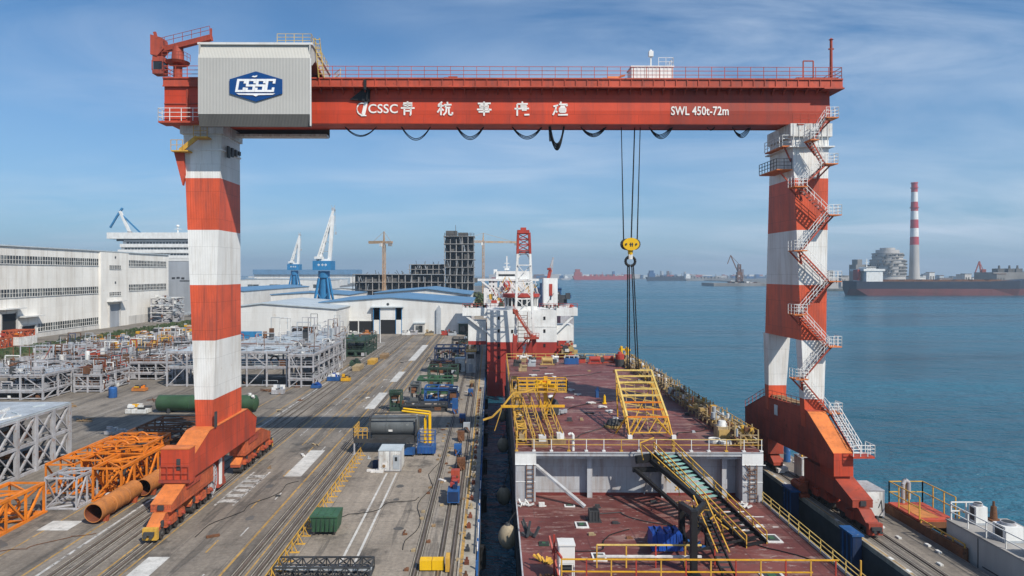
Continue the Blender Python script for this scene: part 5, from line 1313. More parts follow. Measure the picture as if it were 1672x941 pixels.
s = MB('blue'); s.lathe((-80.6,144,0),[(.8,0),(.85,.05),(.85,2.0),(.6,2.3),(.01,2.35)],16); s.use('dark_steel'); s.cyl((-80.6,144,2.3),(-80.6,144,2.6),.2)
tag(s.build('oil_drum',None,(-80.6,144,0)),'tall blue drum standing at the corner of the pipe modules','drum')
for i,(x,y,mt,lb) in enumerate([(-36.4,186,'tan_pipe','pale tan timber stack by the roadway line, nearest of three'),(-34.6,199,'rail_yellow','yellowish timber stack by the roadway line, middle of three'),(-33.2,212,'wood','brown timber stack by the roadway line, farthest of three')]):
    t_ = thing('timber_stack', lb, 'timber', (x,y,0), 0, 'timber stacks beside the roadway')
    for k in range(5): s = MB(mt); s.box(x-1.1+.1*(k%2),y-3,.02+k*.26,x+1.0+.1*(k%2),y+3,.24+k*.26); s.build('plank_layer', t_)
for i,(x,y) in enumerate([(-73,121),(-58,148),(-50,151),(-57,117),(-84,133),(-88,127),(-70,140)]):
    s = MB(['wood','tan_pipe','brown_rust','dirty_white'][i%4])
    for k in range(7): a=R.uniform(0,3); s.beam((x+R.uniform(-1,1),y+R.uniform(-1,1),.1+.05*k),(x+R.uniform(-1,1)+2*math.cos(a),y+R.uniform(-1,1)+2*math.sin(a),.1+.05*k),.16)
    tag(s.build('scrap_heap',None,(x,y,0)),'low heap of scrap timber and steel on the open yard behind the crane leg','scrap heap','scrap heaps on the open yard')

# ---------------------------------------------------------------- quay apron between the tracks and the slip
t_ = thing('track_fence', 'yellow tubular fence running along the tracks on the quay', 'fence', (-18.8,58,0))
s = MB('rail_yellow')
for z in (.6,1.2): s.beam((-18.8,52,z),(-18.8,98,z),.07)
s.build('rail', t_)
for k in range(24): s = MB('rail_yellow'); y = 52+k*2; s.beam((-18.8,y,0),(-18.8,y,1.25),.08); s.beam((-18.8,y,1.0),(-18.3,y,0),.06); s.box(-19.0,y-.15,0,-18.1,y+.15,.05); s.build('post', t_)
t_ = thing('site_container', 'white office container with a blue grey door standing on the apron', 'container', (-13.5,91,0))
x0,x1,y0,y1 = -14.9,-11.9,90.2,93.4
s = MB('dirty_white'); s.box(x0,y0,.15,x1,y1,2.75); s.use('pale_roof'); s.box(x0-.06,y0-.06,2.76,x1+.06,y1+.06,2.86)
for k in range(13): s.use('dirty_white'); s.box(x0+.1+k*.23,y0-.04,.3,x0+.16+k*.23,y0-.003,2.6)
s.use('grey_white'); s.box(x0-.04,y0-.05,.1,x0+.1,y0+.1,2.8); s.box(x1-.1,y0-.05,.1,x1+.04,y0+.1,2.8); s.box(x0,y0-.05,.05,x1,y0+.05,.16); s.box(-13.45,y0-.06,.2,-13.3,y0,2.7); s.build('body', t_)
s = MB('steel_grey'); s.box(-12.95,y0-.07,.35,-12.1,y0-.01,2.2); s.use('glass'); s.box(-12.75,y0-.08,1.4,-12.4,y0-.072,1.95); s.build('door', t_)
s = MB('paper'); s.box(-14.5,y0-.07,.5,-13.8,y0-.045,1.2); s.use('wood'); s.cyl((-14.2,y0-.07,.75),(-14.2,y0-.1,.75),.22); s.build('air_unit', t_)
s = MB('paper')
for k in range(10): s.cbox((-15.4+R.uniform(-.9,1.2),90.2+R.uniform(-.7,.7),.1),(.6,.5,.12+R.uniform(0,.2)))
s.use('fender_blue'); s.cbox((-15.6,92,.5),(.7,.8,1.0)); tag(s.build('sheet_pile',None,(-15.3,90,0)),'loose white sheets piled left of the white office container','sheets')
t_ = thing('waste_skip', 'dark green waste skip with a lid and casters on the apron', 'skip', (-16.8,69,0))
s = MB('green'); s.frus(-18.0,68.2,-15.55,70.4,.35,-18.15,68.0,-15.4,70.6,1.85); s.use('dark_green')
for k in range(6): s.box(-18.0+k*.45,67.98,.4,-17.94+k*.45,68.1,1.8)
s.build('body', t_)
for k in range(2): s = MB('green'); s.box(-18.22+k*1.42,67.92,1.86,-16.84+k*1.42,70.68,2.0); s.box(-17.6+k*1.42,68.4,2.0,-17.5+k*1.42,70.2,2.06); s.build('lid', t_)
for a,b in ((-17.8,68.4),(-15.8,68.4),(-17.8,70.2),(-15.8,70.2)): s = MB('wheel'); s.cyl((a-.09,b,.18),(a+.09,b,.18),.18,.18,12); s.beam((a,b,.18),(a,b,.4),.1); s.build('caster', t_)
# tank on a table frame
t_ = thing('tank_stand', 'dark grey horizontal tank lying on a black steel table with legs', 'tank', (-15.4,100,0))
s = MB('tank_grey'); s.lathe((-17.6,101,3.75),[(.01,-.1),(1.5,0),(1.5,2.2),(1.54,2.25),(1.54,2.4),(1.5,2.45),(1.5,6.9),(.01,7.0)],24,'x'); s.use('dirty_white'); s.cbox((-12.2,99.6,3.9),(.35,.1,.5)); s.cbox((-14.7,99.58,3.3),(.6,.1,.3)); s.build('tank', t_)
s = MB('dark_steel'); s.box(-20.0,98.8,1.95,-10.6,103.2,2.25); s.box(-20,98.7,1.7,-10.6,98.8,2.3); s.beam((-17.7,99.3,2.25),(-17.7,99.3,5.2),.22); s.beam((-10.9,99.3,2.25),(-10.9,99.3,5.0),.22); s.beam((-17.7,99.3,5.2),(-10.9,99.3,5.25),.16); s.beam((-17.7,102.8,5.2),(-10.9,102.8,5.25),.16); s.beam((-17.7,99.3,5.2),(-17.7,102.8,5.2),.16); s.box(-17.4,99.4,2.25,-11,102.6,2.6); s.build('table', t_)
for a,b in ((-19.9,98.9),(-10.75,98.9),(-19.9,103),(-10.75,103)): s = MB('grey_white'); s.beam((a,b,0),(a,b,1.95),.2); s.box(a-.25,b-.25,0,a+.25,b+.25,.06); s.build('leg', t_)
s = MB('rail_yellow'); s.rail([(-20,98.8,2.3),(-18,98.8,2.3)],1.6,.7,3,.08); s.rail([(-20,98.8,2.3),(-20,103,2.3)],1.6,1,3,.08); s.build('guard_rail', t_)
t_ = thing('pipe_portal', 'bent bright yellow pipe portal right of the dark tank', 'portal', (-10.2,103,0))
s = MB('hook_yellow')
for o_ in (0,.6): s.tube([(-9.2,102+o_*3,0),(-9.2,102+o_*3,5.2),(-13.4,102.5+o_*3,5.6)],.16,8); s.tube([(-9.9,102+o_*3,.0),(-9.9,102+o_*3,4.6)],.12,8)
s.build('pipe', t_)
s = MB('yellow'); s.beam((-9.2,102,5.2),(-9.2,103.8,5.2),.2); s.beam((-9.2,102,2.6),(-9.2,103.8,2.6),.14); s.box(-10.1,101.8,0,-9.0,104,.1); s.build('base', t_)
t_ = thing('cage_trolley', 'tall blue cage trolley on small wheels beside the yellow portal', 'trolley', (-9.3,99,0))
s = MB('blue'); s.box(-10.6,98,.3,-8.0,100.4,1.25); s.use('tarp_blue'); 
for k in range(6): s.box(-10.5+k*.5,97.96,.35,-10.42+k*.5,98,1.2)
s.build('bin', t_)
s = MB('blue')
for a,b in ((-10.5,98.1),(-8.1,98.1),(-10.5,100.3),(-8.1,100.3)): s.beam((a,b,1.2),(a,b,3.2),.1)
for z in (2.2,3.2): s.beam((-10.5,98.1,z),(-8.1,98.1,z),.09); s.beam((-10.5,100.3,z),(-8.1,100.3,z),.09); s.beam((-10.5,98.1,z),(-10.5,100.3,z),.09); s.beam((-8.1,98.1,z),(-8.1,100.3,z),.09)
s.build('cage', t_)
for a,b in ((-10.3,98.2),(-8.3,98.2),(-10.3,100.2),(-8.3,100.2)): s = MB('wheel'); s.cyl((a-.1,b,.17),(a+.1,b,.17),.17,.17,10); s.build('wheel', t_)
t_ = thing('flat_trolley', 'low blue flat trolley left of the tall cage trolley', 'trolley', (-12.2,98.4,0))
s = MB('blue'); s.prism([(-13.2,.3),(-10.9,.3),(-10.9,1.1),(-12.2,.9)],'y',97.4,99.2); s.build('bed', t_)
s = MB('wheel')
for a in (-12.9,-11.2): s.cyl((a-.1,97.6,.18),(a+.1,97.6,.18),.18,.18,10); s.cyl((a-.1,99,.18),(a+.1,99,.18),.18,.18,10)
s.build('wheel_set', t_)
s = MB('hook_yellow'); s.box(-6.25,59.9,.12,-5.2,60.8,.95); s.box(-5.15,59.9,.12,-4.1,60.8,.95); s.use('dark_steel'); s.box(-6.4,60,.06,-4.0,60.7,.13); s.use('rail_yellow'); s.box(-3.95,59.6,.1,-3.6,60.9,1.3)
tag(s.build('buffer_stop',None,(-5.2,60.3,0)),'bright yellow buffer block across the rail at the bottom of the apron','buffer')
t_ = thing('lattice_girder', 'flat dark grey lattice frame lying at the bottom edge of the apron', 'steel frame', (-14.7,60,0))
s = MB('dark_steel'); s.truss(-19,58.4,.1,-10.4,60.6,1.0,8,.09,'x'); s.build('lattice', t_)
s = MB('steel_grey'); s.beam((-19,59.5,.5),(-10.4,59.3,.5),.25); s.build('pipe', t_)
# stores of green and blue machine frames further along the apron
def gframe(label, x, y, w_, d_, h_, mt, seed, n=16, cat='machine frame'):
    q = random.Random(seed); t_ = thing('machine_frame', label, cat, (x,y,0), 0, 'machine frames stored along the apron')
    s = MB(mt); s.truss(x-w_/2,y-d_/2,.1,x+w_/2,y+d_/2,h_,max(1,int(w_/2.2)),.22,'x',diag=False); s.box(x-w_/2,y-d_/2,h_-.5,x+w_/2,y-d_/2+.2,h_-.05); s.box(x-w_/2,y-d_/2,.3,x+w_/2,y-d_/2+.2,.8); s.build('frame', t_)
    s = MB(mt)
    for k in range(n): s.cut(); s.use(q.choice([mt,mt,'dark_steel','dark_green','brown_rust','steel_grey'])); s.cbox((x+q.uniform(-.45,.45)*w_,y+q.uniform(-.4,.4)*d_,q.uniform(.2,1.0)*h_),(q.uniform(.5,1.6),q.uniform(.5,1.6),q.uniform(.3,1.0)))
    pieces(s,'gear', t_)
gframe('long green frame with dark plates, nearest of the two large green ones',-12.2,151,7.6,5,3.2,'green',1)
gframe('green frame with rusty load, farther of the two large green ones',-11.6,168,7.2,6,3.4,'dark_green',2)
gframe('blue machine frame across the rails before the green frames',-10.6,140,5.6,4,3.0,'blue',3)
gframe('low dark frame beside the crane shadow on the apron',-12.6,131,8.4,3.4,1.2,'dark_steel',4,12)
gframe('small green machine left of the low dark frame',-18.2,131,2.0,2.6,3.6,'dark_green',5,12)
gframe('narrow dark blue column frame at the right end of the low dark frame',-7.3,134,1.6,3,3.8,'fender_blue',6,8)
gframe('green grey column left of the blue machine frame',-15.5,141,1.8,3,3.6,'tank_grey',7,8)
gframe('dark tank frame at the far end of the apron',-12,205,9,9,4.4,'fender_blue',8,26)
gframe('low brown frame of mixed parts behind the far green frame',-12.2,184,8,6,2.2,'brown_rust',9,30)
gframe('dark frame before the white ship far along the apron',-8,225,9,7,5.0,'dark_steel',10,26)
gframe('small rusty frame by the tracks near the crane shadow',-16.6,118,1.6,2.0,1.2,'brown_rust',11,8)
t_ = thing('gangway_tower', 'tall white cabin tower with a yellow top at the quay edge beside the ship', 'tower', (-5,181,0))
s = MB('dirty_white'); s.box(-6.3,180,0,-3.8,183.5,5.6); s.use('rail_yellow'); s.box(-6.5,179.8,5.6,-3.6,183.7,5.9); s.rail([(-6.5,179.8,5.9),(-3.6,179.8,5.9)],1.0,.7,2,.09); s.build('cabin', t_)
s = MB('reflection_glass'); s.box(-6.0,179.96,3.8,-4.2,180,5.0); s.build('window', t_)
s = MB('steel_grey'); s.box(-5.6,179.95,.3,-4.6,180,2.3); s.build('door', t_)
s = MB('dirty_white'); s.box(-9.4,182,0,-6.8,185,3.4); s.use('pale_roof'); s.box(-9.5,181.9,3.4,-6.7,185.1,3.6); s.use('dark_steel'); s.box(-8.8,181.95,.4,-7.8,182,2.2)
tag(s.build('site_hut',None,(-8.1,183,0)),'small cream hut just left of the white cabin tower','hut')
# power and valve boxes by the edge
t_ = thing('power_trolley', 'blue power trolley with red gear on top on the edge rails', 'trolley', (-4.2,77.5,0))
s = MB('blue'); s.box(-4.85,76.8,.35,-3.5,78.6,1.75); s.use('fender_blue'); s.box(-4.75,76.76,.5,-3.6,76.8,1.6); s.build('body', t_)
s = MB('red_box')
for k in range(9): s.cut(); s.use(R.choice(['red_box','fender_blue','crane_rust_red'])); s.cbox((-4.2+R.uniform(-.45,.45),78+R.uniform(-.5,2.6),1.75+R.uniform(.1,.4)),(.5,.6,.4))
pieces(s,'gear', t_)
for a,b in ((-4.6,77),(-3.5,77),(-4.6,78.4),(-3.5,78.4)): s = MB('wheel'); s.cyl((a-.1,b,.2),(a+.1,b,.2),.2,.2,10); s.build('wheel', t_)
vb = [(-4.7,98.8,'blue','small blue valve box by the edge rails near the cage trolley'),(-4.4,86,'crane_rust_red','red valve cluster behind the blue power trolley'),(-3.9,91.5,'brown_rust','red valve cluster between two blue boxes on the edge rails'),(-4.9,120,'blue','blue post box level with the crane shadow at the quay edge'),(-6.6,128,'blue','upright blue locker left of the edge rails'),(-4.2,146,'blue','blue locker far along the edge rails'),(-4.6,107,'brown_rust','rusty red bollard gear by the edge rails'),(-3.9,113,'steel_grey','grey box on the edge rails'),(-4.2,158,'tan_pipe','tan box by the edge rails near the cabin tower')]
for i,(x,y,mt,lb) in enumerate(vb):
    t_ = thing('valve_box', lb, 'valve box', (x,y,0), 0, 'boxes along the quay edge')
    s = MB(mt); s.box(x-.55,y-.5,.1,x+.55,y+.5,1.5 if i not in (4,) else 2.8); s.build('body', t_)
    s = MB('dark_steel')
    for k in range(5): s.use(R.choice(['dark_steel',mt,'brown_rust'])); s.cyl((x+R.uniform(-.5,.5),y-.8+R.uniform(-.4,.4),.1),(x+R.uniform(-.5,.5),y-.8,.9),.14,None,8)
    s.build('pipework', t_)
for k in range(34):
    y = 58+k*2.9; x = -2.15+R.uniform(-.08,.08); s = MB(R.choice(['brown_rust','tube_inside','tan_pipe','dark_steel'])); s.box(x-.2,y,.16,x+.22,y+.5,.16+R.uniform(.15,.45)); s.cyl((x,y+.9,.16),(x,y+.9,.5),.14,.1,8)
    tag(s.build('edge_cleat',None,(x,y,.16)),'small rusty cleat in the row along the quay edge','cleat','cleats along the quay edge')
for k in range(30):
    y = 58+k*2.1; x = R.choice([-7.4,-6.0,-3.0,-5.4])+R.uniform(-.1,.1); s = MB(R.choice(['tan_pipe','wood','brown_rust'])); s.cbox((x,y,.09),(.4,.3,.16)); s.box(x-.1,y+.3,.01,x+.15,y+.55,.09)
    tag(s.build('rail_chock',None,(x,y,0)),'small pale chock lying beside the quay rails','chock','chocks beside the quay rails')
t_ = thing('edge_guard', 'long blue steel guard rail along the edge of the quay wall', 'guard rail', (-1.2,60,0))
s = MB('edge_blue'); s.box(-1.28,50,-.5,-1.06,175,-.12); s.box(-1.22,50,.05,-1.10,175,.18); s.build('rail', t_)
for k in range(26): s = MB('edge_blue'); y = 50+k*5; s.box(-1.29,y-.1,-.6,-1.12,y+.1,.95); s.build('post', t_)
s = MB('dirty_white'); s.box(-1.22,63,.55,-1.12,84,.72); s.box(-1.22,108,.55,-1.12,128,.72); s.build('hand_rail', t_)
for k in range(7):
    y = 52+k*16; t_ = thing('quay_fender', 'black rubber fender hanging on the left quay wall, one of a row', 'fender', (-1,y,-2), 0, 'rubber fenders on the left quay wall')
    s = MB('rubber'); s.cyl((-.85,y,-3.2),(-.85,y,-1.0),.45,.45,12); s.build('roll', t_); s = MB('dark_steel'); s.box(-1.28,y-.5,-3.3,-1.04,y+.5,-.8); s.build('back_plate', t_)

# small loose things strewn over the apron and the roadway
for i in range(60):
    x = R.choice([R.uniform(-18,-7.5),R.uniform(-18,-3),R.uniform(-30.5,-24),R.uniform(-48,-40)]); y = R.uniform(66,200)
    if -15.5 < x < -11 and y < 95: continue
    s = MB(R.choice(['wood','brown_rust','dirty_white','dark_steel','tan_pipe','paper','steel_grey'])); w_ = R.uniform(.25,.8); a = R.uniform(0,3)
    s.beam((x,y,.1),(x+w_*math.cos(a)*1.6,y+w_*math.sin(a)*1.6,.1),w_*.5,.16)
    if R.random() < .5: s.beam((x+.1,y+.2,.18),(x+.9*math.sin(a),y+.9*math.cos(a),.18),.14,.1)
    tag(s.build('loose_scrap',None,(x,y,0)),'small loose scrap of timber or steel left lying on the open quay','scrap','loose scraps on the quay')

for i,(xa,ya,xb,yb,mt,lb) in enumerate([(-17.5,72,-8,80,'black','black cable running across the apron right of the green skip'),(-16,106,-7.8,112,'dark_steel','dark hose lying behind the tank on the black table'),(-30,68,-24.4,86,'black','thin black cable lying along the roadway right of the crane trucks'),(-47,63,-40.5,69,'brown_rust','rusty wire rope on the ground before the nearest tube'),(-8,64,-7.4,96,'black','long black hose lying beside the single quay rail')]):
    s = MB(mt); pts = [(lerp(xa,xb,k/24)+.5*math.sin(k*.7+i)+R.uniform(-.06,.06), lerp(ya,yb,k/24)+.5*math.sin(k*.5+i*2), .06) for k in range(25)]
    s.tube(pts,.036,5); tag(s.build('ground_cable',None,(xa,ya,0)),lb,'cable')
# ---------------------------------------------------------------- halls and sheds on the left
HX = -188.0
t_ = thing('assembly_hall', 'long white assembly hall with strips of windows at the left of the yard', 'hall', (-215,300,0))
s = MB('hall_white'); s.box(-262,150,0,HX,394,37.2); s.box(HX,324,0,HX+.9,349,36.9); s.build('wall', t_)
s = MB('pale_roof'); s.prism([(-262.5,37.2),(HX+.6,37.2),(HX+.6,37.7),(-225,39.0),(-262.5,37.8)],'y',149.5,394.5); s.build('roof', t_)
s = MB('hall_base'); s.box(HX,150,0,HX+.12,324,1.8); s.box(HX,349.1,0,HX+.12,394,4.5); s.build('plinth', t_)
def strip(y0,y1,z0,z1,x=HX, dy=1.6):
    s = MB('reflection_glass'); s.box(x+.005,y0,z0,x+.06,y1,z1); s.use('hall_white')
    n = max(2,int((y1-y0)/dy))
    for k in range(n+1): y = lerp(y0,y1,k/n); s.box(x+.06,y-.09,z0,x+.13,y+.09,z1)
    s.box(x+.06,y0,(z0+z1)/2-.08,x+.12,y1,(z0+z1)/2+.08); s.use('shed_white'); s.box(x+.005,y0,z0-.25,x+.35,y1,z0)
    s.build('window_strip', t_)
strip(170,323.4,30.4,33.6); strip(170,323.4,17.2,20.3); strip(280,323.4,2.4,5.6)
strip(350.5,391,30.4,33.5); strip(350.5,391,17.6,20.8); strip(374,391,3.6,6.6)
for z0,z1 in ((28.9,30.6),(15.6,17.3)): strip(331,341.5,z0,z1,HX+.9,1.4)
for z in (34,21.4): s = MB('dark_steel'); s.box(HX+.9,336,z,HX+1.0,337,z+1.2); s.build('vent', t_)
for y0,y1,z,c in ((259,267,10.8,12.6),(270,278,5.2,9.0),(331,340,11.2,12.6)):
    xx = HX if y0 < 300 else HX+.9
    s = MB('void' if y0 < 300 else 'grey_hall'); s.box(xx+.005,y0,0,xx+.1,y1,z); s.use('hall_base'); s.box(xx,y0-.6,0,xx+.5,y0,z+.5); s.box(xx,y1,0,xx+.5,y1+.6,z+.5); s.build('door', t_)
    s = MB('shed_white'); s.box(xx+.01,y0-2,c,xx+3.2,y1+2,c+.5); s.build('canopy', t_)
s = MB('hall_base'); s.box(HX+.01,270,5.3,HX+.3,278,5.8)
for k in range(40): s.box(HX+.002,152+k*6.1,1.9,HX+.05,152.14+k*6.1,37)
s.build('panel_joint', t_)
t_ = thing('scaffold_tower', 'white scaffold tower full of pipes standing against the hall wall', 'scaffold', (-178,372,0))
s = MB('grey_white'); s.truss(-184,366,0,-172,378,13,4,.4,'z'); s.truss(-178,366,0,-172,378,13,3,.35,'z'); s.build('frame', t_)
for z in (5,9,13): s = MB('dirty_white'); s.box(-184.4,365.6,z,-171.6,378.4,z+.4); s.build('deck', t_)
s = MB('dirty_white')
for k in range(50): s.cut(); s.use(R.choice(['dirty_white','grey_white','steel_grey','brown_rust'])); s.cbox((R.uniform(-184,-170),R.uniform(364,378),R.uniform(.5,15)),(R.uniform(.5,2.5),R.uniform(.5,2),R.uniform(.4,2)))
pieces(s,'pipework', t_)
t_ = thing('grey_hall', 'grey hall behind the white assembly hall, half hidden by the crane leg', 'hall', (-185,450,0))
s = MB('grey_hall'); s.box(-207,430,0,-172,446,36); s.use('shed_white'); s.box(-207,429.8,34.5,-172,430,36.2); s.box(-207.2,429.7,36.2,-171.8,446.2,36.8); s.build('wall', t_)
s = MB('dark_steel'); 
for x,z in ((-203,23),(-200,23.2),(-197,22.9)): s.box(x,429.9,z,x+2,429.98,z+1.2)
s.box(-198,429.9,21.5,-174,429.98,22.2); s.build('window_strip', t_)
t_ = thing('passenger_ship', 'white many decked ship superstructure with rows of windows rising behind the hall', 'ship', (-330,700,0))
s = MB('white'); s.box(-388,702,0,-292,713,42)
for k,(z,x0) in enumerate(((42,-384),(48,-386),(54,-384),(60.5,-380))): s.box(x0,698+k*.4,z,-292,713,z+3.4 if k < 3 else z+1); s.box(x0+2,701,z+3.4,-294,712,z+6.2)
s.box(-396,696,62.6,-292,713,69); s.build('superstructure', t_)
for z,x0 in ((45.6,-380),(51.6,-380),(57.6,-378)):
    s = MB('reflection_glass')
    x = x0
    while x < -297: s.box(x,700.9,z,x+2.6,700.99,z+1.8); x += 3.4
    s.build('window_row', t_)
s = MB('glass'); s.box(-388,699.9,60.2,-294,700.4,62.4); s.build('bridge_window', t_)
s = MB('white'); s.cyl((-328,708,69),(-328,708,75),.8,.5,8); s.ball((-328,708,76.5),1.8,.8); s.box(-331,707,73,-324,709,73.5); s.build('radar_mast', t_)
# hall with the blue roof closing the quay
t_ = thing('fabrication_hall', 'white fabrication hall with a blue roof and big open doors closing the quay', 'hall', (-40,330,0))
Yf = 297
gab = [(-75,0),(-8.4,0),(-8.4,13.2),(-44,15.8),(-75,13.6)]
s = MB('shed_white'); s.prism(gab,'y',Yf,365); s.build('wall', t_)
s = MB('blue_roof'); s.prism([(-75.6,13.65),(-44,15.9),(-7.8,13.25),(-7.8,13.65),(-44,16.3),(-75.6,14.05)],'y',Yf-.6,366); s.build('roof', t_)
s = MB('shed_white'); s.box(-51.2,Yf-1.2,0,-48.4,Yf-.01,11.6); s.box(-41.4,Yf-1.2,0,-38.9,Yf-.01,11.6); s.box(-51.2,Yf-1.2,6.2,-38.9,Yf-.005,11.6); s.use('pale_roof'); s.box(-52.4,Yf-2.2,11.6,-38,Yf-.02,12.0); s.use('crane_blue')
for x in (-51.3,-48.5,-41.5,-38.9): s.box(x,Yf-1.28,0,x+.3,Yf-1.2,11.5)
s.build('door_porch', t_)
s = MB('void'); s.box(-48.2,Yf-.9,0,-41.6,Yf-.02,6.1); s.build('doorway', t_)
for x0,x1 in ((-65.5,-58.2),(-57.6,-51.6)): s = MB('void'); s.box(x0,Yf-.2,0,x1,Yf-.01,5.6); s.use('shed_white'); s.box(x0,Yf-.3,5.6,x1,Yf-.01,6.0); s.build('doorway', t_)
s = MB('dark_steel'); s.lathe((-45,Yf-.1,13.0),[(.01,0),(.6,0),(.6,.1),(.01,.1)],12,'y'); s.build('lamp', t_)
for x in (-31,-11.5):
    s = MB('dark_green' if x > -20 else 'hall_base'); s.box(x-2.2,Yf-2.2,0,x+2.2,Yf-.02,4.6); s.use('pale_roof'); s.box(x-2.6,Yf-2.6,4.6,x+2.6,Yf-.01,5.0); s.use('reflection_glass'); s.box(x-1.5,Yf-2.28,.8,x+1.5,Yf-2.2,3.8); s.build('side_porch', t_)
s = MB('steel_grey'); s.box(-23.6,Yf-1.0,0,-21.6,Yf-.02,11); s.prism([(-23.6,11),(-21.6,11),(-22.4,12.6)],'y',Yf-1,Yf-.02); s.build('duct', t_)
t_ = thing('workshop_hall', 'second hall with a low blue roof just behind the fabrication hall', 'hall', (-35,400,0))
s = MB('shed_white'); s.prism([(-66,0),(-11,0),(-11,14.3),(-36,17.6),(-66,15.2)],'y',385,450); s.build('wall', t_)
s = MB('blue_roof'); s.prism([(-66.5,15.25),(-36,17.7),(-10.5,14.4),(-10.5,14.9),(-36,18.2),(-66.5,15.8)],'y',384,451); s.build('roof', t_)
s = MB('dark_steel'); s.box(-64,384.6,13.4,-13,384.98,14.0); s.build('window_strip', t_)
t_ = thing('store_shed', 'white store shed with a pale grey roof behind the pipe modules', 'shed', (-85,290,0))
s = MB('shed_white'); s.prism([(-112,0),(-62,0),(-62,12.0),(-92,14.2),(-112,11.8)],'y',272,330); s.build('wall', t_)
s = MB('pale_roof'); s.prism([(-112.5,11.9),(-92,14.3),(-61.5,12.1),(-61.5,12.5),(-92,14.8),(-112.5,12.3)],'y',271.4,331); s.build('roof', t_)
s = MB('crane_blue'); s.box(-103,271.8,0,-92,271.98,3.2); s.build('door', t_)
s = MB('void'); s.box(-80,271.8,1,-70,271.98,5.2); s.build('doorway', t_)
def shed(label, x0,y0,x1,y1,h,roof,name='yard_shed',windows=True, wall='shed_white', grp=None):
    t_ = thing(name, label, 'shed', ((x0+x1)/2,(y0+y1)/2,0), 0, grp)
    xm = (x0+x1)/2; s = MB(wall); s.prism([(x0,0),(x1,0),(x1,h),(xm,h*1.12),(x0,h)],'y',y0,y1); s.build('wall', t_)
    s = MB(roof); s.prism([(x0-.5,h+.05),(xm,h*1.12+.06),(x1+.5,h+.05),(x1+.5,h+.6),(xm,h*1.12+.7),(x0-.5,h+.6)],'y',y0-.6,y1+.6); s.build('roof', t_)
    if windows:
        for k in range(5): x = lerp(x0,x1,(k+.5)/5); s = MB('reflection_glass'); s.box(x-(x1-x0)*.05,y0-.1,h*.25,x+(x1-x0)*.05,y0-.01,h*.6); s.build('window', t_)
shed('low white shed with a blue roof beyond the blue crane legs',-148,455,-95,520,12,'blue_roof')
shed('white shed with a wide blue roof peeping out right of the crane leg',-210,470,-172,640,14,'blue_roof')
t_ = thing('far_shed', 'long far shed with a bright blue roof on the horizon behind the blue cranes', 'shed', (-520,1900,0))
s = MB('hall_white'); s.box(-665,1900,0,-380,1990,24); s.build('wall', t_)
s = MB('blue_roof'); s.box(-667,1895,24,-378,1992,38); s.build('roof', t_)
shed('pale low warehouse below the long blue roof on the horizon',-560,1500,-330,1560,14,'pale_roof',windows=False)
shed('small pale warehouse right of the tall blue crane, near the unfinished building',-150,600,-112,650,12,'pale_roof')
shed('grey blue far warehouse behind the small blue crane',-420,1050,-250,1120,16,'pale_roof')
# scrub, far trees left of the ship
def bush(label, x, y, h, r, seed, grp):
    q = random.Random(seed); t_ = thing('yard_tree', label, 'tree', (x,y,0), 0, grp)
    s = MB('wood'); s.cyl((x,y,0),(x,y,h*.5),.3,.15,7); s.build('trunk', t_)
    s = MB('leaf')
    for k in range(220):
        u = Vector((q.gauss(0,1),q.gauss(0,1),q.gauss(0,1))).normalized()*q.uniform(.4,1)
        p = Vector((x+u.x*r,y+u.y*r,h*.6+u.z*h*.42)); a = Vector((q.uniform(-1,1),q.uniform(-1,1),q.uniform(-1,1))).normalized()*.7; b = a.cross(Vector((q.uniform(-1,1),q.uniform(-1,1),1))).normalized()*.6
        s.use(q.choice(['leaf','grass'])); s.quad(p-a-b,p+a-b,p+a+b,p-a+b)
    s.build('crown', t_)
for i in range(8): bush('small dark green tree in the row between the rear hall and the white ships', -10+R.uniform(-3,3), 390+i*22, R.uniform(9,14), R.uniform(4,6), 500+i, 'trees along the far quay')
# unfinished building
t_ = thing('unfinished_building', 'dark unfinished concrete frame building with a tall tower at its right end', 'building', (-70,550,0))
def frame(x0,x1,y0,y1,z0,z1,fl,bays,name):
    s = MB('dark_concrete'); n = max(1,round((z1-z0)/fl))
    s.use('slab_concrete')
    for k in range(n+1): z = lerp(z0,z1,k/n); s.box(x0-.5+R.uniform(-1,1),y0-.5,z-.22,x1+.5+R.uniform(-.6,.6),y1,z+.22)
    for k in range(bays+1): x = lerp(x0,x1,k/bays); s.box(x-.28,y0,z0,x+.28,y0+.8,z1-R.choice([0,0,0,fl*.4]))
    s.use('black'); s.box(x0+.5,y0+7,z0,x1-.5,y0+7.4,z1-.4)
    s.use('dark_concrete')
    for k in range(bays*n*2):
        if R.random() < .62: x = lerp(x0,x1,R.random()*.95); z = z0+fl*int(R.random()*n); s.box(x,y0+R.uniform(1,6),z+.35,x+R.uniform(1,(x1-x0)/bays),y0+6.6,z+fl*R.uniform(.4,.95))
    s.use('steel_grey')
    for k in range(bays*n//2): x = R.uniform(x0,x1); z = z0+fl*int(R.random()*n); s.beam((x,y0+.3,z+.3),(x+R.uniform(-2,2),y0+.3,z+fl*.9),.3)
    s.build(name, t_)
frame(-112,-37,550,580,0,26,6.2,14,'low_block'); frame(-66,-37,552,580,26,34,4,6,'upper_block'); frame(-37,-13,548,580,0,57,6.3,5,'tower_block')
s = MB('dark_concrete')
for k in range(26): x = R.uniform(-112,-14); z = 26.4 if x < -66 else 34.4 if x < -37 else 57.4; s.beam((x,R.uniform(550,575),z),(x,560,z+R.uniform(1,3.5)),.3)
s.box(-36,550,57.3,-27,560,61.5); s.box(-26,550,57.3,-18,560,60); s.beam((-28,549,60),(-28,549,66),.35); s.rail([(-37,549,57.3),(-13,549,57.3)],2.2,2.5,2,.3); s.build('roof_scaffold', t_)
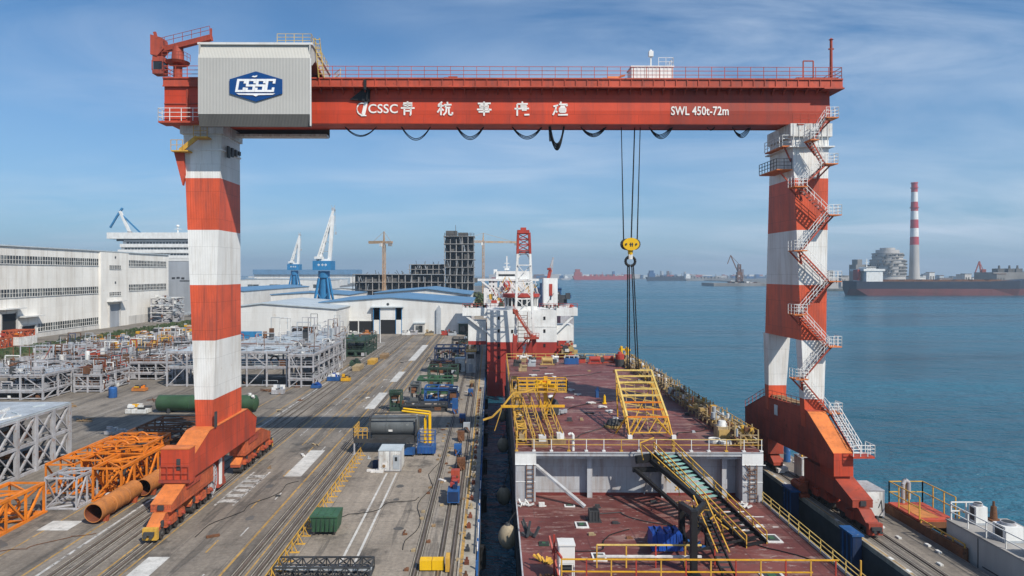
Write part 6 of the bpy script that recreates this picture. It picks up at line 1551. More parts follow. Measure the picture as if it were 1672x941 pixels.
# tower cranes
def towercrane(label, x, y, h, jib, cj, ang, mt='tower_crane', w_=1.8):
    t_ = thing('tower_crane', label, 'tower crane', (x,y,0), ang, 'tower cranes at the unfinished building')
    s = MB(mt); s.truss(x-w_/2,y-w_/2,0,x+w_/2,y+w_/2,h,int(h/3.2),.24,'z'); s.build('mast', t_)
    s = MB(mt); s.truss(x-w_*.5,y-.8,h+1,x-jib,y+.8,h+2.6,10,.32,'x'); s.build('jib', t_)
    s = MB(mt); s.truss(x+w_*.5,y-.8,h+1,x+cj,y+.8,h+2.2,3,.36,'x'); s.use('slab_concrete'); s.box(x+cj-3,y-1,h-1.4,x+cj-.4,y+1,h+1.4); s.build('counter_jib', t_)
    s = MB(mt); s.beam((x-.6,y,h),(x,y,h+10),.6); s.beam((x+.6,y,h),(x,y,h+10),.6); s.beam((x,y,h+10),(x-jib*.7,y,h+2.6),.2); s.beam((x,y,h+10),(x+cj*.85,y,h+2.2),.2); s.build('apex', t_)
    s = MB('dirty_white'); s.box(x-2.6,y-2.6,h-1.6,x-.9,y-.9,h+1); s.build('cab', t_)
towercrane('yellow tower crane standing above the low part of the unfinished building', gx(627,520),520,49,13,7,-20)
towercrane('slim tower crane with a long jib at the right of the unfinished tower', gx(789,640),640,55,30,34,12,w_=1.7)
# level luffing cranes
def luffing(label, x, y, sc, jx, jz, seed):
    """portal, slewing house, A-frame and a raised jib; jx, jz: reach and height of the jib tip"""
    t_ = thing('luffing_crane', label, 'harbour crane', (x,y,0), 0, 'blue and white harbour cranes')
    b = 6.0*sc; hz = 28*sc
    for a in (-1,1):
        for c in (-1,1): s = MB('crane_blue'); s.beam((x+a*b,y+c*b,0),(x+a*2.4*sc,y+c*2.4*sc,hz*.85),1.1*sc); s.build('leg', t_)
    s = MB('crane_blue')
    for a in (-1,1): s.beam((x-b,y+a*b,1.2*sc),(x+b,y+a*b,1.2*sc),1.0*sc); s.beam((x+a*b,y-b,1.2*sc),(x+a*b,y+b,1.2*sc),1.0*sc); s.beam((x-b*.85,y+a*b*.85,hz*.12),(x,y,hz*.6),.6*sc)
    s.cyl((x,y,hz*.1),(x,y,hz),3.0*sc,2.4*sc,16); s.beam((x-b,y-b,2*sc),(x+b*.55,y-b*.55,hz*.55),.5*sc); s.beam((x+b,y-b,2*sc),(x-b*.55,y-b*.55,hz*.55),.5*sc); s.cyl((x,y,hz*.86),(x,y,hz),3.4*sc,3.4*sc,16); s.build('portal', t_)
    s = MB('crane_blue'); s.box(x-5.6*sc,y-4.6*sc,hz+.6,x+5.6*sc,y+4.6*sc,hz+6*sc); s.use('logo_white'); 
    for q in (-2.6,-.4,1.5): s.box(x+q*sc,y-4.66*sc,hz+3.4*sc,x+(q+1.3)*sc,y-4.6*sc,hz+3.9*sc); s.box(x+(q+.5)*sc,y-4.66*sc,hz+2.9*sc,x+(q+.8)*sc,y-4.6*sc,hz+4.4*sc)
    s.build('machine_house', t_)
    z0 = hz+6*sc
    J1 = Vector((x+jx,y,jz)); L0 = Vector((x-3.3*sc,y,z0)); R0 = Vector((x+3.3*sc,y,z0)); R1 = J1.lerp(R0,.10)
    s = MB('white'); s.box(x-5.0*sc,y-3*sc,z0+1.2*sc,x-.6*sc,y+3*sc,z0+2.6*sc); s.beam(R0,R1,1.9*sc,2.2*sc); s.box(x-2.5*sc,y-2*sc,z0,x+3.5*sc,y+2*sc,z0+1.2*sc); s.build('tower_frame', t_)
    s = MB('white')
    for o_ in (-1.6,1.6):
        for w_ in (-.9,.9): s.beam(L0+Vector((w_*sc,o_*sc,0)),J1+Vector((w_*.4*sc,o_*.3*sc,0)),.6*sc)
    for k in range(14):
        u, v = k/14, (k+1)/14; p = L0.lerp(J1,u); q_ = L0.lerp(J1,v); e_ = (1-u)*.6+.4
        for o_ in (-1.6,1.6): s.beam(p+Vector((-.9*e_*sc,o_*e_*sc,0)),q_+Vector((.9*e_*sc,o_*e_*sc,0)),.34*sc)
        s.beam(p+Vector((0,-1.6*e_*sc,0)),q_+Vector((0,1.6*e_*sc,0)),.34*sc)
    s.beam(L0+Vector((0,-1.7*sc,1)),L0.lerp(J1,.45)+Vector((0,-1.1*sc,0)),1.7*sc,.3); s.build('jib', t_)
    s = MB('steel_grey')
    for k in range(4): u = (k+1)/5; s.beam(L0.lerp(J1,u),R0.lerp(R1,u),.35*sc)
    s.cyl(J1+Vector((0,-.8*sc,.6*sc)),J1+Vector((0,.8*sc,.6*sc)),1.1*sc,1.1*sc,10); s.beam(J1+Vector((1.2*sc,0,0)),J1+Vector((1.4*sc,0,-13*sc)),.16*sc); s.cbox(J1+Vector((1.4*sc,0,-13.5*sc)),(.9*sc,.9*sc,1.6*sc)); s.beam(J1,J1+Vector((-1.2*sc,0,3*sc)),.3*sc); s.beam(J1,J1+Vector((.9*sc,0,3*sc)),.3*sc); s.build('head_rope', t_)
luffing('large blue harbour crane with a raised white jib above the fabrication hall', gx(529,400), 400, 1.0, 5.6, 64, 1)
luffing('smaller pale blue harbour crane standing behind and left of the large one', gx(481,660), 660, 1.05, 5, 64, 2)
t_ = thing('ship_crane', 'pale blue folded jib crane rising behind the long white hall', 'crane', (-370,760,0))
s = MB('white'); X = lambda p: gx(p,760); Z = lambda p: gz(p,760)
s.beam((X(212),760,Z(380)),(X(196),760,Z(345)),2.6); s.build('boom', t_)
s = MB('crane_blue'); s.beam((X(196),760,Z(345)),(X(180),760,Z(372)),1.8); s.beam((X(196),760,Z(348)),(X(231),760,Z(382)),1.4); s.beam((X(200),760,Z(340)),(X(192),760,Z(352)),2.0); s.build('stay', t_)
s = MB('grey_white'); s.cyl((X(212),760,40),(X(212),760,Z(378)),3,2.4,10); s.build('column', t_)
# rubble and small equipment before the big hall
t_ = thing('site_skip', 'orange and white equipment skids parked before the dark hall door', 'equipment', (-178,250,0))
s = MB('dirty_white'); s.box(-180,246,0,-172,256,3.2); s.build('base', t_)
s = MB('bogie_orange'); s.truss(-179,247,3.2,-172.4,255,5.4,4,.3,'y'); s.truss(-180,236,0,-173,244,3.4,4,.35,'y')
for k in range(30): s.cut(); s.use(R.choice(['bogie_orange','red_box','orange'])); s.cbox((R.uniform(-180,-173),R.uniform(236,255),R.uniform(.5,4.6)),(R.uniform(.5,2),R.uniform(.5,2),R.uniform(.4,1.2)))
pieces(s,'machinery', t_)
hp = 'low heap of mixed rusty and yellow scrap beside the grass verge'
for i in range(26):
    x = R.uniform(-150,-132); y = R.uniform(250,385); s = MB('brown_rust')
    for k in range(9): s.use(R.choice(['brown_rust','dirty_white','steel_grey','yellow','tube_orange','dark_steel','paper'])); s.cbox((x+R.uniform(-3,3),y+R.uniform(-3,3),R.uniform(.3,1.6)),(R.uniform(.4,2.4),R.uniform(.4,2.4),R.uniform(.4,1.4)))
    tag(s.build('scrap_heap',None,(x,y,0)),hp,'scrap heap','scrap heaps beside the grass verge')
for i in range(16):
    x = R.uniform(-185,-128); y = R.uniform(398,470); s = MB('brown_rust')
    for k in range(8): s.use(R.choice(['brown_rust','crane_rust_red','steel_grey','dark_steel','dirty_white'])); s.cbox((x+R.uniform(-3,3),y+R.uniform(-3,3),R.uniform(.4,2.6)),(R.uniform(.6,3),R.uniform(.6,3),R.uniform(.5,2)))
    tag(s.build('steel_pile',None,(x,y,0)),'rusty steel pile in the store beyond the white hall','steel pile','steel piles beyond the white hall')
# small stores in front of the fabrication hall
for i,(x,y,mt) in enumerate([(-36,290,'dirty_white'),(-33,291,'grey_white'),(-26,289,'tan_pipe'),(-19,290,'red_box'),(-16,288,'steel_grey'),(-53,288,'tube_orange'),(-58,285,'dirty_white'),(-62,282,'yellow'),(-8,270,'dark_green'),(-6,258,'dark_steel'),(-10,248,'dark_green')]):
    lb = ['white machine left of the grey porch','pale box before the grey porch','tan crate right of the grey porch','red crate between the two hall porches','grey crate left of the green porch','orange machine before the left hall doorway','white machine left of the hall doorways','yellow machine by the corner of the hall','dark green bush like heap near the ship','dark heap of gear at the end of the quay','green tank at the end of the quay'][i]
    machine('stored_machine', lb, 'machine', x, y, [mt,'dark_steel',mt], 3.6,2.6,3.4 if i > 7 else 2.6, 700+i, 8)
# lamp post on the roadway end
t_ = thing('light_pole', 'thin white pole at the end of the roadway before the hall', 'pole', (gx(620,255),255,0)); x = gx(621,250)
s = MB('white'); s.cyl((x,250,0),(x,250,9.5),.16,.1,8); s.build('pole', t_); s = MB('slab_concrete'); s.box(x-1.6,249,0,x+1.6,251,.9); s.build('base', t_)
# ---------------------------------------------------------------- ships moored beyond the barge
def loft(s, secs, cap=True):
    n = len(secs[0]); vs = [p for q in secs for p in q]; fs = []
    for k in range(len(secs)-1):
        for i in range(n-1): fs.append((k*n+i,k*n+i+1,(k+1)*n+i+1,(k+1)*n+i))
    s.add(vs, fs)
    if cap: s.add(secs[0],[tuple(range(n))]); s.add(secs[-1],[tuple(reversed(range(n)))])
t_ = thing('supply_ship', 'white and red offshore ship moored stern on beyond the deck barge', 'ship', (8,165,SEA))
s = MB('ship_red'); s.prism([(-.7,SEA-1),(16.6,SEA-1),(16.6,9.4),(-.7,9.4)],'y',168,270); s.box(16.6,172,SEA-1,21.5,262,6.5); s.use('crane_rust_red'); s.box(-.75,167.9,2.0,16.65,168,2.2); s.build('hull', t_)
s = MB('white'); s.box(-.7,168,9.42,16.7,186,17.3); s.use('dirty_white'); s.box(-.7,167.92,13.2,16.7,168,13.32); s.build('superstructure', t_)
s = MB('white'); s.box(-6.9,169,15.9,-.71,174,17.9); s.box(16.71,169,15.9,22.0,174,17.9); s.box(-6.9,169,17.9,-6.7,174,18.4); s.beam((-6,169.5,15.9),(-.7,169.5,11.8),.5,.5); s.beam((21,169.5,15.9),(16.7,169.5,11.8),.5,.5); s.build('bridge_wing', t_)
s = MB('white'); s.box(16.72,171,9.5,21.2,178,13.4); s.use('ship_red'); s.prism([(16.72,9.5),(19.5,9.5),(16.72,6.2)],'y',171,177.5); s.build('side_house', t_)
s = MB('white'); s.box(-5.5,170,9.5,-1,176,14.5); s.use('ship_red'); s.box(-5.5,170,8.6,-1,176,9.5); s.build('side_house', t_)
for x in (2.2,13.6):
    for z in (15.4,12.2,8.6,5.6):
        s = MB('void'); s.box(x-.25,167.9,z-.4,x+.25,167.99,z+.4); s.build('porthole', t_)
s = MB('void'); s.box(5.3,167.9,11.7,5.8,167.99,12.5); s.box(6.3,167.9,11.7,6.8,167.99,12.5); s.build('porthole', t_)
s = MB('white'); s.lathe((8,173,17.3),[(4.2,0),(4.2,1.0)],20); s.lathe((8,173,20.3),[(4.2,0),(4.4,.4)],20); s.build('wheelhouse', t_)
s = MB('glass'); s.lathe((8,173,18.3),[(4.15,0),(4.15,2.0)],20); s.use('white')
for k in range(20): a=2*math.pi*k/20; s.beam((8+4.2*math.cos(a),173+4.2*math.sin(a),18.3),(8+4.2*math.cos(a),173+4.2*math.sin(a),20.3),.3)
s.build('bridge_window', t_)
s = MB('red_box'); s.lathe((8,173,20.4),[(4.3,0),(4.75,.2),(4.75,.95),(.01,1.1)],24); s.build('bridge_roof', t_)
s = MB('white'); s.box(15.0,189,17,19.0,194,25.2); s.use('red_box'); s.box(16.6,188.9,20.2,17.5,189,23.6); s.use('fender_blue'); s.beam((16.2,188.92,18.4),(17.9,188.92,21),.3,.1); s.box(16.9,188.88,19.2,17.2,188.9,20.4); s.build('funnel', t_)
s = MB('dirty_white')
for k in range(90):
    s.cut(); s.use(R.choice(['dirty_white','white','grey_white','red_box','steel_grey','dark_green','rail_yellow'])); x = R.uniform(-1,14); y = R.uniform(178,215); z = 17.4+R.uniform(0,3)
    if R.random()<.5: s.cbox((x,y,z),(R.uniform(.3,1.6),R.uniform(.3,1.4),R.uniform(.3,1.6)))
    else: s.beam((x,y,z),(x+R.uniform(-1.5,1.5),y,z+R.uniform(.5,3.5)),.18)
pieces(s,'deck_gear', t_)
s = MB('dirty_white')
for k in range(40): s.cut(); s.use(R.choice(['red_box','dark_steel','dirty_white','dark_green'])); s.cbox((R.choice([R.uniform(-6.8,-1),R.uniform(13,21.8)]),R.uniform(169.3,173.7),18+R.uniform(0,.4)),(R.uniform(.3,.8),.4,R.uniform(.3,.9)))
s.cut(); s.rail([(-6.9,169.1,17.9),(3.6,169.1,17.9)],1.1,1.2,2,.07); s.cut(); s.rail([(12.4,169.1,17.9),(22,169.1,17.9)],1.1,1.2,2,.07); pieces(s,'wing_gear', t_)
s = MB('tan_pipe')
for k in range(50): s.cut(); s.use(R.choice(['tan_pipe','brass','dirty_white','crane_rust_red','dark_steel'])); s.cbox((R.uniform(16.8,21.4),R.uniform(166,176),6.5+R.uniform(0,2.6)),(R.uniform(.3,1.2),.6,R.uniform(.3,1.2)))
pieces(s,'deck_store', t_)
# derrick standing on the ship's stern
t_ = thing('derrick_mast', 'tall white lattice derrick with a red head and red feet at the ship stern', 'derrick', (8,160,UD)) 
yb = 160
def LEG(xa,xb,dy):
    s = MB('red_box'); s.beam((xa,yb+dy,2),(lerp(xa,xb,.30),yb+dy,12),1.0); s.use('white'); s.beam((lerp(xa,xb,.30),yb+dy,12),(lerp(xa,xb,.85),yb+dy*.5,31.2),.5); s.use('red_box'); s.beam((lerp(xa,xb,.85),yb+dy*.5,31.2),(xb,yb+dy*.5,36.2),.55); s.build('leg', t_)
for dy in (-1.6,1.6): LEG(gx(839,yb),gx(846,yb),dy); LEG(gx(874,yb),gx(864,yb),dy)
s = MB('white')
for z in (16,20.5,24.5,28.5):
    xa = lerp(gx(841,yb),gx(845.5,yb),(z-12)/20); xb = lerp(gx(872,yb),gx(866,yb),(z-12)/20)
    s.beam((xa,yb-1.3,z),(xb,yb-1.3,z),.22); s.beam((xa,yb+1.3,z),(xb,yb+1.3,z),.22); s.beam((xa,yb-1.3,z),(xb,yb-1.3,z-3.6),.16); s.beam((xa,yb+1.3,z-3.6),(xb,yb+1.3,z),.16)
s.tube([(gx(845,yb),yb,30),(gx(850,yb),yb,31.2),(gx(860,yb),yb,31.2),(gx(865,yb),yb,30)],.2,6)
s.build('bracing', t_)
s = MB('red_box'); s.box(gx(844.5,yb),yb-1.2,36,gx(864,yb),yb+1.2,36.8); s.box(gx(850,yb),yb-.8,36.8,gx(859,yb),yb+.8,37.4); s.truss(gx(845.5,yb),yb-.9,32,gx(864,yb),yb+.9,36,3,.2,'z'); s.beam((gx(846,yb),yb,31.6),(gx(864,yb),yb,31.6),.4); s.build('crown_block', t_)
s = MB('crane_rust_red'); s.truss(gx(840,yb)-.4,157.2,17.2,gx(840,yb)+.6,158.2,17.9,1,.2,'x')
A1 = Vector((gx(838,157),157,18.2)); A2 = Vector((gx(867,157),157,11.8))
for o_ in (-.5,.5): s.beam(A1+Vector((0,o_,0)),A2+Vector((0,o_,0)),.32,.5); s.beam(A1+Vector((0,o_,1)),A2+Vector((0,o_,1)),.12)
for k in range(14): p=A1.lerp(A2,k/13); s.beam(p+Vector((0,-.5,0)),p+Vector((0,.5,0)),.14); s.beam(p+Vector((0,-.5,0)),p+Vector((0,-.5,1)),.09)
s.box(A2.x-1.6,156,11.3,A2.x+1.8,158.4,11.7); s.rail([(A2.x-1.6,156,11.7),(A2.x+1.8,156,11.7)],1.0,.7,2,.09)
s.beam((A2.x,157,11.3),(gx(846,yb),yb-1,3.5),.3); s.beam((A2.x-1,157,11.3),(gx(842,yb),yb-1,8),.25); s.build('service_stair', t_)
s = MB('white'); s.beam((gx(846,yb),yb-1.6,3),(gx(858,yb),yb-1.4,10),.35); s.beam((gx(870,yb),yb-1.6,3.5),(gx(853,yb),yb-1.4,9.5),.35); s.beam((gx(843,yb),yb-1.7,7.2),(gx(872,yb),yb-1.7,7.2),.3); s.use('brown_rust'); s.ladder((gx(853,yb),yb-1.5,8),(gx(853,yb),yb-1.5,17.5),2.2,(1,0,0),.8,.14); s.build('base_frame', t_)
# second white ship farther along
t_ = thing('white_ship', 'second white ship with a wide bridge and a mast behind the derrick', 'ship', (4,262,SEA))
s = MB('ship_red'); s.box(-.5,275,SEA-1,22,360,8); s.build('hull', t_)
Yb = 280; X = lambda p: gx(p,Yb); Z = lambda p: gz(p,Yb)
s = MB('white'); s.box(X(790),Yb,8,X(872),Yb+14,Z(470)); s.box(X(798),Yb,Z(470),X(812),Yb+10,Z(456)); s.box(X(816),Yb,Z(470),X(868),Yb+12,Z(458)); s.box(X(810),Yb+1,Z(458),X(868),Yb+10,Z(443)); s.build('superstructure', t_)
s = MB('white'); s.box(X(780),Yb-.5,Z(459),X(880),Yb+5,Z(455.5)); s.beam((X(785),Yb,Z(458)),(X(800),Yb,Z(470)),.7); s.build('bridge_wing', t_)
s = MB('glass'); s.box(X(814),Yb+.9,Z(451),X(841),Yb+.98,Z(448)); s.build('bridge_window', t_)
for k in range(10): s = MB('void'); x = X(799+ (k%2)*6); z = Z(462+(k//2)*7); s.box(x,Yb-.1,z,x+.5,Yb-.01,z+.7); s.build('porthole', t_)
s = MB('white'); s.beam((X(828),Yb+4,Z(443)),(X(828),Yb+4,Z(418)),.5); s.beam((X(822),Yb+4,Z(436)),(X(834),Yb+4,Z(436)),.3); s.beam((X(824),Yb+4,Z(430)),(X(832),Yb+4,Z(430)),.3); s.box(X(824),Yb+3,Z(441),X(832),Yb+5,Z(438)); s.box(X(806),Yb+3,Z(448),X(812),Yb+5,Z(440)); s.build('radar_mast', t_)
s = MB('red_box'); s.ball((X(827),Yb-2,Z(468)),1.6,1.6); s.build('lifeboat', t_)
s = MB('dirty_white')
for k in range(70): s.cut(); s.use(R.choice(['dirty_white','white','grey_white','steel_grey','rail_yellow','dark_green'])); x = R.uniform(X(810),X(876)); y = Yb-R.uniform(2,20); z = R.uniform(Z(486),Z(462)); s.beam((x,y,z),(x+R.uniform(-2,2),y,z+R.uniform(.5,3)),.3)
pieces(s,'deck_gear', t_)
# blue ship at the end of the quay
t_ = thing('crane_ship', 'dark blue ship with a white bridge and a lattice crane, seen end on', 'ship', (30,330,SEA))
Yb = 340; X = lambda p: gx(p,Yb); Z = lambda p: gz(p,Yb)
s = MB('far_blue'); loft(s, [[(X(884),y,z1),(X(886),y,SEA),(X(914),y,SEA),(X(917),y,z1)] for y,z1 in ((Yb,Z(470)),(Yb+60,Z(476)))]); s.box(X(884),Yb,Z(474),X(917),Yb+60,Z(472.5)); s.build('hull', t_)
s = MB('far_blue'); s.box(X(886),Yb+4,Z(472),X(913),Yb+20,Z(463)); s.use('white'); s.box(X(893),Yb+3,Z(463),X(908),Yb+14,Z(458)); s.use('red_box'); s.box(X(891),Yb+2.8,Z(464),X(910),Yb+14,Z(463)); s.build('superstructure', t_)
s = MB('red_box'); s.beam((X(897),Yb+8,Z(458)),(X(901),Yb+8,Z(440)),1.6); s.truss(X(899)-.8,Yb+7,Z(440),X(899)+.8,Yb+9,Z(440)+.5,1,.4,'x'); s.use('grey_white'); s.beam((X(900),Yb+8,Z(441)),(X(906),Yb+8,Z(420)),.9); s.beam((X(903),Yb+8,Z(455)),(X(906),Yb+8,Z(420)),.4); s.build('crane', t_)
s = MB('far_blue')
for k in range(40): s.cut(); s.use(R.choice(['far_blue','dark_steel','grey_white','brown_rust'])); s.cbox((R.uniform(X(886),X(918)),Yb-R.uniform(1,40),Z(478)-R.uniform(0,6)),(2,2,R.uniform(1,2.6)))
s.cut(); s.box(X(900),Yb-45,SEA,X(919),Yb-.1,Z(492)); pieces(s,'fore_deck', t_)

# ---------------------------------------------------------------- the right pier
def sitebox(label, x0,y0,x1,y1,h,mt='dirty_white',name='pier_cabinet'):
    t_ = thing(name, label, 'cabinet', ((x0+x1)/2,(y0+y1)/2,0), 0, 'white cabinets on the right pier')
    s = MB(mt); s.box(x0,y0,.3,x1,y1,h); s.use('grey_white'); s.box(x0-.05,y0-.05,h,x1+.05,y1+.05,h+.1)
    for q in (x0,x1-.1): s.box(q-.02,y0-.03,.25,q+.12,y0,h)
    s.build('body', t_)
    s = MB('dark_steel'); s.beam((lerp(x0,x1,.7),y0-.02,1.2),(lerp(x0,x1,.85),y0-.02,2.0),.1,.04); s.beam((lerp(x0,x1,.85),y0-.02,2.0),(lerp(x0,x1,.9),y0-.02,.8),.08,.04); s.use('red_box'); s.box(lerp(x0,x1,.3),y0-.025,1.6,lerp(x0,x1,.42),y0,1.75); s.build('marking', t_)
    for a in (x0+.2,x1-.2):
        for b in (y0+.2,y1-.2): s = MB('dark_steel'); s.beam((a,b,0),(a,b,.3),.14); s.build('leg', t_)
sitebox('white pier cabinet nearest the viewer, right of the crane truck',40.5,72.8,42.6,76.2,3.0)
sitebox('pale pier cabinet with yellow scrap on top under the crane sill',40.0,86.4,41.5,88.6,2.7)
sitebox('white pier cabinet at the corner of the barge deck',38.0,93.5-.6,39.4,95.8-.6,0.1+4.4)
s = MB('rail_yellow')
for k in range(9): s.beam((40.7+R.uniform(-.5,.5),87.4+R.uniform(-.6,.6),2.85),(40.7+R.uniform(-.7,.7),87.4+R.uniform(-.6,.6),2.85+R.uniform(.3,1.5)),.12)
tag(s.build('scrap_bundle',None,(40.7,87.4,2.8)),'yellow scrap bundle on top of the pale cabinet under the crane sill','scrap')
s = MB('edge_blue'); s.cyl((41.9,95,0),(41.9,95,4.6),.45,.4,12); s.use('rail_yellow'); s.beam((42.2,95,2.2),(43.2,95,4.2),.25); s.beam((42.6,95,2),(42.9,94.8,4.4),.2); tag(s.build('blue_post',None,(41.9,95,0)),'thick blue post with yellow arms on the pier under the crane sill','post')
s = MB('paper')
for k in range(8): s.cbox((38.9+R.uniform(-.6,.6),90.3+R.uniform(-.9,.9),.3+R.uniform(0,.3)),(.8,.8,.5))
tag(s.build('sack_heap',None,(38.9,90.3,0)),'heap of pale sacks on the pier left of the blue post','sacks')
for i,y in enumerate((81,67.5)):
    t_ = thing('wall_fender', ['dark blue fender box on the pier wall, farther one','dark blue fender box on the pier wall, nearer one'][i], 'fender', (36.4,y,-1.6), 0, 'fender boxes on the pier wall')
    s = MB('fender_blue'); s.box(35.7,y-1.2,-4.2,36.6,y+1.2,.6); s.build('box', t_); s = MB('edge_blue'); s.box(35.6,y-1.3,.6,36.78,y+1.3,.8)
    for k in range(3): s.box(35.62,y-1.1+k*.8,-4,35.7,y-.9+k*.8,.5)
    s.build('frame', t_)
s = MB('dirty_white'); 
for k in range(26): s.cbox((R.choice([37.1,40.9,42.6]),56+k*1.6+R.uniform(-.5,.5),.1),(.3,.6,.16))
o = s.build('pier_grit'); o['kind']='stuff'; o['label']='pale grit and scraps strewn along the rails of the right pier'; o['category']='grit'
# railed working platform outside the pier
t_ = thing('work_platform', 'rusty red working platform with yellow rails outside the right pier', 'platform', (46,72,0))
s = MB('brown_rust'); s.use('girder_top'); s.box(44.1,69.2,1.0,47.9,74.6,1.2); s.use('tube_orange'); s.box(44.6,69.8,1.2,46.6,73.6,1.24); s.build('deck', t_)
s = MB('brown_rust'); s.box(44.1,62.6,-.5,48.2,69.1,-.3); s.build('lower_deck', t_)
s = MB('brown_rust'); s.box(43.92,62.5,-.9,44.3,75,.95); s.box(44.1,69.1,.4,48,69.3,1.0); s.box(47.8,62.5,-1.0,48.2,75,.9); s.box(44.1,74.5,-.4,48,74.8,1.0); s.build('edge_beam', t_)
for x,y in ((44.4,63),(44.4,68.5),(44.4,74.3),(47.8,63),(47.8,68.5),(47.8,74.3)): s = MB('brown_rust'); s.cyl((x,y,SEA-1),(x,y,.9),.3,.3,10); s.build('pile', t_)
s = MB('rail_yellow'); s.rail([(44.2,69.3,1.2),(44.2,74.6,1.2),(47.9,74.6,1.2),(47.9,69.3,1.2)],2.3,1.8,2,.09); s.build('guard_rail', t_)
s = MB('rail_yellow'); s.rail([(44.2,62.7,-.3),(44.2,69.1,-.3)],1.6,1.5,2,.1); s.rail([(48.1,69.1,-.3),(48.1,62.7,-.3)],2.6,1.5,2,.12); s.build('guard_rail', t_)
s = MB('grey_white'); s.tube([(45.6,74.4,1.2),(45.6,74.4,3.2),(45.9,74.5,3.7),(46.3,74.5,3.4),(46.3,74.5,1.6)],.22,8); s.build('vent_pipe', t_)
s = MB('dirty_white')
for k in range(9): s.use(R.choice(['dirty_white','steel_grey','rail_yellow','brown_rust'])); s.cbox((R.uniform(44.8,47.4),R.uniform(63,68.6),R.uniform(-.2,.5)),(R.uniform(.4,1),R.uniform(.4,1),R.uniform(.4,1)))
s.build('stored_gear', t_)
# concrete caisson with white units
t_ = thing('concrete_caisson', 'tall grey concrete block with white rails at the lower right corner', 'caisson', (47,56,SEA))
s = MB('pale_concrete'); s.box(44.6,38,SEA-1,50.5,65.8,2.4); s.use('slab_concrete'); s.box(44.55,38,2.4,50.6,65.9,2.55); s.use('line_yellow'); s.box(44.56,62.6,-1.2,44.6,64.2,-.9); s.box(44.56,62.8,-2.6,44.6,63.0,-.9); s.use('dark_concrete')
for y in (44,50,56,61.5): s.box(44.58,y,-3.4,44.6,y+.12,2.3)
s.box(44.57,38,-.1,44.6,61,.02); s.build('block', t_)
s = MB('white'); s.rail([(44.9,65.6,2.55),(44.9,40,2.55)],1.5,2.4,2,.08); s.rail([(44.9,65.6,2.55),(47.8,65.6,2.55)],1.7,1.4,2,.11); s.build('guard_rail', t_)
un = ['nearest the yellow railed platform','in the middle of the block','close to the photo edge','at the right photo edge']
for i,(x,y,w_,h_) in enumerate(((46.8,64.6,1.0,1.7),(46.6,60.6,1.5,1.4),(46.6,56.6,1.5,1.5),(47.2,52.6,1.6,1.4))):
    t_ = thing('ventilation_unit', 'white ventilation unit on the grey concrete block, '+un[i], 'ventilation unit', (x,y,2.55), 0, 'ventilation units on the concrete block')
    s = MB('white'); s.box(x-w_*.55,y-w_*.5,2.75,x+w_*.55,y+w_*.5,2.55+h_); s.build('casing', t_)
    s = MB('grey_white'); s.cyl((x,y,2.55+h_),(x,y,2.8+h_),w_*.4,w_*.4,16); s.use('dark_steel'); s.cyl((x,y,2.8+h_),(x,y,2.82+h_),w_*.33,w_*.33,16); s.build('fan', t_)
    s = MB('steel_grey'); s.box(x-w_*.6,y-w_*.55,2.56,x+w_*.6,y+w_*.55,2.74); s.use('dark_steel'); s.box(x-w_*.56,y-w_*.3,2.9,x-w_*.55,y+w_*.3,2.4+h_); s.build('base', t_)
s = MB('brown_rust'); s.cyl((48.9,65.4,2.55),(48.9,65.4,3.9),.35,.25,10); s.cyl((48.9,65.4,3.9),(48.9,65.4,4.4),.12,.1,8); s.box(48.4,64.9,2.56,49.4,65.9,2.7); tag(s.build('mooring_post',None,(48.9,65.4,2.55)),'rusty mooring post on the far corner of the concrete block','post')

# ---------------------------------------------------------------- the far shore on the right
t_ = thing('bulk_carrier', 'long dark hulled bulk carrier with a red waterline moored by the far shore', 'ship', (620,930,SEA))
Y0, Y1 = 930, 968
def sec(x, w0, w1, ztop): return [(x,949-w1,ztop),(x,949-w1,5.4),(x,949-w0,SEA-1),(x,949+w0,SEA-1),(x,949+w1,5.4),(x,949+w1,ztop)]
s = MB('ship_navy'); secs = [(gx(1393,930),1,9,16.5),(gx(1400,930),8,17,16),(gx(1420,930),17,19,15.4),(gx(1620,930),18,19,15.6),(gx(1668,930),12,16,17.2),(gx(1690,930),1,5,19)]
for a,b in zip(secs, secs[1:]):
    A = sec(*a); B = sec(*b); s.use('ship_navy')
    for i,j in ((0,1),(4,5)): s.quad(A[i],A[j],B[j],B[i])
    s.quad(A[0],B[0],B[5],A[5]); s.use('ship_boot')
    for i,j in ((1,2),(3,4)): s.quad(A[i],A[j],B[j],B[i])
s.use('ship_navy'); s.add(sec(*secs[0]),[tuple(range(6))]); s.build('hull', t_)
s = MB('brown_rust'); s.box(gx(1445,930),936,15.5,gx(1660,930),962,17)
for k in range(7): x = gx(1455+k*28,930); s.box(x,938,17,x+16,960,18.2)
s.build('hatch_cover', t_)
s = MB('white'); s.box(gx(1416,930),932,15.5,gx(1443,930),966,31.5); s.box(gx(1411,930),931,30,gx(1446,930),967,33); s.box(gx(1420,930),938,33,gx(1436,930),958,36); s.build('superstructure', t_)
s = MB('glass'); s.box(gx(1420,930),937.8,34,gx(1436,930),937.98,35.3); s.build('bridge_window', t_)
s = MB('red_box'); s.box(gx(1407,930),940,17,gx(1412,930),952,32); s.use('white'); s.beam((gx(1427,930),948,36),(gx(1427,930),948,47),1.0); s.beam((gx(1424,930),948,42),(gx(1430,930),948,42),.6); s.build('funnel_mast', t_)
t_ = thing('power_chimney', 'tall red and white banded power station chimney', 'chimney', (gx(1493,1300),1300,0)); cx = gx(1493,1300)
bands = [(gz(447,1300)-4,14.0),(gz(401,1300),7.6)]
pr = [(0,8.9),(60,8.2),(81,7.9),(98,7.6),(115,7.2),(131,6.9),(148,6.5),(165,6.2),(182,5.9),(199,5.6)]
